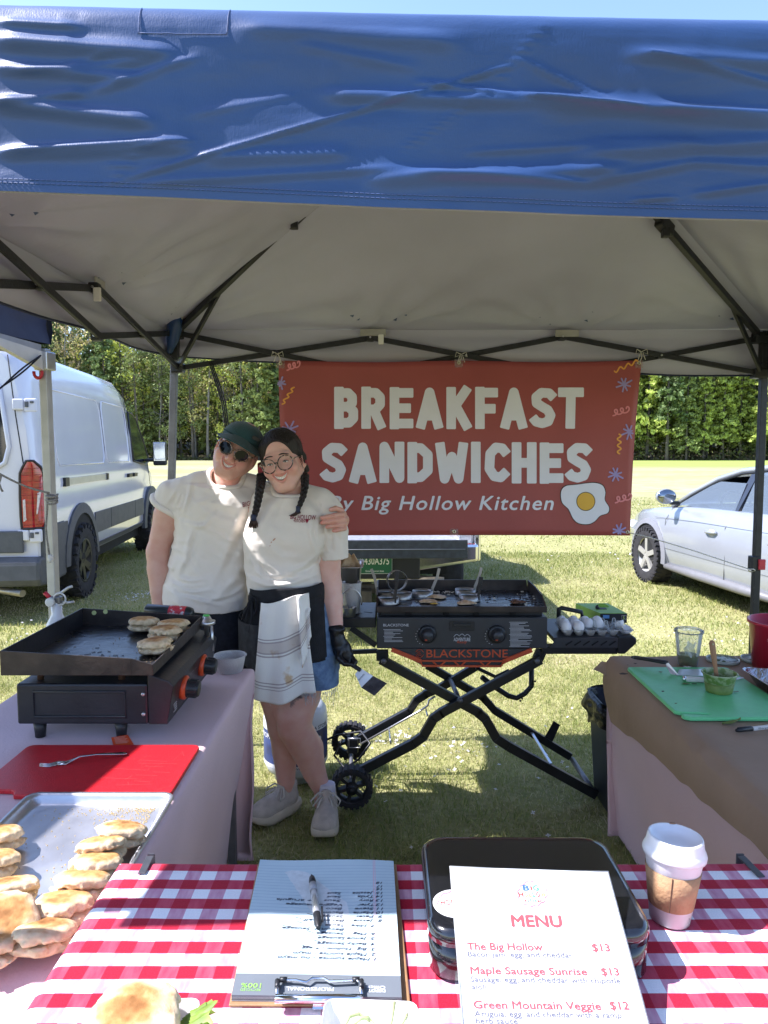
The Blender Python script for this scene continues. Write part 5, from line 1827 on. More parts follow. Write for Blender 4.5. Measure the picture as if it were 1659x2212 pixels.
v,q=cf.surface();v=smooth_verts(v,q,2,.4)
A=np.array(HM);v=v@A[:3,:3].T+A[:3,3]-off
cap_o=link('cap',np_mesh('cap',v,q,cap_green,True),man,off=list(off))
def brim(u,v,l):
 a=RAD(-84+168*u)
 rx=.086+.012*v;ry=.082+.062*v
 x=rx*math.sin(a);y=.0-ry*math.cos(a)
 z=.046-.004*v*math.cos(a)+.018*math.cos(a)**2-.024*v*math.cos(a)-.010*(x/.09)**2
 return HM@Vector((x,y,z+l))
bb_=MB().grid(lambda u,v:brim(u,v,.002),30,8).grid(lambda u,v:brim(u,v,-.002),30,8,flip=True)
bb_.tube([brim(u,1,0) for u in np.linspace(0,1,30)],.0034,6)
bb_.build('brim',cap_green,cap_o)
MB().tube([HM@Vector((0.0905*math.sin(a)*1.01,.025-.112*math.cos(a)*1.01,.058)) for a in np.linspace(-1.5,1.5,24)],.0022,5).build('cap_seam',mat('cap_stitch',(.012,.045,.05),.8),cap_o)
MB().box((.034,-.080,.086),(.034,.005,.015),HM@Matrix.Translation((0,-.006,0))@Matrix.Rotation(RAD(14),4,'Z')).build('cap_patch',black_plastic,cap_o,bevel=.001)
MB().lathe([(0,.0),(.006,.0),(.005,.004),(0,.005)],10,M=HM@Matrix.Translation((0,.025,.128))).build('cap_button',cap_green,cap_o)
rf_=Field((-.11,-.05,-.10),(.11,.15,.07),.004)
rf_.ell((0,.030,.010),(.083,.100,.075))
rf_.ell((0,-.075,-.02),(.12,.095,.10),.004,cut=True)
rf_.put((-.2,-.2,.0),(.2,.2,.3),lambda X,Y,Z:.052-Z,0,cut=True)
v,q=rf_.surface();v=v@A[:3,:3].T+A[:3,3]-off
link('hair',np_mesh('hair',v,q,hair_brown,True),man,off=list(off))
def tshirt(parent,lo,hi,rows,Y,b,sleeves,collar,seed,logo,hem_cut,extra=None,h=.0050,amp=.0080,drapes=()):
 f=Field(lo,hi,h)
 fo=folds(seed,amp,6.5,5,11,4.0)
 zs,cx,a,bb=prof_px(rows,Y,b)
 f.prof(zs,cx,[Y]*len(zs),a,bb,0,2.25,fold=fo)
 if extra:
  extra(f)
 for sl in sleeves:
  fs_=Field(lo,hi,h)
  fs_.chain(sl['pts'],sl['rs'],.03)
  c,n=Vector(sl['pts'][-1]),Vector(sl['n']).normalized()
  fs_.put(lo,hi,lambda X,Y_,Z,n=n,c=c:-((X-c.x)*n.x+(Y_-c.y)*n.y+(Z-c.z)*n.z),0,cut=True)
  X,Y_,Z=np.meshgrid(*fs_.ax,indexing='ij')
  near=fs_.d<.06
  fld=np.zeros_like(fs_.d)
  fld[near]=folds(seed+40,amp*.8,12,12,6,3.0)(X[near],Y_[near],Z[near])
  fs_.d=(fs_.d+fld).astype(np.float32)
  fs_.put(lo,hi,lambda X,Y_,Z,n=n,c=c:-((X-c.x)*n.x+(Y_-c.y)*n.y+(Z-c.z)*n.z),0,cut=True)
  fs_.cap(c-n*.05,c+n*.05,sl['rs'][-1]-.013,sl['rs'][-1]-.010,.003,cut=True)
  sd=fs_.d
  kk=.022
  hh=np.clip(.5+.5*(f.d-sd)/kk,0,1)
  f.d=(f.d*(1-hh)+sd*hh-kk*hh*(1-hh)).astype(np.float32)
 if hem_cut:
  f.put(lo,(hi[0],hi[1],hem_cut[0]),lambda X,Y_,Z:Z-(hem_cut[0]+hem_cut[1](X)),0,cut=True)
  zi,ci,ai,bi=zs[:3],cx[:3],[q_-.012 for q_ in a[:3]],[q_-.012 for q_ in bb[:3]]
  f.prof([zi[0]-.05,zi[0],zi[0]+.05],[ci[0]]*3,[Y]*3,[ai[0]]*3,[bi[0]]*3,.004,2.25,cut=True)
 cc,cn,cr=collar
 f.cap(Vector(cc)-Vector(cn)*.03,Vector(cc)+Vector(cn)*.12,cr,cr*1.02,.003,cut=True)
 v,q=f.surface()
 v=smooth_verts(v,q,2,.45)
 for pts,wd,am in drapes:
  pp=[P(x,y,Y-.12) for x,y in pts]
  best=np.full(len(v),9.0);sgn=np.zeros(len(v));tt=np.zeros(len(v))
  for i in range(len(pp)-1):
   a_=np.array((pp[i].x,pp[i].z));d_=np.array((pp[i+1].x,pp[i+1].z))-a_
   L_=np.linalg.norm(d_);d_=d_/L_
   rel=v[:,[0,2]]-a_
   t_=np.clip(rel@d_,0,L_)
   dv=rel-t_[:,None]*d_
   ds=np.linalg.norm(dv,axis=1)
   up_=ds<best
   best[up_]=ds[up_];sgn[up_]=(rel@np.array((-d_[1],d_[0])))[up_];tt[up_]=(i+t_[up_]/L_)/(len(pp)-1)
  tap=np.sin(np.pi*np.clip(tt*.9+.05,0,1))**.6
  fr_=np.clip((Y-.02-v[:,1])/.05,0,1)
  v[:,1]-=am*tap*fr_*(np.exp(-(best/wd)**2)-.75*np.exp(-((sgn-wd*1.7)/(wd*1.1))**2)*(best<wd*5))
 off_=np.array(parent['_o'])
 o=link('t_shirt',np_mesh('t_shirt',v-off_,q,tee,True),parent,off=list(off_))
 bvh=BVHTree.FromPolygons([tuple(p) for p in v],[tuple(p) for p in q])
 def stick(p,lift=.0015):
  hit=bvh.ray_cast(Vector((p[0],Y-.6,p[2])),Vector((0,1,0)))
  return Vector((p[0],(hit[0].y if hit[0] else Y-.1)-lift,p[2]))
 cn=Vector(cn).normalized();fr=frame(cn)
 ring=[]
 for a_ in np.linspace(0,2*math.pi,40)[:-1]:
  dirv=fr@Vector((math.cos(a_),math.sin(a_),0))
  best=None
  o0=Vector(cc)+dirv*(cr+.007)
  hit=bvh.ray_cast(o0+cn*.14,-cn)
  if hit[0] is None:
   hit=(o0,)
  ring.append(hit[0]+cn*.001)
 rz=[p for p in ring]
 for _ in range(2):
  rz=[(rz[i-1]+rz[i]*2+rz[(i+1)%len(rz)])/4 for i in range(len(rz))]
 MB().tube(rz,.0115,8,closed=True,squash=.8).build('collar',tee,o)
 if logo:
  lg=MB()
  for s_,x,y,cap_,w_,rot in logo:
   r_=RAD(rot)
   put_text(lg,s_,P(x,y,Y-.3),(math.cos(r_),0,math.sin(r_)),(-math.sin(r_),0,math.cos(r_)),cap_,width=w_,bold=.018)
  for i in range(len(lg.v)):
   lg.v[i]=np.array([tuple(stick(p,.0022+(Y-.3-p[1])*.999)) for p in lg.v[i]])
  lg.build('lettering',mat('maroon_print',(.26,.012,.035),.7),o)
 return o,stick
cuff_c=P(363,1094,YM)
man_tee,man_stick=tshirt(man,(-1.05,2.78,.80),(-.40,3.32,1.56),
[(1052,420,535),(1066,390,556),(1085,376,566),(1120,378,562),(1160,379,552),(1200,372,546),(1240,363,541),(1270,357,538),(1290,356,537),(1318,361,534)],YM,
[.085,.105,.118,.126,.128,.13,.135,.14,.142,.135],
[dict(pts=[P(400,1066,YM),P(376,1074,YM),cuff_c],rs=[.070,.074,.070],n=(-.62,0,-.78)),
dict(pts=[P(535,1066,YM+.03),P(566,1072,YM+.09),P(590,1084,YM+.14)],rs=[.07,.072,.066],n=(.8,.4,-.3))],
(P(489,1038,YM-.01),(.10,-.16,1),.066),3,[('BIG HOLLOW',503,1104,.019,.115,9),('•KITCHEN•',514,1110,.012,.072,9)],
(P(460,1305,YM).z,lambda X:-.016*np.exp(-((X+.66)/.12)**2)),
lambda f:f.chain([P(430,1050,YM),P(489,1046,YM+.03),P(545,1056,YM+.03)],[.062,.07,.062],.05),drapes=[
([(404,1048),(402,1075),(394,1102)],.010,.011),([(406,1131),(428,1137),(444,1134),(464,1113)],.010,.011),([(416,1146),(406,1180),(402,1208),(384,1238)],.013,.012),
([(389,1249),(412,1254),(434,1251)],.010,.011),([(391,1273),(415,1277),(455,1273)],.008,.009),([(398,1286),(430,1293),(475,1307)],.008,.009),([(532,1078),(505,1140),(480,1212)],.016,.008),
([(534,1200),(505,1255),(470,1290)],.014,.009),([(520,1120),(500,1180),(470,1240)],.012,.006),([(358,1258),(395,1266),(440,1264)],.008,.008),([(540,1262),(500,1285),(450,1296)],.009,.008),
([(385,1060),(378,1080),(372,1095)],.008,.008),([(392,1062),(388,1084),(382,1104)],.007,.007),([(372,1062),(364,1076),(356,1086)],.008,.007),([(470,1064),(450,1078),(425,1086)],.010,.005)])
cr_=[cuff_c+frame((-.62,0,-.78))@Vector((.0745*math.cos(a),.0745*math.sin(a),.004+.004*math.sin(a*3))) for a in np.linspace(0,2*math.pi,30)[:-1]]
MB().tube(cr_,.0125,8,closed=True).build('rolled_cuff',tee,man_tee)
pf=Field((-1.0,2.78,.04),(-.42,3.30,1.0),.0065)
zs,cx,a,b=prof_px([(1285,366,528),(1320,366,530),(1370,366,534),(1430,372,530),(1460,390,512)],YM,[.118,.122,.13,.118,.09])
pf.prof(zs,cx,[YM]*5,a,b,0,2.3)
for px,bx in((416,-.80),(492,-.66)):
 hip=P(px,1420,YM)
 kn=Vector((bx,YM-.02,.50));an=Vector((bx,YM+.03,.07))
 pf.chain([hip,hip.lerp(kn,.5),kn,an],[.098,.088,.074,.068],.03)
field_obj('jeans',pf,jeans_dark,man,2)
shoe_black=mat('black_canvas_shoe',(.02,.02,.022),.7,var=.3)
for bx in(-.80,-.66):
 shoe(man,(bx,YM+.12,0),(bx-.02,YM-.17,0),shoe_black,mat('dark_rubber_sole',(.04,.04,.04),.7),shoe_black)
# ---------------------------------------------------------------- person with braids
YW=2.95
wom=thing('person','smiling person with dark braids and round glasses in cream t-shirt, denim shorts and black apron','person',(-.36,YW,0))
woff=np.array(wom['_o'])
HW=facing(P(611,996,YW-.02),RAD(-13),RAD(-6),RAD(3))
nk0=HW@Vector((0,.02,-.05));nkb=P(628,1074,YW+.015)
hv,hq,ht,hsm=build_head(HW,[nk0,nk0 .lerp(nkb,.55),nkb,nkb+Vector((.0,0,-.08))],[.054,.053,.062,.10],(.0320,-.0545,-.0690),True,1.1,.97)
bf=Field((-.74,2.60,-.02),(-.02,3.40,1.46),.006)
sh,el,wr=P(708,1096,YW),P(714,1262,YW+.01),P(728,1372,YW-.05)
bf.chain([sh,sh.lerp(el,.5),el],[.055,.050,.042],.02)
bf.chain([el,el.lerp(wr,.3),el.lerp(wr,.75),wr],[.042,.0435,.031,.026],.02)
sh2,el2,wr2=P(555,1098,YW+.04),P(520,1190,YW+.27),P(450,1215,YW+.30)
bf.chain([sh2,el2,wr2,wr2+Vector((-.09,-.01,.01))],[.052,.042,.028,.03],.02)
for k_ in range(4):
 s0=wr2+Vector((-.085,-.02,-.03+k_*.019));bf.chain([s0,s0+Vector((-.045,-.012,.0)),s0+Vector((-.075,-.03,0))],[.0095,.009,.008],.006)
bf.chain([wr2+Vector((-.03,-.01,.03)),wr2+Vector((-.08,-.015,.055))],[.012,.010],.008)
zs,cx,a,b=prof_px([(1080,570,690),(1110,556,702),(1160,540,688),(1230,544,682),(1290,545,700),(1380,545,712)],YW,.10,.92)
bf.prof(zs,cx,[YW]*len(zs),a,b,.04)
K1,A1=P(636,1572,YW-.035),P(697,1708,YW+.045)
H1=P(655,1430,YW)
bf.chain([H1,H1 .lerp(K1,.5),K1+Vector((0,0,.06))],[.100,.090,.076],.03)
bf.chain([K1+Vector((0,0,.06)),K1,K1 .lerp(A1,.36)+Vector((.008,.02,0)),K1 .lerp(A1,.7),A1,A1+Vector((0,-.01,-.05))],[.074,.070,.069,.049,.036,.036],.02)
K2,A2=P(612,1568,YW+.06),P(619,1712,YW+.075)
H2=P(596,1430,YW+.02)
bf.chain([H2,H2 .lerp(K2,.5),K2],[.098,.085,.066],.03)
bf.chain([K2,K2 .lerp(A2,.38)+Vector((0,.015,0)),K2 .lerp(A2,.75),A2,A2+Vector((0,0,-.05))],[.062,.056,.041,.034,.034],.02)
bvv,bqq=bf.surface();bvv=smooth_verts(bvv,bqq,2,.4)
bt=np.ones((len(bvv),3))
gg=np.exp(-(((bvv-np.array(K1))**2).sum(1))/.07**2)[:,None]
bt*=1-gg*np.array([.04,.13,.13])
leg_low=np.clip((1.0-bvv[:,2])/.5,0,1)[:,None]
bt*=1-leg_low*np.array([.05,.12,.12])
tat=[((604,1500),(628,1512)),((626,1498),(606,1520)),((632,1500),(656,1508)),((640,1496),(628,1528)),((655,1494),(668,1506)),((612,1492),(640,1494)),((660,1490),(640,1512))]
fz=bvv[:,1]<YW-.02
for(pa,pb) in tat:
 a_,b_=P(pa[0],pa[1],YW-.10),P(pb[0],pb[1],YW-.10)
 ax=np.array((a_.x,a_.z));dx_=np.array((b_.x,b_.z))-ax
 L_=np.linalg.norm(dx_);dx_/=L_
 rel=bvv[:,[0,2]]-ax
 t_=rel@dx_/L_;s_=np.abs(rel@np.array((-dx_[1],dx_[0])))
 ins_=fz&(t_>0)&(t_<1)&(s_<.009*np.sin(np.pi*np.clip(t_,0,1)))
 bt[ins_]*=(.42,.50,.58)
V=np.concatenate([bvv,hv])-woff
Q=np.concatenate([bqq,hq+len(bvv)])
link('body',np_mesh('body',V,Q,skin_b,True,{'tint':np.concatenate([bt,ht])}),wom,off=list(woff))
teeth_part(wom,HW,hsm,.0115)
glasses_part(wom,HW,.034,.0295,.0285,tortoise_pale,lens_clear,'glasses',-.112,.0024,-.004)
for s in(-1,1):
 e=MB().lathe([(0,-1),(.6,-.8),(.95,-.3),(1,0),(.95,.3),(.6,.8),(0,1)],12,M=HW@Matrix.Translation((s*.032,-.0868,-.001))@Matrix.Diagonal((.0105,.0045,.0029,1)))
 eo=e.build('eye',eye_white,wom)
 MB().lathe([(0,0),(.0034,0),(.0025,.0015),(0,.002)],12,M=HW@Matrix.Translation((s*.031,-.0910,-.0008))@Matrix.Rotation(RAD(90),4,'X')@Matrix.Diagonal((1,.8,1,1))).build('iris',eye_iris,eo)
 MB().tube([HW@Vector((s*(.032+.0125*t),-.0905+.006*t*t,.0040-.0055*t*t)) for t in np.linspace(-1,1,9)],[.0008,.0014,.0018,.002,.002,.002,.002,.0016,.0009],5).build('eyelash',hair_dark,wom)
 MB().tube([HW@Vector((s*(.033+.020*t),-.0965+.009*(t+.25)**2,.0265+.005*(1-t*t)-.003*t)) for t in np.linspace(-1,1,9)],[.0015,.0026,.003,.003,.0028,.0026,.0022,.0018,.001],6).build('eyebrow',brow_m,wom)
wh=Field((-.13,-.13,-.14),(.13,.17,.16),.0036)
wh.ell((0,.026,.044),(.0845,.104,.0925))
wh.ell((0,.045,-.03),(.078,.075,.085),.03)
for s in(-1,1):
 wh.cap((s*.058,-.026,.072),(s*.080,.012,.0),.016,.011,.02)
 wh.cap((s*.080,.014,.0),(s*.078,.030,-.055),.011,.014,.02)
wh.ell((0,-.098,-.002),(.072,.079,.095),.005,cut=True)
wh.ell((0,-.12,-.06),(.10,.115,.06),.008,cut=True)
wh.cap((0,-.12,.135),(0,.10,.152),.006,.006,.006,cut=True)
v,q=wh.surface();v=smooth_verts(v,q,1,.4)
AW=np.array(HW)
loc=v.copy()
ph=np.arctan2(loc[:,2]-.02,loc[:,1]*.6+.02)*0+loc[:,1]*160+loc[:,2]*45
nrm=loc-np.array((0,.03,.02));nrm/=np.linalg.norm(nrm,axis=1)[:,None]
v=v+nrm*(0.0006*np.sin(ph+3*vnoise(loc*40)))[:,None]
link('hair',np_mesh('hair',v@AW[:3,:3].T+AW[:3,3]-woff,q,hair_dark,True),wom,off=list(woff))
for s,pts in((-1,[(.062,.035,-.055),(.076,.015,-.035),(.084,.01,-.015)]),(1,[(.072,.03,-.05),(.082,.02,-.03),(.086,.012,-.012)])):
 MB().tube([HW@Vector((s*x,y,z)) for x,y,z in pts],[.022,.018,.010] if s<0 else[.012,.012,.008],10).build('red_hair',hair_red,wom)
MB().tube([P(562,1002,2.98),P(566,1016,2.96),P(576,1026,2.955)],[.012,.020,.010],10).build('red_hair',hair_red,wom)
fly=MB();rfy=np.random.default_rng(14)
for i in range(70):
 a=rfy.uniform(-1.5,1.5);b_=rfy.uniform(-.5,1.2)
 p=Vector((.086*math.sin(a),.02-.09*math.sin(b_)*math.cos(a),.045+.094*math.cos(a)*math.cos(b_*.7)))
 d=p.normalized()*rfy.uniform(.004,.016)+Vector(rfy.normal(0,.006,3))
 fly.tube([HW@p,HW@(p+d*.6),HW@(p+d+Vector((rfy.normal(0,.006),0,-.004)))],[.0007,.0006,.0003],3,caps=False)
for s in(-1,1):
 for i in range(14):
  p=Vector((s*.076,-.012+rfy.normal(0,.008),.02+rfy.uniform(-.06,.05)))
  fly.tube([HW@p,HW@(p+Vector((s*.006,-.006,-.016))),HW@(p+Vector((s*rfy.normal(.004,.006),-.008,-.036)))],[.0009,.0007,.0003],3,caps=False)
fly.build('loose_hair',hair_dark,wom,kind='stuff')
rb=np.random.default_rng(3)
def braid(path,r0,r1,tip):
 """plait: three strands woven along the path, tie and tuft as sub-parts."""
 pts=[P(*p) for p in path]
 cum=[0]
 for i in range(len(pts)-1):
  cum.append(cum[-1]+(pts[i+1]-pts[i]).length)
 L=cum[-1]
 def at(s):
  s=max(0,min(L,s))
  for i in range(len(pts)-1):
   if s<=cum[i+1]:
    return pts[i].lerp(pts[i+1],(s-cum[i])/max(1e-6,cum[i+1]-cum[i]))
  return pts[-1]
 mb=MB()
 n=64
 turns=L/.030
 for k in range(3):
  pp,rr=[],[]
  for i in range(n+1):
   s=L*i/n
   r=r0+(r1-r0)*(s/L)
   th=turns*2*math.pi*s/L*.5+k*2*math.pi/3
   pp.append(at(s)+Vector((math.sin(th)*r*.62,-math.sin(2*th)*r*.42,0)))
   rr.append(r*.62)
  mb.tube(pp,rr,8)
 o=mb.build('braid',hair_dark,wom)
 e=pts[-1]
 MB().tube([e+Vector((0,0,.012)),e,e+Vector((0,0,-.012))],r1*1.05,8).build('hair_tie',mat('hair_tie_navy',(.02,.03,.07),.6),o)
 tf=MB()
 for i in range(30):
  a=rb.uniform(0,6.28);rr=rb.uniform(.2,1)
  d=Vector((math.cos(a)*tip[0]*rr,math.sin(a)*tip[0]*rr*.6,0))
  tf.tube([e+d*.3,e+d+Vector((0,0,-tip[1]*.5)),e+d*.8+Vector((rb.normal(0,.006)+tip[2],0,-tip[1]))],[.004,.0035,.001],4)
 tf.build('tuft',mat('reddish_hair_tip',(.05,.022,.016),.5,var=.4),o)
braid([(566,1026,2.93),(562,1052,2.87),(558,1078,2.845),(553,1102,2.825),(548,1118,2.815)],.0185,.0105,(.016,.042,0))
braid([(658,1024,2.92),(659,1048,2.87),(655,1072,2.845),(648,1090,2.825),(644,1100,2.815)],.0165,.0085,(.010,.026,-.018))
def bust(f):
 for px in(578,655):
  f.ell(P(px,1162,YW-.088),(.075,.055,.07),.07)
 f.chain([P(572,1082,YW+.02),P(628,1072,YW+.03),P(692,1084,YW)],[.055,.066,.058],.05)
cuff_w=P(720,1209,YW)
wom_tee,wom_stick=tshirt(wom,(-.68,2.66,.92),(-.10,3.26,1.50),
[(1072,592,668),(1090,556,704),(1112,542,708),(1140,534,699),(1166,530,693),(1200,531,690),(1235,530,692),(1258,530,696),(1276,534,692),(1290,540,688)],YW,
[.105,.112,.12,.130,.138,.136,.138,.142,.135,.12],
[dict(pts=[P(690,1092,YW),P(708,1104,YW),P(716,1150,YW),cuff_w],rs=[.062,.068,.066,.0625],n=(.14,0,-1)),
dict(pts=[P(572,1096,YW+.03),P(552,1112,YW+.08),P(540,1130,YW+.13)],rs=[.06,.062,.056],n=(-.4,.8,-.5))],
(P(627,1062,YW-.01),(-.02,-.17,1),.061),9,[('BIG HOLLOW',614,1130,.017,.098,-3),('•KITCHEN♥',622,1137,.011,.058,-3)],None,bust,amp=.0070,drapes=[
([(676,1108),(672,1150),(684,1200)],.009,.011),([(690,1100),(684,1140),(690,1180)],.010,.008),([(538,1252),(580,1262),(630,1258),(688,1242)],.010,.012),([(640,1244),(665,1240),(690,1226)],.008,.009),
([(594,1078),(578,1105),(564,1138)],.012,.007),([(534,1196),(550,1228),(575,1256)],.011,.010),([(690,1196),(660,1220),(630,1236)],.011,.009),([(552,1212),(566,1240),(590,1262)],.008,.008),
([(660,1088),(675,1100),(690,1118)],.010,.007),([(730,1120),(738,1160),(742,1198)],.009,.008),([(700,1130),(706,1165),(704,1200)],.009,.008),([(575,1170),(610,1200),(650,1206)],.016,.006)])
stm=MB()
for(x,y,w,h_) in((579,1176,.012,.005),(573,1182,.005,.004),(570,1190,.004,.003)):
 vs=[wom_stick(P(x+math.cos(a)*w*300,y+math.sin(a)*h_*420-math.cos(a)*w*220,YW-.3),.0016) for a in np.linspace(0,6.283,11)[:-1]]
 stm.add(vs,[tuple(range(9,-1,-1))])
stm.build('stain',mat('ketchup_stain',(.55,.30,.20),.8),wom_tee,kind='stuff')
sf=Field((-.62,2.68,.60),(-.12,3.26,1.15),.005)
zs,cx,a,b=prof_px([(1262,540,692),(1300,540,708),(1360,541,720),(1410,543,728),(1440,546,730)],YW,[.125,.138,.148,.145,.135])
fo=folds(21,.004,10,8,7,5)
sf.prof(zs,cx,[YW]*5,a,b,0,2.3,fold=fo)
for(l0,r0,l1,r1) in((545,640,543,634),(628,731,630,733)):
 zs,cx,a,b=prof_px([(1405,l0,r0),(1440,l0,r0),(1480,l1,r1)],YW,[.12,.125,.122])
 sf.prof(zs,cx,[YW]*3,a,b,.02,2.3,fold=fo)
 zb=zs[0]
 sf.prof([zb-.02,zb+.03,zb+.06],[cx[0]]*3,[YW]*3,[a[0]-.012]*3,[b[0]-.012]*3,.003,2.3,cut=True)
shorts=field_obj('denim_shorts',sf,denim,wom,2)
frm=MB()
rf2=np.random.default_rng(8)
for k_ in range(150):
 leg_=k_%2
 l1,r1=((543,634),(630,733))[leg_]
 pl,pr=P(l1,1479,YW),P(r1,1479,YW)
 th=rf2 .uniform(math.pi,2*math.pi)
 p=Vector(((pl.x+pr.x)/2+(pr.x-pl.x)/2*math.cos(th)*.98,YW+.12*math.sin(th),pl.z+.004))
 ln=rf2 .exponential(.014)+.006+(.03 if rf2 .uniform()<.12 else 0)
 frm.tube([p,p+Vector((rf2 .normal(0,.003),rf2 .normal(0,.003)-.002,-ln*.5)),p+Vector((rf2 .normal(0,.006),rf2 .normal(0,.004),-ln))],[.0011,.001,.0006],3,caps=False)
frm.build('frayed_hem',mat('frayed_thread',(.60,.64,.70),.9),shorts,kind='stuff')
sh_up=mat('off_white_mesh',(.56,.50,.43),.8,var=.2,scale=30,bump=.4,bscale=400)
sh_so=mat('cream_foam_sole',(.58,.51,.39),.6,var=.12,scale=20)
sh_lc=mat('off_white_lace',(.62,.59,.52),.8)
sock=mat('white_sock',(.68,.66,.74),.9,bump=.4,bscale=200)
shoe(wom,(-.243,3.03,0),(-.243,2.765,0),sh_up,sh_so,sh_lc,sock,1.06)
shoe(wom,(-.375,3.075,0),(-.55,2.885,0),sh_up,sh_so,sh_lc,sock,1.02)
apron_m=mat('black_apron_cotton',(.013,.014,.018),.9,var=.3,scale=40,bump=.3,bscale=220)
pocket_m=mat('charcoal_apron_canvas',(.045,.045,.048),.9,var=.35,scale=40,bump=.4,bscale=200)
def apr(x,y,lift=0.0):
 """point on the apron skirt: wraps over hips at picture position."""
 c=P(622,y,YW);e=P(722 if y>1300 else 700,y,YW)
 a_=abs(e.x-c.x)*1.03
 p=P(x,y,YW)
 t=max(-.98,min(.98,(p.x-c.x)/a_))
 return Vector((c.x+t*a_,YW-(.162+lift)*(1-abs(t)**2.3)**(1/2.3),p.z))
ap=MB()
ap.grid(lambda u,v:apr(536+(698-536)*u+9*v*u,1262-12*u+26*v+2*math.sin(u*9),.006),30,5)
apo=ap.build('apron',apron_m,wom)
apo.modifiers.new('cloth_thickness','SOLIDIFY').thickness=.004
sk=MB().grid(lambda u,v:apr(537+(703-537)*u+6*v*u,1286-12*u+(1412-1286+10*u)*v,.0+.005*math.sin(u*21+v*2)*v),34,18)
sko=sk.build('apron_skirt',apron_m,apo)
sko.modifiers.new('cloth_thickness','SOLIDIFY').thickness=.004
pk=MB().grid(lambda u,v:apr(522+60*u+5*v*(1-u),1328+2*u+92*v-5*math.cos(u*3.1)*v,.020+.012*math.sin(math.pi*u)*(1-v)+.003*math.sin(u*19)),18,16)
pko=pk.build('apron_pocket',pocket_m,apo)
pko.modifiers.new('cloth_thickness','SOLIDIFY').thickness=.004
bw=MB()
for pts in([(556,1276),(545,1280),(532,1300),(528,1318),(536,1322),(546,1302),(556,1278)],[(556,1276),(566,1276),(570,1296),(566,1310),(560,1296),(556,1278)],
[(556,1278),(548,1310),(545,1340)],[(557,1278),(560,1310),(554,1345),(550,1352)],[(556,1278),(540,1294),(534,1330)]):
 bw.tube([apr(x,y,.030) for x,y in pts],.0052,6,squash=.5)
bw.tube([apr(552,1276,.032),apr(560,1279,.034)],.011,8)
bw.build('apron_bow',apron_m,apo)
def towel_material():
 m,nt,b=nodes_of('striped_towel')
 N,L=nt.nodes,nt.links
 uv=N.new('ShaderNodeUVMap')
 sep=N.new('ShaderNodeSeparateXYZ')
 L.new(uv.outputs[0],sep.inputs[0])
 r=N.new('ShaderNodeValToRGB');r.color_ramp.interpolation='CONSTANT'
 base=(.78,.76,.72,1);line=(.42,.37,.36,1);band=(.60,.54,.50,1)
 e=r.color_ramp.elements
 stops=[(0,base),(.36,line),(.375,base),(.39,line),(.405,band),(.50,line),(.515,base),(.53,line),(.545,base),(.80,line),(.81,base),(.83,line),(.84,base),(.86,line),(.87,base)]
 while len(e)<len(stops):
  e.new(.5)
 for q,(p,c) in zip(e,stops):
  q.position=p;q.color=c
 L.new(sep.outputs[1],r.inputs[0])
 tc=N.new('ShaderNodeTexCoord')
 nz=N.new('ShaderNodeTexNoise');nz.inputs['Scale'].default_value=14;nz.inputs['Detail'].default_value=3
 L.new(tc.outputs['Object'],nz.inputs[0])
 rp=N.new('ShaderNodeValToRGB')
 rp.color_ramp.elements[0].position=.62;rp.color_ramp.elements[0].color=(1,1,1,1)
 rp.color_ramp.elements[1].position=.72;rp.color_ramp.elements[1].color=(.75,.55,.36,1)
 L.new(nz.outputs[0],rp.inputs[0])
 mx=N.new('ShaderNodeMix');mx.data_type='RGBA';mx.blend_type='MULTIPLY';mx.inputs[0].default_value=1
 L.new(r.outputs[0],mx.inputs[6]);L.new(rp.outputs[0],mx.inputs[7]);L.new(mx.outputs[2],b.inputs['Base Color'])
 b.inputs['Roughness'].default_value=.95
 b.inputs['Specular IOR Level'].default_value=.1
 n2=N.new('ShaderNodeTexNoise');n2 .inputs['Scale'].default_value=260
 L.new(tc.outputs['Object'],n2 .inputs[0])
 bp=N.new('ShaderNodeBump');bp.inputs['Strength'].default_value=.4;bp.inputs['Distance'].default_value=.003
 L.new(n2 .outputs[0],bp.inputs['Height']);L.new(bp.outputs[0],b.inputs['Normal'])
 return m
towel_m=towel_material()
def tw(u,v):
 xt,yt=581+(668-581)*u,1282-14*u+3*math.sin(u*6)
 xb,yb=565+(690-565)*u,1476+14*math.sin(math.pi*min(1,u*1.25))-8*u
 s=v**1.1
 x=xt+(xb-xt)*s-6*math.sin(u*math.pi)*0;y=yt+(yb-yt)*v
 lift=.016+.016*(1-v)*0+.013*math.sin(u*12.5+v*1.2+.5)*(.3+.7*v)+.010*math.sin(u*5+1)
 yy=min(y,1440)
 p=apr(x,yy,lift+.012)
 q=P(x,y,YW)
 return Vector((p.x,p.y,q.z))
t_=MB().grid(tw,44,50)
two=t_.build('tea_towel',towel_m)
tag(two,'stained white tea towel with grey stripes tucked into the black apron','towel')
two.modifiers.new('cloth_thickness','SOLIDIFY').thickness=.0035
def tw2(u,v):
 x=654+22*u+(6*v if u>.5 else 10*v);y=1266-2*u+(86+60*(1-u))*v
 p=apr(x,y,.040+.010*math.sin(u*6+v*2))
 return p
fl=MB().grid(tw2,14,20,uv=lambda u,v:(u,v*.75)).build('towel_fold',towel_m,two)
fl.modifiers.new('cloth_thickness','SOLIDIFY').thickness=.0035
glove_m=mat('black_nitrile',(.010,.010,.012),.32,var=.3,scale=20,bump=.5,bscale=45)
gf=Field((-.24,2.74,.70),(-.06,3.02,.98),.0030)
YG=YW-.05
w0=P(727,1368,YG)
hA,hB=P(748,1428,YG-.015),P(776,1446,YG-.03)
gf.chain([w0+Vector((0,0,.012)),w0,P(730,1384,YG)],[.031,.030,.029],.006)
gf.chain([P(730,1384,YG),P(738,1402,YG),P(746,1418,YG)],[.029,.036,.034],.015)
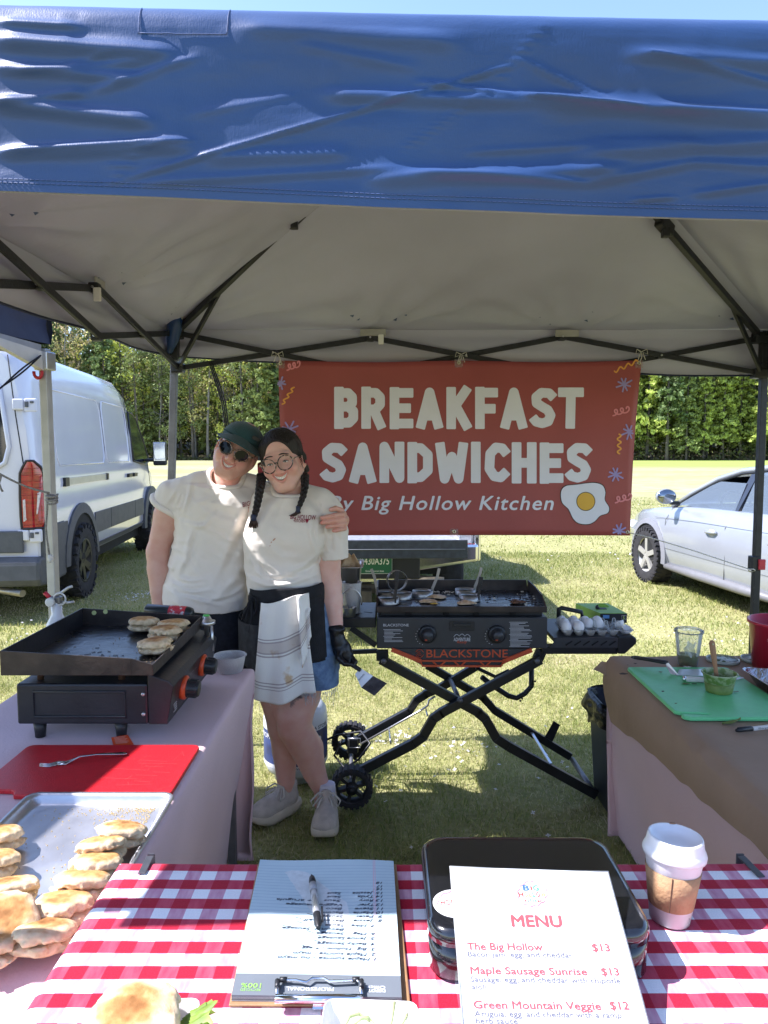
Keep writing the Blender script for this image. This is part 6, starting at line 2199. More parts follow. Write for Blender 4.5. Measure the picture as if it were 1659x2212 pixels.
gf.ell(P(741,1408,YG),(.034,.024,.044),.015)
gf.chain([w0+Vector((-.022,-.01,.02)),w0+Vector((.024,-.01,.02))],[.012,.012],.01)
for k_,(kx,ky,mx_,my_,tx_,ty_) in enumerate(((757,1418,767,1430,757,1441),(752,1424,761,1438,750,1446),(745,1427,752,1443,742,1447),(738,1427,742,1443,735,1444))):
 gf.chain([P(kx,ky,YG-.012),P(mx_,my_,YG-.030),P((mx_+tx_)/2,(my_+ty_)/2+2,YG-.042),P(tx_,ty_,YG-.036)],[.0125,.0112,.0105,.0092],.005)
gf.chain([P(732,1402,YG-.02),P(731,1420,YG-.045),P(744,1433,YG-.055),P(756,1436,YG-.05)],[.014,.0125,.0115,.0095],.007)
field_obj('glove',gf,glove_m,wom,1)
spa=thing('scraper','short handled steel griddle scraper held in the black gloved hand','scraper',hA)
MB().tube([P(733,1421,YG-.02),hA,hB,P(779,1449,YG-.032)],[.011,.014,.0125,.011],10,squash=.7).build('handle',black_plastic,spa)
qd=[P(x,y,Y) for x,y,Y in((767,1456,YG-.03),(778,1443,YG-.03),(806,1460,YG-.05),(781,1486,YG-.05))]
def plate(mb,q,t=.0012):
 n=(q[1]-q[0]).cross(q[2]-q[0]).normalized()*t
 mb.hexa([p-n for p in q],[p+n for p in q])
 return mb
plate(MB(),qd).build('blade',mat('satin_steel',(.68,.68,.70),.3,.8,var=.08,scale=20),spa)
qd2=[P(x,y,Y) for x,y,Y in((780.5,1485.5,YG-.0515),(806,1460,YG-.0515),(836,1476,YG-.075),(809,1503,YG-.075))]
plate(MB(),qd2).build('blade_tip',mat('seasoned_steel',(.10,.085,.085),.4,.5,var=.6,scale=30,bump=.2),spa)
ltx=MB()
nn__=(qd[1]-qd[0]).cross(qd[2]-qd[0]).normalized()
if nn__.y>0:
 nn__=-nn__
up_=(qd[1]-qd[0]).normalized();rt_=up_.cross(nn__)
put_text(ltx,'Anmarko',P(776,1471,YG-.046)+nn__*.003,(qd[1]-qd[0]),nn__.cross((qd[1]-qd[0]).normalized()),.008,width=.036,m=0)
ltx.build('lettering',black_plastic,spa)
# ================================================================ banner
def on_plane(x,y,p0,n):
 d=ray(x,y);o=Vector((0,0,CAMZ))
 return o+d*((Vector(p0)-o).dot(n)/d.dot(n))
def rrect(w,h,r,n=5):
 pts=[]
 for cx,cy,a0 in((w/2-r,h/2-r,0),(-w/2+r,h/2-r,90),(-w/2+r,-h/2+r,180),(w/2-r,-h/2+r,270)):
  for i in range(n+1):
   a=RAD(a0+90*i/n)
   pts.append((cx+r*math.cos(a),cy+r*math.sin(a)))
 return pts
GLYPH={
'B':(.62,[[(.13,0),(.13,1)],[(.13,.87),(.36,.87),(.46,.77),(.46,.62),(.36,.53),(.13,.53)],[(.36,.53),(.49,.42),(.49,.24),(.38,.13),(.13,.13)]]),
'R':(.65,[[(.13,0),(.13,1)],[(.13,.87),(.37,.87),(.48,.76),(.48,.58),(.37,.46),(.13,.46)],[(.32,.46),(.52,0)]]),
'E':(.60,[[(.13,0),(.13,1)],[(.13,.88),(.58,.88)],[(.13,.5),(.52,.5)],[(.13,.12),(.58,.12)]]),
'A':(.70,[[(.12,0),(.35,.88),(.58,0)],[(.20,.30),(.5,.30)]]),
'K':(.66,[[(.13,0),(.13,1)],[(.54,1),(.20,.50)],[(.24,.56),(.55,0)]]),
'F':(.57,[[(.13,0),(.13,1)],[(.13,.88),(.56,.88)],[(.13,.48),(.50,.48)]]),
'S':(.64,[[(.58,.76),(.47,.87),(.28,.88),(.15,.77),(.16,.62),(.30,.53),(.44,.45),(.51,.32),(.45,.17),(.30,.12),(.15,.16),(.07,.26)]]),
'T':(.62,[[(.02,.88),(.62,.88)],[(.32,.88),(.30,0)]]),
'N':(.64,[[(.13,0),(.13,.9),(.51,.1),(.51,1)]]),
'D':(.66,[[(.13,0),(.13,1)],[(.13,.87),(.34,.87),(.52,.70),(.52,.30),(.34,.13),(.13,.13)]]),
'W':(.80,[[(.10,1),(.22,.10),(.40,.66),(.57,.10),(.69,1)]]),
'I':(.28,[[(.14,0),(.14,1)]]),
'C':(.63,[[(.57,.72),(.46,.86),(.30,.88),(.16,.72),(.14,.34),(.26,.15),(.42,.12),(.57,.27)]]),
'H':(.64,[[(.13,0),(.13,1)],[(.51,0),(.51,1)],[(.13,.5),(.51,.5)]]),
}
def strokes(mb,pts,w,place,lift0,m=0,round_ends=True):
 """flat brush stroke; every piece sits a hair above the one before."""
 lift=lift0
 for i in range(len(pts)-1):
  (x0,y0),(x1,y1)=pts[i],pts[i+1]
  L=math.hypot(x1-x0,y1-y0) or 1e-9
  nx_,ny_=-(y1-y0)/L*w/2,(x1-x0)/L*w/2
  mb.add([place(x0+nx_,y0+ny_,lift),place(x0-nx_,y0-ny_,lift),place(x1-nx_,y1-ny_,lift),place(x1+nx_,y1+ny_,lift)],[(0,1,2,3)],m)
  lift+=4e-5
 rng_=range(len(pts)) if round_ends else range(1,len(pts)-1)
 for i in rng_:
  x,y=pts[i]
  mb.add([place(x+w/2*math.cos(a),y+w/2*math.sin(a),lift) for a in np.linspace(0,2*math.pi,17)[:-1]],[tuple(range(16))],m)
  lift+=4e-5
 return lift
BAN=thing('banner','red breakfast sandwiches banner tied to the back of the canopy frame','banner',(.37,3.70,0))
YBN=3.70
ban_red=mat('banner_red_vinyl',(0.355,0.078,0.074),.42,var=.10,scale=3,bump=.06,bscale=60,spec=.4)
ban_white=mat('print_white',(0.75,0.765,0.87),.45,var=.03)
def ban_px(u,v):
 xl=602+33*(1-v)-10*math.sin(math.pi*v);xr=1386-25*(1-v)-4*math.sin(math.pi*v)
 x=xl+(xr-xl)*u
 yt=779+3.5*math.sin(math.pi*u*2)**2
 yb=1157-1*math.sin(math.pi*u)
 return x,yb+(yt-yb)*v
def ban_y(x,y):
 u=(x-602)/784;v=(1157-y)/378
 return YBN+.007*math.sin(u*7+v*2)*(1-.4*v)+.006*math.sin(v*4-u*3)+.005*float(vnoise(np.array([u*6,v*2.5,7.])))
def ban_pt(u,v):
 x,y=ban_px(u,v)
 return P(x,y,ban_y(x,y))
bsheet=MB().grid(ban_pt,60,30).build('sheet',ban_red,BAN)
bsheet.modifiers.new('thickness','SOLIDIFY').thickness=.0012
def ban_place(x,y,lift):
 p=P(x,y,ban_y(x,y))
 p.y-=.002+lift
 return p
def word(mb,s,x0,x1,y0,y1,t=.24,gap=.06,lift=.0):
 ws=[GLYPH[c][0] for c in s]
 tot=sum(ws)+gap*(len(s)-1)
 k=(x1-x0)/tot;H=y1-y0
 x=x0
 for c,w in zip(s,ws):
  jy=random.uniform(-.012,.012)*H
  lf=lift
  for st_ in GLYPH[c][1]:
   pts=[(x+a*k,y1-b*H+jy) for a,b in st_]
   asp=t*(k*.5+H*.5)
   ex=asp*.10
   lf=strokes(mb,pts,asp,ban_place,lf,0,False)
   for(px_,py_),(qx,qy) in((pts[0],pts[1]),(pts[-1],pts[-2])):
    L=math.hypot(px_-qx,py_-qy);dx,dy=(px_-qx)/L,(py_-qy)/L
    nx_,ny_=-dy*asp/2,dx*asp/2
    mb.add([ban_place(px_+nx_*c1+dx*e1,py_+ny_*c1+dy*e1,lf) for c1,e1 in((1,0),(.96,ex*.6),(.8,ex),(-.8,ex),(-.96,ex*.6),(-1,0))],[(0,1,2,3,4,5)])
    lf+=4e-5
  x+=(w+gap)*k
lt1=MB();word(lt1,'BREAKFAST',721,1259,838,925);lt1 .build('lettering',ban_white,BAN)
lt2=MB();word(lt2,'SANDWICHES',693,1277,957,1042,.245);lt2 .build('lettering',ban_white,BAN)
lt3=MB()
v_,f_,w_=text_shape('By Big Hollow Kitchen',.022,.22,1.12)
lt3 .add([ban_place(712+p[0]/w_*484,1101-p[1]*30,.001+p[2]) for p in v_],f_)
lt3 .build('lettering',ban_white,BAN)
egg_out=[(1212,1062),(1222,1050),(1245,1047),(1280,1043),(1300,1048),(1307,1062),(1306,1080),(1315,1096),(1312,1108),(1296,1114),(1284,1126),(1270,1132),(1250,1130),(1238,1120),(1228,1100),(1214,1085)]
def blob(pts,n=6):
 out=[]
 k=len(pts)
 for i in range(k):
  p0,p1,p2,p3=(np.array(pts[(i+j-1)%k],float) for j in range(4))
  for t in np.arange(n)/n:
   out.append(tuple(.5*((2*p1)+(p2-p0)*t+(2*p0-5*p1+4*p2-p3)*t*t+(3*p1-p0-3*p2+p3)*t**3)))
 return out
eb=blob(egg_out)
def ban_poly(name,pts,lift,m):
 mb=MB()
 c=(sum(p[0] for p in pts)/len(pts),sum(p[1] for p in pts)/len(pts))
 vs=[ban_place(*c,lift)]+[ban_place(x,y,lift) for x,y in pts]
 k=len(pts)
 mb.add(vs,[(0,(i+1)%k+1,i+1) for i in range(k)])
 return mb.build(name,m,BAN)
ban_poly('egg_outline',[(1262+(x-1262)*1.035,1087+(y-1087)*1.04) for x,y in eb],.0004,mat('print_black',(.015,.013,.012),.5))
ban_poly('egg_white',eb,.0012,ban_white)
ban_poly('yolk_outline',[(1265+20.5*math.cos(a),1083+20.5*math.sin(a)) for a in np.linspace(0,6.283,33)[:-1]],.0018,MATS['print_black'])
ban_poly('egg_yolk',[(1265+19*math.cos(a),1083+19*math.sin(a)) for a in np.linspace(0,6.283,33)[:-1]],.0024,mat('print_yolk',(.72,.42,.045),.45,var=.05))
lil=mat('print_lilac',(.34,.28,.58),.5,var=.05);pnk=mat('print_pink',(.78,.27,.30),.5,var=.05);org=mat('print_orange',(.82,.37,.07),.5,var=.05)
rs_=random.Random(4)
for(x,y,r) in((1348,831,17),(1359,933,17),(1330,1025,16),(1337,1147,16),(626,927,17),(606,828,13)):
 mb=MB();lf=.0006
 for k in range(8):
  a=k*math.pi/4+rs_.uniform(-.15,.15)+.35;rr=r*rs_.uniform(.75,1.1)
  ex_,ey_=x+rr*math.cos(a),y+rr*math.sin(a)
  if ey_>1152 or(x<612 and ex_<606) or ex_>1370:
   rr*=.45;ex_,ey_=x+rr*math.cos(a),y+rr*math.sin(a)
  lf=strokes(mb,[(x,y),(ex_,ey_)],3.6,ban_place,lf)
 mb.build('star_print',lil,BAN)
def squig(name,pts,m,w=3.4):
 mb=MB();strokes(mb,pts,w,ban_place,.0005);mb.build(name,m,BAN)
squig('squiggle_print',[(1327+t*50,802-t*22+4*math.sin(t*19)) for t in np.linspace(0,1,26)],org)
squig('squiggle_print',[(610+t*25+3.5*math.sin(t*19),873-t*36) for t in np.linspace(0,1,26)],org)
squig('squiggle_print',[(1337+4*math.sin(t*19),938+t*42) for t in np.linspace(0,1,26)],org)
for(x,y,sx) in((1341,888,1),(1346,1076,1),(634,790,.8)):
 squig('curl_print',[(x+sx*(-17+34*t+6*math.sin(t*17)),y+4-8*t+6*math.cos(t*17)) for t in np.linspace(0,1,34)],pnk)
clear_tab=glassy('clear_tab',(.95,.85,.83),.1,.8)
brass=mat('grommet_metal',(.75,.68,.52),.3,.8)
for(x,y) in((606,785),(991,783),(1380,784),(981,1148),(1355,1149)):
 c=ban_place(x,y,.001)
 MB().tube([c+Vector((.007*math.cos(a),-.001,.007*math.sin(a))) for a in np.linspace(0,6.283,13)[:-1]],.0028,5,closed=True).build('grommet',brass,BAN)
 if x!=1355:
  q=[ban_place(x-9,y-6,.0003),ban_place(x+9,y-6,.0003),ban_place(x+9,y+11,.0003),ban_place(x-9,y+11,.0003)]
  MB().add(q,[(3,2,1,0)]).build('reinforcement',clear_tab,BAN)
twine=mat('white_twine',(.66,.63,.56),.9,var=.2,scale=200,bump=.4)
for k_,(x,y,xx,yy,lab) in enumerate(((606,785,600,765,'white twine bow tying the left corner of the banner'),(991,783,996,766,'white twine tying the middle of the banner to the frame'),(1380,784,1385,760,'white twine bow tying the right corner of the banner'))):
 t=thing('twine_tie',lab,'twine',ban_place(x,y,.01),group='ties along the banner top')
 a=ban_place(x,y,.006);b=P(xx,yy,YB-.045)
 MB().tube([a,a.lerp(b,.5)+Vector((.006,-.004,0)),b,b+Vector((0,.06,.02))],.0026,5).build('string',twine,t)
 for sgn in(-1,1):
  MB().tube([b,b+Vector((sgn*.025,-.01,.012)),b+Vector((sgn*.030,-.01,-.012)),b+Vector((sgn*.006,-.008,-.004)),b+Vector((sgn*.018,-.012,-.04))],.0022,5).build('loop',twine,t)
ln_=MB().tube([ban_place(1356,1150,.004),P(1400,1160,3.72),P(1500,1190,3.735),P(1626,1232,YB-.02)],.0028,5)
ln_.tube([P(1624+7*math.cos(t),1232+2.5*math.sin(t),YB-.03+.03*math.sin(t)) for t in np.linspace(0,9,20)],.003,5)
tag(ln_.build('twine',twine),'long twine from the lower right banner corner to the dark canopy leg','twine')
# ================================================================ tables and cloths
def cloth_attr_uv(p):
 return p
pink=mat('pink_tablecloth',(0.70,0.505,0.525),.8,var=.05,scale=4,bump=.12,bscale=120,sheen=.15,spec=.2)
kraft=mat('kraft_paper',(0.36,0.245,0.165),.75,var=.10,scale=5,bump=.25,bscale=25,spec=.3)
ply=mat('table_top_plastic',(.55,.54,.52),.6,var=.1)
TZ=.74
def folding_table(label,x0,x1,y0,y1,z):
 t=thing('folding_table',label,'table',((x0+x1)/2,(y0+y1)/2,0))
 MB().box(((x0+x1)/2,(y0+y1)/2,z-.022),(x1-x0,y1-y0,.036)).build('tabletop',ply,t,bevel=.008)
 for x in(x0+.07,x1-.07):
  for y in(y0+.10,y1-.10):
   MB().bar((x,y,0),(x,y,z-.04),.028).build('leg',steel_grey,t)
 return t
LX0,LX1,LY0,LY1=-1.27,-.495,.98,2.70
folding_table('folding table under the pink cloth carrying the small griddle',LX0,LX1-.005,LY0,LY1,TZ-.004)
folding_table('folding table under the pink cloth and brown paper at the right',.925,1.66,1.02,2.83,TZ-.004)
folding_table('folding table under the red gingham cloth at the front',-.455,1.30,.47,1.20,.846)
def drape(name,label,x0,x1,y0,y1,z,drops,m,group=None,flare=(0,0,0,0),r=.018,seed=1,cell=.035,uvs=None,wob=.010):
 """cloth over a table: top, rounded edges and four hanging sides (left, right, near, far) of given drop."""
 dl,dr,dn,df=drops
 arc=r*math.pi/2
 def axis(lo,hi,d0,d1):
  s=[]
  n=max(2,int((hi-lo-2*r)/cell))
  a=np.linspace(lo+r,hi-r,n)
  e0=np.concatenate([-np.linspace(d0+arc,arc,max(2,int(d0/cell)))[:-1],-np.linspace(arc,0,5)[:-1]]) if d0 else np.array([])
  e1=np.concatenate([np.linspace(0,arc,5)[1:],np.linspace(arc,d1+arc,max(2,int(d1/cell)))[1:]]) if d1 else np.array([])
  return np.concatenate([lo+r+e0,a,hi-r+e1])
 su,sv=axis(x0,x1,dl,dr),axis(y0,y1,dn,df)
 def fold1(s,lo,hi,fl0,fl1):
  """-> position, drop, outward amount"""
  if s<lo+r:
   e=lo+r-s
   if e<arc:
    return lo+r-r*math.sin(e/r),r-r*math.cos(e/r),0
   return lo+0,r+(e-arc),-fl0*(e-arc)
  if s>hi-r:
   e=s-hi+r
   if e<arc:
    return hi-r+r*math.sin(e/r),r-r*math.cos(e/r),0
   return hi,r+(e-arc),fl1*(e-arc)
  return s,0,0
 V,UV=[],[]
 for b in sv:
  for a in su:
   x,dx,ox=fold1(a,x0,x1,flare[0],flare[1])
   y,dy,oy=fold1(b,y0,y1,flare[2],flare[3])
   d=max(dx,dy)
   zz=z-d
   if dy>r and dx<=r:
    xm=(x0+x1)/2;x+=(flare[1] if x>xm else-flare[0])*(dy-r)*abs(x-xm)/(x1-xm)*(1 if dr>.7 or dl>.7 else 0)
   if dx>r and dy<=r:
    ym=(y0+y1)/2;y+=(flare[3] if y>ym else-flare[2])*(dx-r)*abs(y-ym)/(y1-ym)
   w=wob*min(1,d/.25)
   n1=float(vnoise(np.array([a*4.5,b*4.5,seed+zz*1.2])))
   if dx>r*.9:
    x+=ox+w*n1*(1.5 if dy>0 else 1)
   if dy>r*.9:
    y+=oy+w*n1
   zz+=.0012*n1 if d<r else 0
   V.append((x,y,max(zz,.004)));UV.append((a,b))
 nu,nv=len(su),len(sv)
 F_=[(j*nu+i,j*nu+i+1,(j+1)*nu+i+1,(j+1)*nu+i) for j in range(nv-1) for i in range(nu-1)]
 mb=MB();mb.add(V,F_,0,True,None,UV)
 o=mb.build(name,m)
 tag(o,label,'tablecloth',group)
 return o
drape('tablecloth','plain pale pink cloth on the left table under the small griddle',LX0,LX1,LY0,LY1,TZ,(.6,.735,.70,.72),pink,flare=(0,-.13,0,-.08),seed=3)
drape('tablecloth','plain pale pink cloth on the right table under the brown paper',.905,1.68,1.0,2.85,TZ,(.735,.6,.7,.72),pink,flare=(-.07,0,0,-.05),seed=7)
def gingham():
 m,nt,b=nodes_of('red_gingham_cotton')
 N,L=nt.nodes,nt.links
 uv=N.new('ShaderNodeUVMap')
 sep=N.new('ShaderNodeSeparateXYZ');L.new(uv.outputs[0],sep.inputs[0])
 g0=G(235,1929,.85)
 per=.0508
 wob=N.new('ShaderNodeTexNoise');wob.inputs['Scale'].default_value=9
 L.new(uv.outputs[0],wob.inputs['Vector'])
 def stripe(sock,off):
  a=N.new('ShaderNodeMath');a.operation='SUBTRACT';L.new(sock,a.inputs[0]);a.inputs[1].default_value=off-per*400.25
  w=N.new('ShaderNodeMath');w.operation='MULTIPLY_ADD';L.new(wob.outputs[0],w.inputs[0]);w.inputs[1].default_value=.004;L.new(a.outputs[0],w.inputs[2])
  d=N.new('ShaderNodeMath');d.operation='DIVIDE';L.new(w.outputs[0],d.inputs[0]);d.inputs[1].default_value=per
  f=N.new('ShaderNodeMath');f.operation='FRACT';L.new(d.outputs[0],f.inputs[0])
  c=N.new('ShaderNodeMath');c.operation='GREATER_THAN';L.new(f.outputs[0],c.inputs[0]);c.inputs[1].default_value=.5
  return c.outputs[0]
 sx,sy=stripe(sep.outputs[0],g0 .x),stripe(sep.outputs[1],g0 .y)
 thr=N.new('ShaderNodeTexNoise');thr.inputs['Scale'].default_value=420;thr.inputs['Detail'].default_value=3
 L.new(uv.outputs[0],thr.inputs['Vector'])
 slub=N.new('ShaderNodeTexNoise');slub.inputs['Scale'].default_value=90;slub.inputs['Detail'].default_value=4
 mp=N.new('ShaderNodeMapping');mp.inputs['Scale'].default_value=(1,.25,1)
 L.new(uv.outputs[0],mp.inputs[0]);L.new(mp.outputs[0],slub.inputs['Vector'])
 def rampc(src,c0,c1):
  r=N.new('ShaderNodeValToRGB');r.color_ramp.elements[0].position=.35;r.color_ramp.elements[1].position=.65
  r.color_ramp.elements[0].color=(*c0,1);r.color_ramp.elements[1].color=(*c1,1)
  L.new(src,r.inputs[0]);return r.outputs[0]
 def mix(f,a,c):
  x=N.new('ShaderNodeMix');x.data_type='RGBA'
  L.new(f,x.inputs[0]);L.new(a,x.inputs[6]);L.new(c,x.inputs[7]);return x.outputs[2]
 white=rampc(thr.outputs[0],(.76,.76,.78),(.83,.83,.84))
 lightp=rampc(slub.outputs[0],(.52,.23,.32),(.64,.38,.46))
 mid=rampc(slub.outputs[0],(.43,.028,.065),(.50,.065,.105))
 deep=rampc(thr.outputs[0],(.36,.004,.020),(.42,.008,.032))
 col=mix(sy,mix(sx,white,lightp),mix(sx,mid,deep))
 L.new(col,b.inputs['Base Color'])
 b.inputs['Roughness'].default_value=.85;b.inputs['Specular IOR Level'].default_value=.15;b.inputs['Sheen Weight'].default_value=.1
 wv=N.new('ShaderNodeTexNoise');wv.inputs['Scale'].default_value=700
 L.new(uv.outputs[0],wv.inputs['Vector'])
 bp=N.new('ShaderNodeBump');bp.inputs['Strength'].default_value=.3;bp.inputs['Distance'].default_value=.002
 L.new(wv.outputs[0],bp.inputs['Height'])
 b2=N.new('ShaderNodeBump');b2 .inputs['Strength'].default_value=.25;b2 .inputs['Distance'].default_value=.01
 L.new(wob.outputs[0],b2 .inputs['Height']);L.new(bp.outputs[0],b2 .inputs['Normal']);L.new(b2 .outputs[0],b.inputs['Normal'])
 return m
GZ=.85
drape('tablecloth','red and white gingham cloth on the front table',-.467,1.31,.46,1.212,GZ,(.38,.38,.4,.38),gingham(),flare=(.03,0,0,.04),r=.016,seed=11,cell=.03,wob=.012)
clip_m=mat('grey_clip_steel',(.12,.12,.13),.4,.6,var=.2,scale=40)
for(xa,ya,xb,yb,lab) in((331,1839,306,1887,'grey steel tablecloth clip at the far left of the gingham table'),(1597,1845,1645,1894,'grey steel tablecloth clip at the far right of the gingham table')):
 a,b=G(xa,ya,GZ+.004),G(xb,yb,GZ+.004)
 t=thing('tablecloth_clip',lab,'clip',a,group='clips holding the gingham cloth')
 a.y=1.218
 MB().bar(a,b,.013,.0025).build('spring_arm',clip_m,t,bevel=.0008)
 MB().bar(a+Vector((0,.004,.002)),a+Vector((0,.004,-.05)),.013,.0025,(0,1,0)).build('bend',clip_m,t)
kp=MB()
kr=np.random.default_rng(5)
KX0,KX1,KY0,KY1=.901,1.66,1.0,2.842
def kraft_pt(u,v):
 y=KY0+(KY1-KY0)*v+(.010*float(vnoise(np.array([u*9,3.,1.]))) if v>.98 else 0)
 hang=float(np.interp(y,[1.0,1.66,2.3,2.74,2.80,KY1],[.10,.112,.19,.245,.20,.10]))+.008*float(vnoise(np.array([y*14,1.,2.])))
 if u<.3:
  s=hang*(1-u/.3)
  r=.016;arc=r*math.pi/2
  if s<arc:
   return Vector((KX0+r-r*math.sin(s/r),y,TZ+.004-r+r*math.cos(s/r)))
  bulge=.018*math.sin(min(1,s/.2)*2.6)+.01*float(vnoise(np.array([y*3,s*4,4.])))
  return Vector((KX0-bulge-.004,y+.03*(s-arc)*(1 if y>2.7 else 0),TZ+.004-r-(s-arc)))
 return Vector((KX0+.016+(KX1-KX0-.016)*(u-.3)/.7,y,TZ+.004+.0015*float(vnoise(np.array([u*8,y*3,9.])))))
kp.grid(kraft_pt,40,90)
fl_=[P(x,y,Y) for x,y,Y in((1300,1428,2.85),(1281,1446,2.84),(1296,1452,2.82),(1318,1466,2.79),(1316,1432,2.84))]
kp.add(fl_,[(0,1,2,3,4)],0)
ko=kp.build('kraft_paper',kraft)
tag(ko,'torn brown kraft paper spread over the pink cloth of the right table','paper')
tape=mat('masking_tape',(.50,.42,.27),.6,var=.15,scale=20)
tq=[P(x,y,Y) for x,y,Y in((1488,1692,2.12),(1588,1745,1.83),(1594,1778,1.82),(1555,1752,1.92))]
for q in tq:
 q.x-=.006
MB().add(tq,[(0,1,2,3)]).build('tape',tape,ko)
# ================================================================ food helpers
def bread_material(name,top,side,brown):
 m,nt,b=nodes_of(name)
 N,L=nt.nodes,nt.links
 a=N.new('ShaderNodeVertexColor');a.layer_name='tint'
 tc=N.new('ShaderNodeTexCoord');nz=N.new('ShaderNodeTexNoise');nz.inputs['Scale'].default_value=60;nz.inputs['Detail'].default_value=6
 L.new(tc.outputs['Object'],nz.inputs[0])
 rp=N.new('ShaderNodeValToRGB');rp.color_ramp.elements[0].position=.3;rp.color_ramp.elements[1].position=.7
 rp.color_ramp.elements[0].color=(.72,.66,.58,1);rp.color_ramp.elements[1].color=(1.1,1.08,1.05,1)
 L.new(nz.outputs[0],rp.inputs[0])
 mx=N.new('ShaderNodeMix');mx.data_type='RGBA';mx.blend_type='MULTIPLY';mx.inputs[0].default_value=1
 L.new(a.outputs[0],mx.inputs[6]);L.new(rp.outputs[0],mx.inputs[7]);L.new(mx.outputs[2],b.inputs['Base Color'])
 b.inputs['Roughness'].default_value=.8;b.inputs['Specular IOR Level'].default_value=.2
 b.inputs['Subsurface Weight'].default_value=.15;b.inputs['Subsurface Radius'].default_value=(1,.6,.3);b.inputs['Subsurface Scale'].default_value=.006
 bp=N.new('ShaderNodeBump');bp.inputs['Strength'].default_value=.35;bp.inputs['Distance'].default_value=.003
 n2=N.new('ShaderNodeTexNoise');n2 .inputs['Scale'].default_value=180;n2 .inputs['Detail'].default_value=4
 L.new(tc.outputs['Object'],n2 .inputs[0]);L.new(n2 .outputs[0],bp.inputs['Height']);L.new(bp.outputs[0],b.inputs['Normal'])
 return m
bread_m=bread_material('muffin_bread',None,None,None)
def muffin_halves(seed,toast=.6):
 """two torn halves of an English muffin, r = 5 cm: (bottom mesh, top mesh)."""
 out=[]
 for half in(0,1):
  f=Field((-.062,-.062,-.030),(.062,.062,.036),.0025)
  rr=np.random.default_rng(seed*7+half)
  z0=-.0095 if half==0 else.0095
  cx,cy=rr.normal(0,.0025,2)
  hgt=.0115 if half==0 else.0135
  def fn(X,Y,Z):
   x,y=X-cx,Y-cy
   th=np.arctan2(y,x)
   R=.049+.0022*np.sin(th*2+seed)+.0018*np.sin(th*5+seed*2)
   r=np.sqrt(x*x+y*y)
   zc=Z-z0-.004*np.sin(x*40+seed)*(.3)
   q=((r/R)**2.8+(np.abs(zc)/hgt)**2.4)**(1/2.6)
   d=(q-1)*hgt
   p=np.stack([X*90,Y*90,Z*90],-1)
   inner=(Z>z0) if half==0 else(Z<z0)
   rough=fbm(p,2,seed+half)*.0022
   return d+np.where(inner,rough,rough*.35)
  f.put((-.056,-.056,z0-.016),(.056,.056,z0+.018),fn)
  v,q=f.surface();v=smooth_verts(v,q,1,.3)
  r=np.sqrt(v[:,0]**2+v[:,1]**2)
  cream=np.array([(.74,.60,.40)]);gold=np.array([(.60,.34,.13)]);dark=np.array([(.30,.13,.045)])
  outer=np.clip(((v[:,2]-z0)*(1 if half else-1))/hgt,0,1)
  n=fbm(v*55,3,seed+3)
  g=np.clip((outer-.62)*3.2+n*.5,0,1)[:,None]*np.clip(1.15-(r/.05)**6*.5,0,1)[:,None]
  c=cream*(1-g)+gold*g
  g2=np.clip((outer-.8)*3+n*.9-(1-toast),0,1)[:,None]*.75
  c=c*(1-g2)+dark*g2
  c*=(.94+.10*vnoise(v*130,4))[:,None]
  nm='bottom_half' if half==0 else 'top_half'
  out.append(np_mesh(nm,v,q,bread_m,True,{'tint':np.clip(c,0,1)}))
 return out
MUF=[muffin_halves(s,t) for s,t in((1,.75),(2,.35),(3,.55),(4,.9))]
def muffin(k,loc,rz,rx=0.0,ry=0.0,label='',group=None,open_=0.0,s=1.0):
 t=thing('english_muffin',label,'muffin',loc,rz,group,rx,ry)
 t.scale=(s,s,s)
 b,u=MUF[k]
 link('bottom_half',b,t)
 o=link('top_half',u,t)
 o.location=(0.002,.001,.0012+open_);o.rotation_euler=(open_*6,.03,.4)
 return t
# ================================================================ small griddle on the left table
griddle_black=mat('griddle_black_paint',(.020,.021,.028),.38,.0,var=.35,scale=10,bump=.08,bscale=80,rvar=.08)
seasoned=mat('seasoned_plate',(.020,.020,.024),.30,.0,scale=9,col2=(.008,.008,.009),bump=.25,bscale=30,rvar=.12,spec=.6)
rim_steel=mat('browned_steel_rim',(.055,.042,.036),.42,.35,scale=12,col2=(.022,.018,.018),bump=.12,bscale=60)
orange=mat('orange_bezel',(.62,.075,.018),.4,var=.15,scale=30)
copper=mat('heat_tinted_steel',(.30,.17,.11),.35,.8,var=.3,scale=30)
SGD=thing('griddle','black two burner tabletop griddle standing on the pink tablecloth at the left','griddle',(-.84,2.26,TZ))
gx0,gx1,gy0,gy1=-1.045,-.672,2.0,2.54
MB().box(((gx0+gx1)/2,(gy0+gy1)/2,.848),(gx1-gx0,gy1-gy0,.118)).build('body',griddle_black,SGD,bevel=.006)
MB().tube([(gx0+.05,gy0-.0015,.812),(gx0+.05,gy0-.0015,.885),(gx0+.31,gy0-.0015,.885),(gx0+.31,gy0-.0015,.812)],.004,6,closed=True).build('pressed_panel',griddle_black,SGD)
for z in(.878,.820):
 MB().lathe([(.006,0),(.006,.004),(.003,.006)],8,M=TR((gx1-.012,gy0,z),rx=RAD(90))).build('screw',screw,SGD)
cbx=MB()
prof_=[(gx1,.788),(-.617,.788),(-.617,.80),(-.598,.90),(-.612,.915),(gx1,.935)]
k=len(prof_)
cbx.add([(x,gy0+.002,z) for x,z in prof_]+[(x,gy1-.002,z) for x,z in prof_],[tuple(range(k)),tuple(range(2*k-1,k-1,-1))]+[(i,i+k,(i+1)%k+k,(i+1)%k) for i in range(k)])
cbx.build('control_box',griddle_black,SGD,bevel=.003)
pn=Vector((.10,0,-.019)).normalized();pn=Vector((.982,0,-.19)).normalized()
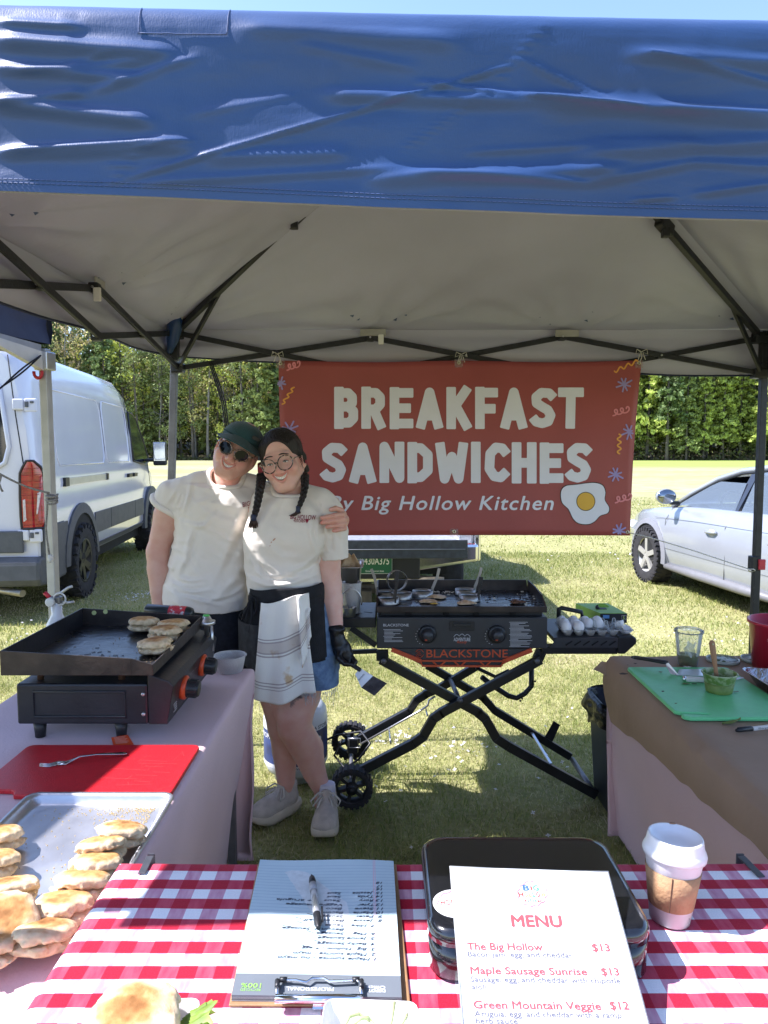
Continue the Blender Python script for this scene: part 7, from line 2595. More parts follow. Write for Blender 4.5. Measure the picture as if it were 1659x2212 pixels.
def gknob(parent,y,z,x=-.608):
 A=frame((1,-.0,-.10)).to_4x4()
 T=Matrix.Translation((x,y,z))@A
 kb=MB().lathe([(.034,-.004),(.036,.004),(.036,.012),(.030,.016),(0,.016)],24,M=T).build('knob_bezel',orange,parent)
 kk=MB().lathe([(.0285,.014),(.0285,.018),(.026,.022),(.0255,.046),(.022,.052),(0,.053)],24,M=T)
 for i in range(12):
  a=i*math.pi/6
  kk.box((.0262*math.cos(a),.0262*math.sin(a),.033),(.005,.004,.022),T,rz=a)
 kk.build('knob',black_plastic,kb,bevel=.001)
gknob(SGD,2.125,.856);gknob(SGD,2.345,.858)
lx=MB()
put_text(lx,'BLACKSTONE',(-.6035,2.20,.872),(0,1,0),(.18,0,1),.011,width=.075,bold=.01)
lx.build('lettering',mat('grey_print',(.40,.40,.42),.5),SGD)
lx=MB()
for i in range(7):
 lx.box((-.6105,2.055+(.003*(i%3)),.852-i*.0068),(.0008,.036-.005*(i%3),.0026))
lx.build('printed_label',MATS['grey_print'],SGD,kind='stuff')
for(x,y) in((gx0+.05,gy0+.03),(gx0+.285,gy0+.03),(gx0+.05,gy1-.04),(gx0+.285,gy1-.04)):
 MB().lathe([(.014,TZ+.002),(.019,.790)],14,M=Matrix.Translation((x,y,0))).build('foot',black_plastic,SGD)
 MB().lathe([(.0095,.905),(.0095,.955)],12,M=Matrix.Translation((x+.0,y+.015,0))).build('plate_peg',copper,SGD)
PF=.956
px0,px1,py0,py1=-1.062,-.640,1.955,2.50
pl_=MB().box(((px0+px1)/2,(py0+py1)/2,PF-.004),(px1-px0-.004,py1-py0-.004,.006)).build('cooking_plate',seasoned,SGD)
w_t=.004
def wallquad(a,b,za,zb,zl=.946,nrm=(0,1,0)):
 n=Vector(nrm)*w_t
 a,b=Vector(a),Vector(b)
 bot=[Vector((a.x,a.y,zl)),Vector((b.x,b.y,zl)),Vector((b.x,b.y,zl))+n,Vector((a.x,a.y,zl))+n]
 top=[Vector((a.x,a.y,za)),Vector((b.x,b.y,zb)),Vector((b.x,b.y,zb))+n,Vector((a.x,a.y,za))+n]
 return MB().hexa(bot,top)
ZR,ZF=1.016,.976
wallquad((px0,py0,0),(px1-.06,py0,0),ZR,ZR-.022).build('plate_wall',rim_steel,SGD,bevel=.001)
wallquad((px1-.06,py0,0),(px1,py0,0),ZR-.022,ZF).build('plate_wall',rim_steel,SGD,bevel=.001)
wallquad((px0,py1,0),(px1,py1,0),ZR,ZF+.012,nrm=(0,-1,0)).build('plate_wall',rim_steel,SGD,bevel=.001)
wallquad((px0+w_t+.0005,py0+w_t,0),(px0+w_t+.0005,py1-w_t,0),ZR,ZR,nrm=(-1,0,0)).build('plate_wall',griddle_black,SGD,bevel=.001)
wallquad((px1-w_t-.0005,py0+w_t,0),(px1-w_t-.0005,py1-w_t,0),ZF,ZF+.010,nrm=(1,0,0)).build('plate_wall',rim_steel,SGD,bevel=.001)
for q in((px0+.045,1.0,py1-w_t-.001),(px0+.085,1.004,py1-w_t-.001)):
 MB().lathe([(.008,0),(.008,.002)],12,M=TR((q[0],q[2],q[1]),rx=RAD(90))).build('rim_hole',mat('hole_light',(.45,.5,.22),.8),SGD)
cr_m=mat('toast_crumb',(.42,.30,.16),.9,var=.4,scale=90)
cb2=MB()
rc=np.random.default_rng(17)
for i in range(170):
 x=rc.uniform(px0+.02,px1-.02);y=rc.uniform(py0+.02,py1-.02)
 if rc.uniform()<.6:
  x=px1-.02-rc.exponential(.05);y=py0+.03+rc.exponential(.12)
 if x<px0+.02 or y>py1-.02:
  continue
 s=rc.uniform(.0008,.0026)
 cb2 .box((x,y,PF+s*.3),(s*1.4,s,s*.8),rz=rc.uniform(0,3))
for i in range(26):
 x=-.86+rc.normal(0,.045);y=2.10+rc.normal(0,.03)
 cb2 .box((x,y,PF+.0005),(rc.uniform(.006,.02),.003,.001),rz=rc.normal(.2,.3),m=1)
cbo=cb2 .build('crumbs',[cr_m,mat('char_mark',(.006,.006,.006),.6)],None,kind='stuff')
tag(cbo,'toast crumbs and char flecks on the small griddle plate','crumbs')
for i,(x,y,k,rz,lab) in enumerate(((311,1372,1,.3,'pale toasting muffin at the back left of the small griddle'),(374,1377,2,1.2,'golden muffin at the back right of the small griddle against its rim'),
(355,1393,0,2.1,'browned muffin between two others on the small griddle'),(335,1421,3,4.0,'well browned muffin nearest the front of the small griddle'))):
 g=G(x,y-8,PF)
 muffin(k,(g.x,g.y,PF+.0245),rz,rx=.03*(i-1),label=lab,group='muffins toasting on the small griddle')
cyl=thing('gas_canister','small dark gas canister with red label lying behind the left griddle','gas canister',(-.83,2.60,.985))
c0,c1=P(314,1318,2.60),P(418,1327,2.58)
MB().tube([c0,c0 .lerp(c1,.04),c0 .lerp(c1,.9),c0 .lerp(c1,.97),c1],[.014,.024,.026,.022,.012],20).build('bottle',mat('canister_black',(.018,.024,.026),.3,var=.2),cyl)
MB().tube([c0 .lerp(c1,.52),c0 .lerp(c1,.86)],.0268,20,caps=False).build('label_band',mat('canister_red',(.50,.02,.03),.4,scale=60,col2=(.62,.58,.56),lo=.36,hi=.44),cyl)
lx=MB()
put_text(lx,'PROPANE',c0 .lerp(c1,.54)+Vector((0,-.0285,-.006)),(c1-c0),(0,0,1),.012,width=.045,bold=.01)
lx.build('lettering',white_plastic,cyl)
rg=thing('gas_regulator','silver gas regulator with green cap at the corner of the small griddle','regulator',P(445,1350,2.50))
rb_=P(446,1345,2.50)
MB().lathe([(.008,-.055),(.008,-.012),(.020,-.010),(.031,-.004),(.031,.006),(.020,.010),(.014,.020),(.012,.024)],18,M=Matrix.Translation(rb_)).build('housing',alu,rg)
MB().lathe([(.012,.024),(.012,.028),(0,.029)],14,M=Matrix.Translation(rb_)).build('cap',mat('green_cap',(.10,.50,.10),.5),rg)
MB().tube([rb_+Vector((.018,-.005,-.01)),rb_+Vector((.02,-.005,-.10))],.006,8).build('stem',alu,rg)
MB().tube([rb_+Vector((0,0,-.05)),rb_+Vector((-.02,-.01,-.07)),Vector((-.66,2.50,.90))],.007,8).build('hose',black_plastic,rg)
tq=[G(240,1594,TZ+.004),G(289,1609,TZ+.004),G(281,1588,TZ+.020),G(246,1590,TZ+.016)]
tgt=thing('hang_tag','orange card tag lying on the pink cloth below the griddle foot','tag',G(264,1600,TZ))
cor=[G(245,1611,TZ+.003),G(289,1608,TZ+.003),G(276,1587,TZ+.016),G(240,1593,TZ+.016)]
MB().add([c for c in cor]+[c+Vector((0,.001,-.001)) for c in cor],[(0,1,2,3),(7,6,5,4)]).build('card',orange,tgt)
lx=MB()
for i in range(6):
 a=cor[3].lerp(cor[0],.12+i*.13);b=cor[2].lerp(cor[1],.12+i*.13)
 lx.bar(a.lerp(b,.15)+Vector((0,-.0006,.0008)),a.lerp(b,.85-.1*(i%2))+Vector((0,-.0006,.0008)),.0012,.0004)
lx.build('printed_lines',mat('tag_print',(.72,.50,.42),.6),tgt,kind='stuff')
milky=glassy('milky_plastic',(.86,.85,.86),.25,.42,1.3)
tub=thing('plastic_tub','translucent round tub of white cream on the pink table corner','tub',G(497,1452,TZ))
tb=G(497,1449,TZ+.003)
def deli(parent,c,r0,r1,h,m_wall,m_fill=None,fill=.5,name='wall',rim=True):
 MB().lathe([(r0*.6,0),(r0,.0),(r0+(r1-r0)*.92,h*.92),(r1,h*.94),(r1+.002,h),(r1-.001,h),(r1-.002,h*.94),(r0+(r1-r0)*.9-.001,h*.9),(r0-.001,.002)],32,M=Matrix.Translation(c),caps=False).build(name,m_wall,parent)
 if rim:
  MB().tube([c+Vector(((r1+.0015)*math.cos(a),(r1+.0015)*math.sin(a),h-.002)) for a in np.linspace(0,6.2832,37)[:-1]],.002,6,closed=True).build('rim',m_wall,parent)
 if m_fill:
  rf=r0+(r1-r0)*fill-.0015
  MB().lathe([(0,.001),(r0-.0015,.001),(rf,h*fill-.002),(rf*.6,h*fill+.001),(0,h*fill)],32,M=Matrix.Translation(c)).build('contents',m_fill,parent)
deli(tub,tb,.047,.060,.062,milky,mat('white_cream',(.74,.72,.70),.5,var=.06,scale=30,bump=.3),.55)
rb0=thing('cutting_board','red plastic cutting board on the pink cloth with a fork on it','cutting board',(-.745,1.795,TZ))
bx0,bx1,by0,by1=-.985,-.508,1.648,1.942
pts=[(bx1-bx0,0)]
out=[]
for(x,y) in rrect(bx1-bx0,by1-by0,.022):
 out.append((x,y))
W2,H2=(bx1-bx0)/2,(by1-by0)/2
notch=[(-W2+.105,-H2),(-W2+.10,-H2+.016),(-W2+.085,-H2+.024),(-W2+.02,-H2+.024),(-W2+.02,-H2+.030),(-W2+.0,-H2+.030)]
sel=[p for p in out if not(p[0]<-W2+.06 and p[1]<-H2+.05)]
i_=max(range(len(sel)),key=lambda i:(sel[i][0]<0)*1 and(sel[i][1]<.2)*(i))
q12=[p for p in out[:12]];q4=[p for p in out[18:]]
poly=q12+[(-W2,-H2+.030),(-W2+.02,-H2+.030),(-W2+.088,-H2+.026),(-W2+.102,-H2+.016),(-W2+.106,-H2)]+q4
MB().prism(poly,TZ+.002,TZ+.0145,M=Matrix.Translation(((bx0+bx1)/2,(by0+by1)/2,0))).build('board',mat('red_board_plastic',(.52,.014,.022),.40,var=.12,scale=60,bump=.15,bscale=300),rb0,bevel=.003)
sc_m=mat('knife_scratch',(.56,.07,.07),.6)
sc=MB()
for i in range(9):
 x=-.60+rc.normal(0,.03)+.0;y=1.70+i*.017
 sc.box((x,y,TZ+.0148),(rc.uniform(.04,.11),.0007,.0003),rz=rc.normal(-.08,.05))
for i in range(14):
 x=rc.uniform(-.66,-.53);y=rc.uniform(1.68,1.92)
 sc.box((x,y,TZ+.0148),(rc.uniform(.01,.05),.0005,.0003),rz=rc.normal(1.2,.5))
sc.build('scratches',sc_m,rb0,kind='stuff')
fk=thing('fork','steel dinner fork lying across the red cutting board','fork',G(175,1640,TZ+.016))
fs_=mat('fork_steel',(.60,.60,.62),.16,1.0,var=.15,scale=20)
fa,fb=G(124,1650,TZ+.018),G(274,1629,TZ+.018)
ax=(fb-fa).normalized();sd=Vector((-ax.y,ax.x,0))
fm=MB()
rows=[]
for t,w,z in((0,.011,.001),(.12,.0105,-.002),(.22,.0055,.004),(.32,.0030,.010),(.55,.0032,.010),(.8,.0055,.005),(.95,.0075,.002),(1,.004,.001)):
 c=fa.lerp(fb,t)+Vector((0,0,z));rows.append((c-sd*w,c+sd*w))
vs=[]
for l,r in rows:
 vs+=[l,r,r+Vector((0,0,.0022)),l+Vector((0,0,.0022))]
fsx=[]
for i in range(len(rows)-1):
 for j in range(4):
  fsx.append((i*4+j,i*4+(j+1)%4,(i+1)*4+(j+1)%4,(i+1)*4+j))
fsx+=[(3,2,1,0),(len(vs)-4,len(vs)-3,len(vs)-2,len(vs)-1)]
fm.add(vs,fsx,0,True).build('handle',fs_,fk)
for i in range(4):
 o_=sd*(-.0085+i*.00567)
 p=[fa+o_+Vector((0,0,.002)),fa-ax*.02+o_*1.05+Vector((0,0,-.001)),fa-ax*.042+o_*.95+Vector((0,0,.004))]
 MB().tube(p,[.0017,.0015,.0008],6).build('tine',fs_,fk)
pan_m=mat('aluminium_pan',(.66,.66,.68),.32,.85,var=.18,scale=7,bump=.08,bscale=40,rvar=.1)
SPAN=thing('sheet_pan','aluminium sheet pan of muffins on the left table','pan',(-.655,1.39,TZ))
sx0,sx1,sy0,sy1=-.835,-.487,1.125,1.638
def pan_ring(inset,z,r):
 w,h=sx1-sx0-2*inset,sy1-sy0-2*inset
 return[((sx0+sx1)/2+x,(sy0+sy1)/2+y,z) for x,y in rrect(w,h,max(.004,r-inset*.6),5)]
rings=[pan_ring(.004,TZ+.020,.03),pan_ring(.0,TZ+.024,.03),pan_ring(.002,TZ+.0275,.03),pan_ring(.008,TZ+.0262,.03),pan_ring(.012,TZ+.020,.03),pan_ring(.018,TZ+.007,.03),pan_ring(.024,TZ+.004,.03)]
n=len(rings[0])
pb=MB()
pb.add([p for r_ in rings for p in r_],[(i*n+j,i*n+(j+1)%n,(i+1)*n+(j+1)%n,(i+1)*n+j) for i in range(len(rings)-1) for j in range(n)]+[tuple(range((len(rings)-1)*n,len(rings)*n))],0,True)
pb.build('tray',pan_m,SPAN)
pc=MB()
corn=mat('cornmeal',(.66,.50,.22),.9,var=.3,scale=200)
for i in range(620):
 y=sy1-.035-rc.exponential(.05);x=sx1-.04-rc.exponential(.07)
 if rc.uniform()<.3:
  x=rc.uniform(sx0+.03,sx1-.03);y=rc.uniform(sy0+.03,sy1-.03)
 if x<sx0+.03 or y<sy0+.03 or x>sx1-.026 or y>sy1-.026:
  continue
 s=rc.uniform(.0006,.0019)
 pc.box((x,y,TZ+.005),(s,s*1.2,s),rz=rc.uniform(0,3))
pco=pc.build('cornmeal',corn,None,kind='stuff')
tag(pco,'yellow cornmeal scattered on the aluminium sheet pan','crumbs')
PZ=TZ+.0285
MF=[
((262,1805),0,.4,-.30,.10,.0,'browned muffin at the far right corner of the sheet pan'),((216,1838),1,1.5,-.32,-.08,.0,'pale muffin second from the far corner on the pan'),
((203,1877),2,2.6,-.30,.06,.0,'golden muffin third down the row on the pan by the gingham'),((178,1915),1,3.5,-.36,.08,.0,'pale muffin fourth down the row on the sheet pan'),
((136,1968),2,4.4,-.30,.0,.0,'thick muffin second nearest in the row on the pan'),((94,2025),3,5.2,-.34,.05,.0,'dark topped muffin nearest in the row on the pan'),
((18,1930),3,.9,-.28,-.12,.004,'toasted muffin leaning at the left of the sheet pan'),((8,1997),0,2.2,.50,.22,.018,'browned muffin tipped up at the near left of the pan'),
((-10,1815),1,1.0,-.2,0,.0,'pale muffin at the left edge halfway up the pan'),((-20,1872),2,3.0,-.3,0,.0,'muffin at the left edge of the photo above the leaning one'),((-26,2050),3,3.0,-.2,0,.0,'muffin at the near left corner of the sheet pan')]
for i,((x,y),k,rz,rx,ry,lift,lab) in enumerate(MF):
 zc=PZ-.0045+.012+lift
 g=G(x,y,zc)
 t=muffin(k,(g.x,g.y,zc),rz,0,0,lab,'muffins stacked on the sheet pan',open_=.001,s=1.0)
 t.rotation_euler=(Matrix.Rotation(rx,3,'X')@Matrix.Rotation(ry,3,'Y')@Matrix.Rotation(rz,3,'Z')).to_euler()
fx=P(124,1360,2.86)
FE=thing('fire_extinguisher','white fire extinguisher strapped to the pale corner pole behind the griddle','extinguisher',(fx.x,fx.y,.42))
fw=mat('extinguisher_white',(.66,.68,.74),.3,var=.05,coat=.5)
MB().lathe([(.0,.42),(.045,.42),(.046,.44),(.046,.84),(.040,.875),(.026,.90),(.021,.915),(.021,.955),(0,.956)],24,M=Matrix.Translation((fx.x,fx.y,0))).build('cylinder',fw,FE)
fz=.962
MB().box((fx.x+.002,fx.y,fz+.008),(.040,.030,.030)).build('valve',mat('valve_grey',(.22,.22,.23),.35,.7),FE,bevel=.004)
MB().tube([Vector((fx.x-.03,fx.y,fz+.012)),Vector((fx.x+.01,fx.y,fz+.03)),Vector((fx.x+.052,fx.y,fz+.058)),Vector((fx.x+.066,fx.y,fz+.062))],.006,6).build('lever',alu,FE)
MB().tube([Vector((fx.x-.03,fx.y,fz+.006)),Vector((fx.x+.045,fx.y,fz-.004)),Vector((fx.x+.072,fx.y,fz+.0))],.005,6).build('handle',alu,FE)
MB().lathe([(.018,0),(.018,.012),(.014,.014),(0,.014)],18,M=TR((fx.x-.012,fx.y-.022,fz+.004),rx=RAD(90))).build('gauge',white_plastic,FE)
MB().tube([Vector((fx.x-.045,fx.y,fz+.038)),Vector((fx.x-.025,fx.y,fz+.016))],.009,8).build('pin_tab',red_plastic,FE)
MB().tube([Vector((fx.x+.02+.024*math.cos(a),fx.y-.014,fz+.014+.024*math.sin(a))) for a in np.linspace(0,6.283,20)],.0035,5).build('cable_tie',white_plastic,FE)
MB().lathe([(.048,.62),(.048,.645)],20,M=Matrix.Translation((fx.x,fx.y,0)),caps=False).build('strap',black_plastic,FE)
# ================================================================ front table
hardboard=mat('hardboard',(.34,.19,.09),.5,var=.15,scale=60,bump=.08)
CBZ=GZ+.0045
cb=thing('clipboard','brown hardboard clipboard with chrome clip on the gingham cloth','clipboard',G(690,2030,GZ))
quad=[G(494,2171,CBZ),G(887,2171,CBZ),G(856,1866,CBZ),G(557,1866,CBZ)]
def slab(q,t):
 return MB().hexa([p-Vector((0,0,t)) for p in q],q)
slab(quad,.003).build('board',hardboard,cb,bevel=.0015)
PZ2=CBZ+.0085
def pad_uv(u,v):
 return(u,v)
def paper_material():
 m,nt,b=nodes_of('ruled_pad_paper')
 N,L=nt.nodes,nt.links
 uv=N.new('ShaderNodeUVMap');sep=N.new('ShaderNodeSeparateXYZ');L.new(uv.outputs[0],sep.inputs[0])
 f=N.new('ShaderNodeMath');f.operation='MULTIPLY';f.inputs[1].default_value=34;L.new(sep.outputs[1],f.inputs[0])
 fr=N.new('ShaderNodeMath');fr.operation='FRACT';L.new(f.outputs[0],fr.inputs[0])
 g=N.new('ShaderNodeMath');g.operation='GREATER_THAN';g.inputs[1].default_value=.92;L.new(fr.outputs[0],g.inputs[0])
 lim=N.new('ShaderNodeMath');lim.operation='LESS_THAN';lim.inputs[1].default_value=.95;L.new(sep.outputs[1],lim.inputs[0])
 gm_=N.new('ShaderNodeMath');gm_.operation='MULTIPLY';L.new(g.outputs[0],gm_.inputs[0]);L.new(lim.outputs[0],gm_.inputs[1])
 def band(lo,hi):
  a=N.new('ShaderNodeMath');a.operation='COMPARE';a.inputs[1].default_value=(lo+hi)/2;a.inputs[2].default_value=(hi-lo)/2
  L.new(sep.outputs[0],a.inputs[0]);return a.outputs[0]
 nz=N.new('ShaderNodeTexNoise');nz.inputs['Scale'].default_value=9;L.new(uv.outputs[0],nz.inputs[0])
 rp=N.new('ShaderNodeValToRGB');rp.color_ramp.elements[0].color=(.44,.55,.575,1);rp.color_ramp.elements[1].color=(.50,.60,.62,1);L.new(nz.outputs[0],rp.inputs[0])
 m1=N.new('ShaderNodeMix');m1 .data_type='RGBA';L.new(gm_.outputs[0],m1 .inputs[0]);L.new(rp.outputs[0],m1 .inputs[6]);m1 .inputs[7].default_value=(.25,.36,.46,1)
 ad=N.new('ShaderNodeMath');ad.operation='ADD';L.new(band(.846,.850),ad.inputs[0]);L.new(band(.858,.862),ad.inputs[1])
 m2=N.new('ShaderNodeMix');m2 .data_type='RGBA';L.new(ad.outputs[0],m2 .inputs[0]);L.new(m1 .outputs[2],m2 .inputs[6]);m2 .inputs[7].default_value=(.70,.35,.42,1)
 L.new(m2 .outputs[2],b.inputs['Base Color']);b.inputs['Roughness'].default_value=.8;b.inputs['Specular IOR Level'].default_value=.2
 return m
pad=thing('writing_pad','pale blue ruled pad with handwritten orders on the clipboard','writing pad',G(690,2000,CBZ))
pq=[G(500,2150,PZ2),G(868,2155,PZ2),G(850,1862,PZ2),G(562,1856,PZ2)]
def pad_pt(u,v,lift=0.0):
 a=pq[0].lerp(pq[1],u);b=pq[3].lerp(pq[2],u)
 p=a.lerp(b,v)
 p.z+=lift+.0022*math.sin(u*5+v*4)*v+.004*max(0,v-.9)*10*.25
 return p
slab([pad_pt(0,0,-.0018),pad_pt(1,0,-.0018),pad_pt(1,.985,-.0018),pad_pt(0,.985,-.0018)],.006).build('page_block',mat('paper_edges',(.62,.66,.66),.8,var=.15,scale=90,stretch=(1,1,30)),pad)
MB().grid(lambda u,v:pad_pt(u,.12+.88*v),20,24).build('top_sheet',paper_material(),pad)
band_m=mat('pad_binding_grey',(.14,.16,.18),.55,var=.1)
MB().grid(lambda u,v:pad_pt(u,.125*v,.0003),10,2).build('binding',band_m,pad)
slab([pad_pt(0,0,.0005),pad_pt(1,0,.0005),pad_pt(1,.004,.0005),pad_pt(0,.004,.0005)],.0075).build('binding_edge',band_m,pad)
def pad_write(mb,s,u,v,cap,width=None,bold=0.0,shear=0.0,m=0,wob=0.0,seed=0):
 """text that reads from the far side: runs towards -x with its tops towards the camera."""
 vv,ff,w=text_shape(s,bold,shear)
 if not len(vv):
  return
 sx=cap if width is None else width/w
 r_=np.random.default_rng(seed)
 ph=r_.uniform(0,6)
 pts=[]
 for p in vv:
  x=p[0]*sx;y=p[1]*cap+wob*math.sin(p[0]*2.3+ph)
  pts.append(pad_pt(u-x/.219,v-y/.305,.0004+p[2]))
 mb.add(pts,ff,m)
ink=mat('pen_ink',(.03,.035,.06),.6)
orders=[(.235,.855,'1 Maple sunrise - no mayo',.135),(.265,.855,'2. Maple sunrise - mayo',.115),(.30,.85,'3. Big',.026),(.30,.70,'Hollow - + egg',.070),(.335,.85,'4. Becky',.040),(.335,.66,'Sausage',.040),
(.372,.85,'5. Jamie',.040),(.372,.66,'Sausage',.040),(.405,.85,'6. Meg',.032),(.405,.65,'Sausage',.040),(.435,.65,'Bacon + Sausage',.090),(.465,.85,'7. Mike',.034),(.465,.65,'Sausa',.028),(.50,.845,'Jessie',.030),(.50,.65,'Bacon half',.062),(.50,.90,'8',.006),
(.53,.845,'Peter',.028),(.53,.64,'Sausage',.038),(.53,.90,'9',.006),(.56,.845,'Maria',.030),(.56,.64,'Bacon',.030),(.56,.91,'10',.011),(.59,.845,'Steve',.028),(.59,.63,'Baco',.024),(.59,.91,'11',.010),
(.62,.845,'Tyler',.024),(.62,.63,'Veggie  sausage',.085),(.62,.91,'12',.011),(.655,.845,'Rory',.022),(.655,.62,'Saus    + arugula',.098),(.655,.91,'13',.011),(.685,.845,'Tyda',.024),(.685,.62,'Saus',.022),(.685,.91,'14',.011),
(.715,.845,'Jessica',.032),(.715,.62,'Saus',.022),(.715,.91,'15',.011),(.745,.91,'16',.010),(.77,.91,'17',.010),(.80,.91,'18',.010)]
hw=MB()
for i,(v,u,s,w) in enumerate(orders):
 pad_write(hw,s,u,v,.0056,w,.012,.25,0,.06*.005,i)
for(u,v) in((.42,.30),(.50,.335),(.52,.372),(.45,.40),(.28,.435),(.38,.465),(.36,.50),(.44,.53)):
 a=pad_pt(u,v,.0005);b=pad_pt(u-.045,v+.012,.0005)
 hw.bar(a,b,.0007,.0003)
hw.build('handwriting',ink,pad,kind='stuff')
pr_=MB()
pad_write(pr_,'PROFESSIONAL',.60,.048,.0062,.062,.004,m=0);pad_write(pr_,'Office',.905,.062,.0058,.024,.004,m=0);pad_write(pr_,'DEPOT.',.905,.042,.0052,.024,.01,m=0)
pad_write(pr_,'100%',.165,.066,.0080,.026,.006,m=1);pad_write(pr_,'RECYCLED',.165,.036,.0040,.026,0,m=1)
for i in range(len(pr_.v)):
 pr_.v[i][:,2]+=.0003
pr_.build('lettering',[mat('label_white',(.75,.77,.78),.6),mat('label_green',(.28,.58,.10),.6)],pad)
ca,cb_1=G(595,2158,PZ2+.004),G(785,2158,PZ2+.004)
MB().bar(ca,cb_1,.016,.004,(0,.3,1)).build('clip_plate',chrome,cb,bevel=.001)
MB().tube([ca+Vector((0,-.002,.002)),cb_1+Vector((0,-.002,.002))],.0055,10).build('clip_roll',chrome,cb)
wp=[(598,2152),(598,2124),(604,2116),(640,2117),(662,2122),(674,2113),(700,2113),(712,2120),(770,2117),(778,2122),(781,2152)]
MB().tube([G(x,y,PZ2+.007) for x,y in wp],.0022,8).build('clip_wire',chrome,cb)
for x in(604,777):
 MB().tube([G(x,2116,PZ2+.007),G(x+(16 if x<700 else-16),2116,PZ2+.007)],.0034,8).tube([G(x-5 if x<700 else x+4,2118,PZ2+.007),G(x-5 if x<700 else x+4,2134,PZ2+.007)],.0034,8).build('clip_grip',black_plastic,cb)
tb_=[G(677,2162,PZ2-.003),G(700,2162,PZ2-.003),G(701,2180,GZ+.004),G(675,2180,GZ+.004)]
MB().add([p for p in tb_]+[p-Vector((0,0,.002)) for p in tb_],[(3,2,1,0),(4,5,6,7),(0,1,5,4),(1,2,6,5),(2,3,7,6),(3,0,4,7)]).build('clip_tab',chrome,cb)
pa,pe=G(673,1889,PZ2+.008),G(688,2005,PZ2+.008)
pen=thing('pen','black and clear ballpoint pen lying on the ruled pad','pen',pa)
pz=lambda t:pa.lerp(pe,t)
MB().tube([pz(0),pz(.06),pz(.07)],[.0008,.003,.0045],12).build('tip',black_plastic,pen)
MB().tube([pz(.07),pz(.14),pz(.30)],[.0046,.0058,.0056],14).build('grip',black_plastic,pen)
MB().tube([pz(.20),pz(.34)],[.0060,.0060],14).build('grip_band',mat('grey_grip',(.30,.30,.31),.5),pen)
MB().tube([pz(.34),pz(.78)],[.0056,.0056],14).build('barrel',glassy('pen_barrel',(.80,.80,.80),.08,.6),pen)
MB().tube([pz(.40),pz(.60)],[.0034,.0034],10).build('refill',mat('yellow_refill',(.60,.42,.06),.5),pen)
MB().tube([pz(.76),pz(.93),pz(.97),pz(1)],[.0058,.0058,.0035,.0032],14).build('cap_end',black_plastic,pen)
MB().bar(pz(.92)+Vector((.007,0,.002)),pz(.66)+Vector((.009,0,.003)),.0030,.0014).build('pocket_clip',black_plastic,pen)
tinm=mat('black_lacquer_tin',(.008,.009,.012),.16,var=.3,scale=6,coat=.8,rvar=.05)
TB=thing('tin_box','glossy black lidded tin box on the gingham cloth behind the menu','box',(.213,1.037,GZ))
bxc,byc,bw_,bh_=.213,1.036,.305,.245
def tin_ring(z,grow,r):
 return[(bxc+x,byc+y,z) for x,y in rrect(bw_+2*grow,bh_+2*grow,r,6)]
def ringstack(rings,cap0=True,cap1=True):
 n=len(rings[0]);mb=MB()
 fs=[(i*n+j,i*n+(j+1)%n,(i+1)*n+(j+1)%n,(i+1)*n+j) for i in range(len(rings)-1) for j in range(n)]
 if cap0:fs.append(tuple(range(n-1,-1,-1)))
 if cap1:fs.append(tuple(range((len(rings)-1)*n,len(rings)*n)))
 mb.add([p for r_ in rings for p in r_],fs,0,True)
 return mb
ringstack([tin_ring(GZ+.003,-.006,.03),tin_ring(GZ+.006,-.002,.034),tin_ring(GZ+.055,-.002,.034)]).build('base',tinm,TB)
ringstack([tin_ring(GZ+.0535,.0005,.036),tin_ring(GZ+.066,.0005,.036),tin_ring(GZ+.073,-.002,.036),tin_ring(GZ+.0768,-.008,.034),tin_ring(GZ+.0775,-.014,.032),tin_ring(GZ+.0775,-.03,.02)]).build('lid',tinm,TB)
TT=GZ+.0775
sc0=G(984,1952,TT)
st_=thing
MB().lathe([(.0,.0002),(.032,.0002),(.032,.0008),(0,.0008)],40,M=Matrix.Translation((sc0 .x,sc0 .y,TT))).build('sticker',mat('sticker_white',(.78,.77,.76),.45),TB)
sk_=MB()
ring_=[Vector((sc0 .x+(.0255+.0012*math.sin(a*12))*math.cos(a),sc0 .y+(.0255+.0012*math.sin(a*12))*math.sin(a),TT+.0012)) for a in np.linspace(0,6.2832,121)[:-1]]
sk_.tube(ring_,.0006,4,closed=True)
put_text(sk_,'HOLLOW',(sc0 .x-.021,sc0 .y-.005,TT+.0012),(1,.05,0),(0,1,0),.012,width=.042,bold=.02,m=1)
sk_.build('sticker_print',[mat('print_plum',(.42,.05,.16),.5),mat('print_red',(.68,.06,.05),.5)],TB)
s_=1.045
def mpt(x,y,z):
 d=ray(x,y)
 return Vector((0,0,CAMZ))+d*(z*s_)
m_tl,m_tr,m_bl,m_br=mpt(972,1872,.988),mpt(1313,1883,.988),mpt(1000,2212,.832),mpt(1405,2212,.832)
right_m=(m_tr-m_tl).normalized();down_m=(m_bl-m_tl).normalized()
mn=right_m.cross(-down_m).normalized()
mw=(m_tr-m_tl).length
tlen=(m_tl.z-GZ-.006)/-down_m.z
MN=thing('menu_board','white laminated menu leaning on the black tin box','menu',m_tl+down_m*tlen)
q0=[m_tl,m_tr,m_tr+down_m*tlen,m_tl+down_m*tlen]
MB().hexa([p-mn*.0026 for p in q0[::-1]],[p+mn*.0 for p in q0[::-1]]).build('sheet',mat('menu_paper',(.66,.66,.65),.25,var=.03,scale=6),MN)
MB().tube([q0[3],q0[0],q0[1],q0[2]],.0013,6).build('holder_edge',glassy('holder_edge_plastic',(.75,.78,.78),.1,.6),MN)
def mp_(x,y):
 return on_plane(x,y,m_tl,mn)+mn*.0003
menu_red=mat('menu_red',(.62,.075,.085),.6,var=.1,scale=50);menu_grey=mat('menu_grey',(.13,.13,.17),.6)
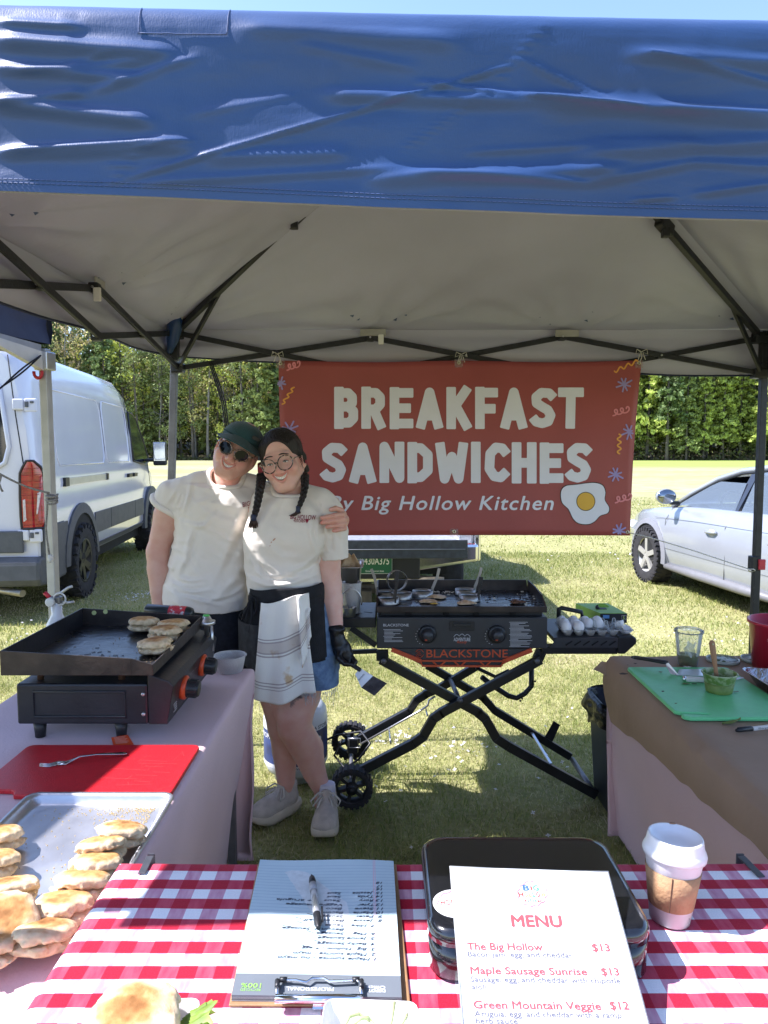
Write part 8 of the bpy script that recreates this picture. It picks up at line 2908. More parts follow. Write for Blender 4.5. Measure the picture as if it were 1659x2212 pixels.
def mz(zx,zy):
 """position given in the enlarged crop of the menu."""
 return(955.6+.32*zx,1791.7+.32*zy)
def mtext(mb,s,zx,zy,zx1,zh,bold=.03,m=0,rot=0.0,sp=1.0):
 a=mp_(*mz(zx,zy));b=mp_(*mz(zx1,zy+(zx1-zx)*.012+rot))
 r_=(b-a)
 up=mn.cross(r_.normalized())
 c=mp_(*mz(zx,zy-zh))
 put_text(mb,s,a,r_,up,(c-a).length,width=r_.length,bold=bold,m=m,spacing=sp)
mt=MB()
mtext(mt,'MENU',468,655,815,76,.055)
mtext(mt,'The Big Hollow',168,812,680,48,.035);mtext(mt,'$13',1015,822,1135,48,.035)
mtext(mt,'Maple Sausage Sunrise',190,975,980,48,.035);mtext(mt,'$13',1077,985,1197,48,.035)
mtext(mt,'Green Mountain Veggie',212,1208,1075,52,.035);mtext(mt,'$12',1135,1215,1265,52,.035)
mtext(mt,'Bacon jam, egg, and cheddar',172,858,880,34,.018,1)
mtext(mt,'Sausage, egg, and cheddar with chipotle',190,1028,1205,36,.018,1);mtext(mt,'aioli',200,1080,298,34,.018,1)
mtext(mt,'Arugula, egg, and cheddar with a ramp',217,1262,1212,38,.018,1);mtext(mt,'herb sauce',226,1310,510,38,.018,1)
mt.build('lettering',[menu_red,menu_grey],MN)
lg=MB()
c_=mz(606,435)
rp_=[mp_(c_[0]+(31+1.6*math.sin(a*12))*math.cos(a),c_[1]+(27+1.4*math.sin(a*12))*math.sin(a))+mn*.0002 for a in np.linspace(0,6.2832,97)[:-1]]
lg.tube(rp_,.00045,4,closed=True,m=0)
cols=[1,2,3,1,2,4,3,1,4]
xx=545
for ch,w,zy,h,c in(('B',44,412,34,1),('I',12,408,24,3),('G',40,412,34,2)):
 mtext(lg,ch,xx,zy,xx+w,h,.05,c);xx+=w+6
xx=515
for ch,w,c in(('H',34,3),('O',26,4),('L',20,4),('L',20,2),('O',26,3),('W',34,4)):
 mtext(lg,ch,xx,455,xx+w,30,.05,c);xx+=w+5
xx=556
for ch,w,c in(('K',18,3),('i',7,1),('T',18,2),('c',14,1),('h',15,2),('e',14,3),('n',15,3)):
 mtext(lg,ch,xx,492,xx+w,20,.04,c);xx+=w+3
lg.build('logo',[mat('logo_rose',(.62,.16,.22),.6),mat('logo_blue',(.05,.14,.55),.6),mat('logo_green',(.08,.40,.20),.6),mat('logo_red',(.65,.08,.06),.6),mat('logo_yellow',(.75,.48,.10),.6)],MN)
cupc=G(1446,1985,GZ)
CUP=thing('coffee_cup','white paper coffee cup with brown sleeve and white lid beside the black tin','cup',(cupc.x,cupc.y,GZ+.002),0,None,RAD(-2),RAD(3.0))
paper_w=mat('cup_paper',(.64,.63,.66),.5,var=.04,scale=30)
MB().lathe([(0,.003),(.0285,.003),(.0295,0),(.0425,.105),(.0435,.108)],36).build('cup',paper_w,CUP,local=True)
MB().lathe([(.0328,.025),(.0334,.025),(.0408,.082),(.0402,.082)],36,caps=False).build('sleeve',mat('cup_sleeve_kraft',(.40,.23,.115),.8,var=.15,scale=40,bump=.3,bscale=120),CUP,local=True)
MB().bar((-.014,-.0305,.0255),(-.016,-.0376,.0815),.0012,.001).build('sleeve_seam',mat('seam_brown',(.14,.07,.04),.8),CUP,local=True)
lid_m=mat('cup_lid_plastic',(.68,.68,.70),.35,var=.03,coat=.2)
MB().lathe([(.0425,.100),(.0462,.101),(.0468,.106),(.0452,.111),(.0440,.113),(.0425,.116),(.0405,.128),(.0395,.1305),(.0370,.1305),(.0345,.122),(.015,.1195),(0,.1195)],40).build('lid',lid_m,CUP,local=True)
MB().lathe([(0,0),(.0035,0),(.003,.0012),(0,.0012)],12,M=Matrix.Translation((.010,.0365,.1306))@Matrix.Diagonal((1.6,.6,1,1))).build('drink_hole',mat('coffee_drip',(.30,.15,.08),.4),CUP,local=True)
lx=MB()
put_text(lx,'Cuisine',(.022,-.0235,.006),(-.10,.02,1),(-.75,-.62,0),.006,width=.022)
lx.build('lettering',mat('cup_print',(.25,.22,.24),.6),CUP,local=True)
tray_m=mat('paper_tray_white',(.76,.74,.70),.7,var=.06,scale=20)
def boat(name,label,c,w,d,rz):
 t=thing('paper_tray',label,'tray',c,rz)
 a,b=rrect(w*.8,d*.8,.01,3),rrect(w,d,.012,3)
 n=len(a)
 mb=MB()
 mb.add([(x,y,.002) for x,y in a]+[(x,y,.036) for x,y in b]+[(x*1.0-.0008*np.sign(x),y-.0008*np.sign(y),.036) for x,y in b]+[(x,y,.003) for x,y in a],
 [(j,(j+1)%n,(j+1)%n+n,j+n) for j in range(n)]+[(j+n,(j+1)%n+n,(j+1)%n+2*n,j+2*n) for j in range(n)]+[(j+2*n,(j+1)%n+2*n,(j+1)%n+3*n,j+3*n) for j in range(n)]+[tuple(range(3*n,4*n)),tuple(range(n-1,-1,-1))])
 mb.build('tray',tray_m,t,local=True)
 return t
leaf_m=mat('lettuce_leaf',(.26,.40,.06),.5,var=.4,scale=50,translucent=.3)
stem_m=mat('lettuce_stem',(.55,.62,.28),.5,var=.2)
g=G(305,2232,GZ+.03)
boat('paper_tray','white paper tray holding a muffin sandwich at the near left edge',(g.x,g.y-.012,GZ+.002),.125,.11,.05)
muffin(3,(g.x-.004,g.y-.010,GZ+.052),.6,.06,0,'toasted muffin sandwich in the paper tray at the near edge',s=1.04)
lt_=thing('lettuce','frilly green lettuce poking out beside the muffin sandwich','lettuce',(g.x+.05,g.y,GZ+.03))
for i in range(5):
 a=rc.uniform(-.4,.4)
 c=Vector((g.x+.045+.004*i,g.y-.004+.004*rc.normal(),GZ+.038+.003*i))
 MB().grid(lambda u,v:c+Vector((.026*v*math.cos(a)+.004*math.sin(u*20),(u-.5)*.035,.012*v+.006*math.sin(u*14+i)*v)),10,4).build('leaf',leaf_m,lt_)
g2=G(795,2240,GZ+.03)
boat('paper_tray','white paper tray with green stems at the near edge below the clipboard',(g2 .x,g2 .y-.012,GZ+.002),.115,.12,-.05)
gr=thing('arugula','limp green arugula stems in the paper tray below the clipboard','greens',(g2 .x,g2 .y,GZ+.03))
for pts in([(740,2225),(755,2196),(775,2190),(800,2205),(815,2222)],[(842,2222),(846,2200),(852,2166)],[(760,2215),(780,2200),(795,2198),(808,2215)],[(862,2222),(875,2200),(880,2192)]):
 MB().tube([G(x,y,GZ+.042+.006*math.sin(i*1.7)) for i,(x,y) in enumerate(pts)],.0022,6).build('stem',stem_m,gr)
# ================================================================ the big griddle on its folding cart
KT=thing('griddle_cart','large black griddle on a folding wheeled cart in front of the banner','griddle',(.34,3.28,0))
YC0,YC1=3.06,3.46
cart_black=mat('cart_black_steel',(.016,.018,.022),.38,.1,var=.3,scale=14,bump=.08,bscale=60)
panel_grey=mat('panel_charcoal',(.040,.042,.048),.42,.1,var=.12,scale=20)
cart_orange=mat('cart_orange',(.58,.085,.030),.42,var=.12,scale=20)
def fp(x,y,d=0.0):
 return P(x,y,YC0-d)
tlc,trc=fp(814,1334),fp(1183,1334)
kx0,kx1=tlc.x,trc.x
zt,zb=fp(1000,1334).z,fp(1000,1401).z
body=MB()
body.hexa([(kx0,YC0,zb),(kx1,YC0,zb),(kx1,YC1,zb),(kx0,YC1,zb)],[(kx0,YC0,zt),(kx1,YC0,zt),(kx1,YC1,zt),(kx0,YC1,zt)])
body.build('body',panel_grey,KT,bevel=.004)
MB().box(((kx0+kx1)/2,(YC0+YC1)/2+.01,zt+.020),(kx1-kx0-.03,YC1-YC0-.05,.042)).build('burner_tray',cart_black,KT,bevel=.004)
for x in(882,964,1028,1108):
 MB().box(fp(x,1326,-.020),(.026,.012,.013)).build('vent_slot',mat('slot_black',(.004,.004,.005),.8),KT,bevel=.004)
apr_=[(844,1401),(911,1437),(1082,1438),(1151,1402)]
pa_=[fp(*q,.003) for q in apr_]
MB().add(pa_+[p+Vector((0,.012,0)) for p in pa_],[(0,1,2,3),(7,6,5,4)]+[(i,i+4,(i+1)%4+4,(i+1)%4) for i in range(4)]).build('lower_panel',panel_grey,KT)
def ostrip(a,b,w=.018):
 return MB().bar(fp(*a,.008),fp(*b,.008),.010,w,(0,0,1))
ostrip((846,1403),(909,1428)).build('orange_trim',cart_orange,KT)
ostrip((1149,1404),(1086,1429)).build('orange_trim',cart_orange,KT)
ostrip((905,1427),(1090,1428),.006).build('orange_trim',cart_orange,KT)
ostrip((911,1438),(1083,1439),.008).build('orange_trim',cart_orange,KT)
for(x0,x1) in((909,912),(934,945),(962,951),(980,992),(1006,996),(1036,1046),(1060,1050),(1088,1083)):
 ostrip((x0,1428),(x1,1438),.006).build('orange_truss',cart_orange,KT)
lx=MB()
def ptext(s,x,y,x1,cap,m=0,bold=.0,sh=0.0,d=.0085):
 a=fp(x,y,d);b=fp(x1,y,d);c=fp(x,y-cap,d)
 put_text(lx,s,a,(1,0,0),(0,0,1),c.z-a.z,width=b.x-a.x,bold=bold,shear=sh,m=m)
ptext('BLACKSTONE',921,1420,1097,17,0,.012,d=.0045)
ptext('BLACKSTONE',828,1353,883,5.5,1,.008,d=.001);ptext('ADVENTURE',980,1385,1016,7.5,1,.02,d=.001);ptext('Ready',987,1389.5,1009,6,0,0,.3,d=.0015)
fm_=[fp(980+t*36,1376-4.5*abs(math.sin(t*9.4))-2*math.sin(t*3.1),.0012) for t in np.linspace(0,1,22)]
lx.tube(fm_,.0012,4,m=1)
lx.tube([fp(906.5+8.6*math.cos(a),1411.5+8.6*math.sin(a),.006) for a in np.linspace(.3,2.9,14)],.0016,4,m=0)
lx.tube([fp(906.5+8.6*math.cos(a),1411.5+8.6*math.sin(a),.006) for a in np.linspace(3.5,6.0,14)],.0016,4,m=0)
for k in(-1,0,1):
 lx.tube([fp(902+k*1.2+t*7,1414.5+k*3.4-t*5-1.5*math.sin(t*6),.006) for t in np.linspace(0,1,8)],.0013,4,m=0)
lx.build('lettering',[cart_orange,mat('panel_white_print',(.62,.62,.64),.5)],KT)
lx=MB()
r7=np.random.default_rng(12)
for(x0,x1,y0,y1,n) in((828,872,1360,1386,10),(1100,1150,1344,1397,21)):
 for i in range(n):
  y=y0+(y1-y0)*i/(n-1);xe=x0+(x1-x0)*(r7 .uniform(.35,1) if i%3 else r7 .uniform(.8,1))
  a,b=fp(x0+(2 if i%5 else 0),y,.0006),fp(xe,y,.0006)
  lx.bar(a,b,.0006,.0016)
for kx in(922,1072):
 for i in range(9):
  a=RAD(250-i*17)
  lx.box(fp(kx+22*math.cos(a)*1.0-2,1373-22*math.sin(a)*.9+1,.0006),(.0028,.0008,.0028))
lx.build('printed_label',MATS['panel_white_print'],KT,kind='stuff')
for kx in(923,1073):
 c=fp(kx,1369)
 T=TR(c,rx=RAD(90))
 b_=MB().lathe([(.036,0),(.039,.004),(.039,.014),(.034,.018),(0,.018)],30,M=T).build('knob_bezel',black_plastic,KT)
 k2=MB().lathe([(.030,.016),(.029,.020),(.0245,.024),(.0235,.048),(.020,.052),(0,.053)],26,M=T)
 k2 .build('knob',mat('knob_dark_grey',(.035,.036,.04),.35,var=.15),b_)
 MB().box(c+Vector((-.008,-.052,-.014)),(.010,.004,.004)).build('pointer',cart_orange,b_)
MB().prism(rrect(.110,.044,.008),0,.004,M=TR(fp(998,1352),rx=RAD(90))).build('ignition_plate',black_plastic,KT,bevel=.001)
MB().box(fp(998,1350,.006),(.076,.006,.016)).build('ignition_button',black_plastic,KT,bevel=.002)
KZ=fp(1000,1311).z
MB().box(((kx0+kx1)/2-.002,(YC0+YC1)/2,KZ-.008),(kx1-kx0-.006,YC1-YC0-.012,.008)).build('cooking_plate',mat('hot_seasoned_plate',(.030,.032,.040),.26,.25,scale=8,col2=(.010,.010,.012),bump=.2,bscale=25,rvar=.14,spec=.7),KT)
px0_,px1_=fp(813,1311).x,fp(1181,1311).x
MB().box(((px0_+px1_)/2,YC0-.004,KZ-.010),(px1_-px0_,.010,.026)).build('front_lip',rim_steel,KT,bevel=.002)
zbk=P(1000,1252,YC1).z
bk_=P(1135,1252,YC1).x
MB().hexa([(px0_,YC1-.006,KZ-.02),(px1_,YC1-.006,KZ-.02),(px1_,YC1,KZ-.02),(px0_,YC1,KZ-.02)],[(px0_,YC1-.006,zbk),(px1_-.012,YC1-.006,zbk),(px1_-.012,YC1,zbk),(px0_,YC1,zbk)]).build('back_wall',rim_steel,KT)
for x,sg in((px0_,1),(px1_-.006,1)):
 poly=[(YC0+.004,KZ-.02),(YC1-.007,KZ-.02),(YC1-.007,zbk),(YC0+.22,zbk-.002),(YC0+.09,KZ+.035),(YC0+.004,KZ+.004)]
 MB().prism(poly,0,.006,M=Matrix(((0,0,1,x),(1,0,0,0),(0,1,0,0),(0,0,0,1)))).build('side_wall',rim_steel,KT)
def legpath(pts,Y,w,name='leg',th=.030):
 """flat leg following picture points at depth Y, w pixels broad."""
 n=len(pts)
 L,R_=[],[]
 for i,(x,y) in enumerate(pts):
  a=pts[max(0,i-1)];b=pts[min(n-1,i+1)]
  dx,dy=b[0]-a[0],b[1]-a[1];l=math.hypot(dx,dy)
  nx_,ny_=-dy/l*w/2,dx/l*w/2
  L.append(P(x+nx_,y+ny_,Y));R_.append(P(x-nx_,y-ny_,Y))
 mb=MB()
 for i in range(n-1):
  q=[L[i],L[i+1],R_[i+1],R_[i]]
  mb.hexa([p+Vector((0,th/2,0)) for p in q],[p-Vector((0,th/2,0)) for p in q])
 return mb.build(name,cart_black,KT,bevel=.003)
legpath([(822,1424),(1038,1541)],YC0+.06,19)
legpath([(1030,1537),(1048,1552),(1072,1594),(1098,1611),(1288,1716)],YC0+.06,20)
legpath([(1168,1424),(950,1541)],YC0+.025,19)
legpath([(956,1538),(936,1552),(914,1590),(892,1606),(772,1668)],YC0+.025,20)
legpath([(922,1436),(1008,1486),(1048,1508)],YC1-.03,16)
legpath([(1042,1505),(1056,1520),(1068,1534),(1232,1634)],YC1-.03,16)
legpath([(1034,1436),(950,1486),(916,1500)],YC1-.06,16)
legpath([(922,1498),(900,1512),(884,1536),(760,1604)],YC1-.06,16)
legpath([(826,1404),(826,1426)],YC0+.05,26)
legpath([(1170,1404),(1160,1426)],YC0+.05,22)
f1,f2=P(1236,1640,YC1-.03),P(1283,1712,YC0+.06)
MB().tube([f1,f2],.013,10).build('foot_bar',steel_grey,KT)
MB().tube([P(971,1464,YC1-.03),P(993,1514,YC0+.05)],.011,10).build('pivot_tube',steel_grey,KT)
MB().bar(P(1147,1580,YC1-.03),P(1190,1650,YC0+.06),.012,.006).build('brace',alu,KT)
MB().hexa([P(1172,1600,YC1-.04),P(1192,1606,YC1-.04),P(1192,1606,YC1-.02),P(1172,1600,YC1-.02)],[P(1196,1557,YC1-.04),P(1210,1566,YC1-.04),P(1210,1566,YC1-.02),P(1196,1557,YC1-.02)]).build('stop_bracket',cart_black,KT,bevel=.002)
for x,y in((994,1513),(829,1428),(1160,1428)):
 MB().lathe([(.012,0),(.012,.006),(.006,.010),(0,.010)],12,M=TR(P(x,y,YC0+.008),rx=RAD(90))).build('pivot_bolt',steel_grey,KT)
hl=[(1148,1432),(1148,1482),(1134,1498),(1116,1508),(1098,1503),(1064,1481),(1040,1462)]
MB().tube([P(x,y,YC1-.10) for x,y in hl],.013,8).build('folding_handle',cart_black,KT)
MB().tube([P(1028,1442,YC1-.10),P(1070,1462,YC1-.10),P(1100,1448,YC1-.10)],.009,8).build('folding_handle',cart_black,KT)
gk=MB()
for i in range(9):
 q=mixv(P(1150,1470,YC1-.112),P(1118,1512,YC1-.112),i/8)
 gk.tube([q+Vector((.010,0,-.002)),q+Vector((.016,0,-.006))],.005,6)
gk.build('handle_grip',black_plastic,KT,kind='stuff')
MB().tube([P(x,y,YC1-.12) for x,y in((940,1504),(927,1512),(924,1524),(910,1534),(780,1607))],.005,6).build('wire_guard',alu,KT)
MB().tube([P(x,y,YC0+.10) for x,y in((908,1590),(860,1618),(790,1652))],.0045,6).build('wire_guard',alu,KT)
for xa,ya,xb,yb in((920,1532,923,1545),(840,1572,844,1606)):
 MB().tube([P(xa,ya,YC1-.12),P(xb,yb,YC0+.12)],.004,6).build('wire_cross',alu,KT)
def cart_wheel(x,y,Y,R0):
 c=P(x,y,Y)
 o=thing_wheel=link('wheel',wheel_tyre(R0).mesh('wheel',tyre_rubber),KT,off=KT['_o'])
 o.location=c-Vector(KT['_o'])
 hub=MB().lathe([(R0*.30,-.030),(R0*.30,.030),(0,.034)],18,M=Matrix.Rotation(RAD(90),4,'X'))
 for k in range(6):
  a=k*math.pi/3+.3
  d=Vector((math.cos(a),0,math.sin(a)))
  hub.bar(d*R0*.25,d*R0*.80,.034,R0*.16,d.cross(Vector((0,1,0))))
 hub.lathe([(R0*.72,-.028),(R0*.82,-.028),(R0*.82,.028),(R0*.72,.028),(R0*.72,-.028)],30,M=Matrix.Rotation(RAD(90),4,'X'),caps=False)
 hub.lathe([(.012,.03),(.012,.046),(0,.046)],10,M=Matrix.Rotation(RAD(90),4,'X'))
 h=link('hub',hub.mesh('hub',black_plastic),o)
 return o
def wheel_tyre(R0):
 mb=MB()
 M=Matrix.Rotation(RAD(90),4,'X')
 mb.lathe([(R0*.80,-.030),(R0*.93,-.034),(R0,-.022),(R0,.022),(R0*.93,.034),(R0*.80,.030)],40,M=M,caps=False)
 for i in range(22):
  a=i*2*math.pi/22
  mb.box((0,.0,0),(R0*.17,.062,.010),Matrix.Rotation(a,4,'Y')@Matrix.Translation((0,0,R0*.99)))
 return mb
cart_wheel(760,1699,YC0-.01,.088)
cart_wheel(757,1599,YC1+.02,.088)
MB().tube([P(760,1699,YC0),P(757,1599,YC1)],.010,8).build('axle',steel_grey,KT)
MB().tube([P(740,1596,3.30)+Vector((.03*0,0,0)),P(722,1632,3.28),P(745,1660,3.2),P(775,1640,3.2),P(800,1606,3.22),P(780,1580,3.3),P(730,1588,3.36),P(700,1600,3.40)],.0055,8).build('gas_hose',black_plastic,KT)
MB().box(P(762,1610,3.26),(.05,.03,.07)).build('leg_latch',cart_black,KT,bevel=.004)
MB().tube([P(766,1605,3.24)+Vector((.026*a,0,.022*b)) for a,b in((-1,-1),(1,-1),(1,1),(-1,1))],.0025,6,closed=True).build('latch_bail',alu,KT)
sz_l=P(780,1332,3.10).z
MB().hexa([(kx0-.165,YC0+.02,sz_l-.045),(kx0-.004,YC0+.02,sz_l-.045),(kx0-.004,YC1-.06,sz_l-.045),(kx0-.165,YC1-.06,sz_l-.045)],
[(kx0-.165,YC0+.02,sz_l),(kx0-.004,YC0+.02,sz_l),(kx0-.004,YC1-.06,sz_l),(kx0-.165,YC1-.06,sz_l)]).build('side_shelf',cart_black,KT,bevel=.004)
sl_=MB()
for i in range(3):
 sl_.box((kx0-.13+i*.045,YC0+.10+.012*i,sz_l+.0008),(.040,.006,.0008),rz=-.5)
sl_.build('shelf_print',mat('faint_print',(.14,.14,.15),.6),KT,kind='stuff')
MB().bar(P(758,1356,3.10),P(812,1394,3.10),.012,.024).build('shelf_brace',cart_black,KT)
MB().bar(P(744,1409,3.12),P(815,1406,3.12),.016,.018).build('shelf_rail',cart_black,KT)
zs_=P(1268,1379,YC0+.0).z
xa_,xb_=fp(1203,1379).x,fp(1336,1379).x
xe_=fp(1377,1379).x
MB().hexa([(kx1+.03,YC0+.01,zs_-.020),(xb_,YC0+.01,zs_-.020),(xb_,YC1-.03,zs_-.020),(kx1+.03,YC1-.03,zs_-.020)],
[(kx1+.03,YC0+.01,zs_),(xb_,YC0+.01,zs_),(xb_,YC1-.03,zs_),(kx1+.03,YC1-.03,zs_)]).build('side_shelf',panel_grey,KT,bevel=.003)
zb2=fp(1268,1400).z
MB().add([(xa_-.03+.0,YC0+.006,zb2),(xb_,YC0+.006,zb2),(xb_,YC0+.006,zs_),(xa_,YC0+.006,zs_)],[(0,1,2,3)]).build('shelf_front',panel_grey,KT)
for i in range(6):
 a=fp(1222+i*18.8,1394,-.002);b=fp(1236+i*18.8,1385,-.002)
 MB().bar(a,b,.002,.005).build('shelf_slot',MATS['slot_black'],KT)
zb3=fp(1268,1416).z
MB().box(((kx1-.01+xb_)/2,YC0+.05,(zb2+zb3)/2),(xb_-kx1+.02,.06,zb2-zb3)).build('shelf_rail',cart_black,KT,bevel=.003)
ez=fp(1350,1374).z
ep=[(xb_,zb3+.004),(xe_-.05,zb3+.004),(xe_,zb3+.05),(xe_,ez-.012),(xe_-.02,ez),(xb_,ez)]
MB().prism(ep,0,YC1-YC0-.08,M=Matrix(((1,0,0,0),(0,0,1,YC0+.004),(0,1,0,0),(0,0,0,1)))).build('shelf_end',cart_black,KT,bevel=.008)
MB().bar(P(1184,1404,3.2),P(1214,1388,3.2),.012,.016).build('shelf_brace',cart_black,KT)
MB().tube([P(1207,1334,3.22),P(1207,1315,3.22),P(1212,1313,3.22),P(1256,1322,3.22),P(1258,1336,3.22)],.010,8).build('shelf_handle',cart_black,KT)
# ---- on the cooking plate
ring_m=mat('egg_ring_steel',(.36,.35,.34),.38,.9,var=.3,scale=12,stretch=(1,1,.2))
handle_dark=mat('blackened_handle',(.05,.048,.05),.4,.6,var=.4,scale=20)
def egg_ring(x,y,lab,hx,hy,hY,dark=False,upright=False,r=.0475,h=.026):
 c=P(x,y,hY) if upright else G(x,y,KZ+h)
 if not upright:
  c.z=KZ
 t=thing('egg_ring',lab,'egg ring',c,group='egg rings on the big griddle')
 M=Matrix.Translation(c)
 if upright:
  M=M@Matrix.Rotation(RAD(88),4,'X')@Matrix.Rotation(.3,4,'Y')@Matrix.Translation((0,0,-h/2))
 MB().lathe([(r,0),(r,h),(r-.0013,h),(r-.0013,0),(r,0)],36,M=M,caps=False).build('ring',ring_m,t)
 if hx is not None:
  b=P(hx,hy,c.y+.0)
  d=Vector((b.x-c.x,0,0));d=Vector((math.copysign(min(abs(b.x-c.x)*.8,r),b.x-c.x),0,0))
  a=c+Vector((d.x*.95,-math.sqrt(max(0,r*r-(d.x*.95)**2))*(1 if dark else-.2),h*.3))
  b.y=a.y+.0
  m1=a+Vector((0,-.001,h));
  mb=MB()
  for p,q in((a,m1),(m1,m1 .lerp(b,.6)+Vector((.004,0,0))),(m1 .lerp(b,.6)+Vector((.004,0,0)),b)):
   mb.bar(p,q,.013,.0016,(0,1,0))
  mb.build('handle',handle_dark if dark else ring_m,t)
  if dark:
   MB().bar(m1 .lerp(b,.62),b+(b-m1)*.05,.019,.005,(0,1,0)).build('handle_grip',black_plastic,t,bevel=.002)
 return t
egg_ring(913,1275,'steel egg ring with tall bright handle left of centre on the big griddle',949,1228,3.3)
egg_ring(1005,1272,'steel egg ring half hidden behind another at centre of the big griddle',1040,1226,3.3)
egg_ring(1015,1284,'steel egg ring with black handle at the front centre of the big griddle',1037,1245,3.2,True)
egg_ring(839,1290,'steel egg ring with upright black handle at the front left of the griddle',857,1233,3.2,True)
egg_ring(836,1277,'steel egg ring with long bright handle at the left rim of the griddle',802,1229,3.3)
egg_ring(868,1280,'low steel egg ring behind the two rings at the left of the griddle',None,None,3.3)
egg_ring(857,1254,'steel egg ring propped upright on edge at the back left',None,None,3.30,upright=True)
def patty(name,label,cat,x,y,r,h,m,seed,sx=1.3,sy=.9,grp=None):
 g=G(x,y,KZ)
 f=Field((g.x-.075,g.y-.075,KZ-.006),(g.x+.075,g.y+.075,KZ+.03),.003)
 def fn(X,Y,Z):
  x_,y_=(X-g.x)/sx,(Y-g.y)/sy
  th=np.arctan2(y_,x_)
  R_=r*(1+.12*np.sin(th*3+seed)+.08*np.sin(th*7+seed*2))
  rr=np.sqrt(x_**2+y_**2)
  p=np.stack([X*45,Y*45,Z*0+seed],-1)
  top=h*(1-np.clip(rr/R_,0,1.4)**3)*(1+.35*fbm(p,2,seed))
  return np.maximum(Z-KZ-top,KZ-Z)
 f.put((g.x-.07,g.y-.07,KZ-.002),(g.x+.07,g.y+.07,KZ+.028),fn)
 v,q=f.surface();v=smooth_verts(v,q,1,.4)
 o=link(name,np_mesh(name,v,q,m,True))
 return tag(o,label,cat,grp)
egg_m=mat('fried_egg',(.62,.46,.30),.45,scale=28,col2=(.40,.24,.13),bump=.4,bscale=70)
patty('fried_egg','fried egg patty with yolk leaking, left of centre on the big griddle','fried egg',925,1300,.036,.012,egg_m,3)
patty('fried_egg','folded fried egg patty just behind the leaking one','fried egg',946,1291,.036,.014,egg_m,5)
patty('fried_egg','pale fried egg patty at the front centre of the big griddle','fried egg',1006,1304,.036,.013,egg_m,8)
patty('egg_yolk','bright yellow yolk running beside the egg patty','egg yolk',938,1305,.015,.006,mat('runny_yolk',(.62,.36,.05),.2,var=.2),4,1.6,.7)
patty('sausage_patty','dark browned sausage patty at the right of the big griddle','sausage',1118,1302,.030,.014,mat('sausage_brown',(.15,.062,.030),.5,var=.6,scale=60,bump=.5,bscale=90),2)
bits=MB()
rb3=np.random.default_rng(9)
for i in range(120):
 x=rb3 .uniform(820,1165);y=rb3 .uniform(1282,1306)
 if i<60:
  x,y=1145+rb3 .normal(0,14),1296+rb3 .normal(0,7)
 if i>95:
  x,y=960+rb3 .normal(0,20),1279+rb3 .normal(0,2)
 x=min(1168,x);y=min(1307,max(1279,y))
 g=G(x,y,KZ)
 s=rb3 .uniform(.002,.008)
 bits.box((g.x,g.y,KZ+s*.3),(s*1.6,s,s*.7),rz=rb3 .uniform(0,3),m=1 if i>95 or rb3 .uniform()<.25 else 0)
bo=bits.build('cooked_scraps',[mat('charred_scrap',(.03,.02,.015),.6,var=.4),mat('egg_scrap',(.6,.55,.46),.6)],kind='stuff')
tag(bo,'charred scraps and bits of egg on the big griddle plate','scraps')
# ---- on the left shelf
steel_pan=mat('steam_pan_steel',(.55,.55,.54),.3,.9,var=.15,scale=15)
pcn=P(757,1292,3.26)
SPN=thing('steam_pan','deep steel pan filled with wrapped tortillas beside the big griddle','pan',(pcn.x,3.30,sz_l))
w0,w1=.050,.062
zz0,zz1=sz_l+.03,P(757,1219,3.28).z
xr_=P(783,1219,3.25).x
xc_=xr_-.085
def prect(w,d,z,cx=xc_,cy=3.31):
 return[(cx+x,cy+y,z) for x,y in rrect(w,d,.02,4)]
ringstack([prect(.13,.20,zz0),prect(.155,.23,zz1-.006),prect(.176,.25,zz1-.003),prect(.178,.252,zz1),prect(.156,.228,zz1),prect(.15,.22,zz1-.02),prect(.128,.196,zz0+.01)],True,True).build('pan',steel_pan,SPN)
MB().box((xc_,3.31,(sz_l+zz0)/2+.002),(.11,.17,zz0-sz_l-.002)).build('pan_foot',steel_pan,SPN)
tor=mat('tortilla',(.62,.46,.28),.7,scale=30,col2=(.42,.27,.14),bump=.3)
tt=thing('tortilla_stack','tan folded tortillas sticking out of the steel pan','tortillas',(xc_,3.30,zz1))
for k,(dx,rz_,tx_) in enumerate(((.03,.3,.5),(-.02,-.2,.35),(.0,.1,.2))):
 MB().grid(lambda u,v:Vector((xc_+dx+(u-.5)*.10*(1-.75*v),3.27+k*.02+.02*math.sin(u*3),zz1-.02+.065*v+.006*math.sin(u*8))),8,6).build('tortilla',tor,tt).modifiers.new('t','SOLIDIFY').thickness=.003
ctb=P(762,1300,3.20)
CT=thing('plastic_bucket','white plastic tub with a wire handle below the steel pan','tub',(ctb.x,3.17,sz_l))
deli(CT,Vector((ctb.x-.004,3.17,sz_l+.002)),.036,.044,P(760,1258,3.17).z-sz_l,milky,mat('white_batter',(.70,.68,.62),.5),.7)
MB().tube([Vector((ctb.x-.004+.046*math.cos(a),3.17-.03-.012*math.sin(a),sz_l+.055+.062*math.sin(a))) for a in np.linspace(-.2,2.6,16)],.0035,6).build('handle',alu,CT)
STC=thing('steel_cup','small steel cup in front of the white tub on the left shelf','cup',(ctb.x-.012,3.11,sz_l))
MB().lathe([(0,.001),(.030,.001),(.033,.04),(.0345,.042),(.0320,.041),(.029,.006),(0,.005)],28,M=Matrix.Translation((ctb.x-.014,3.105,sz_l))).build('cup',steel_pan,STC)
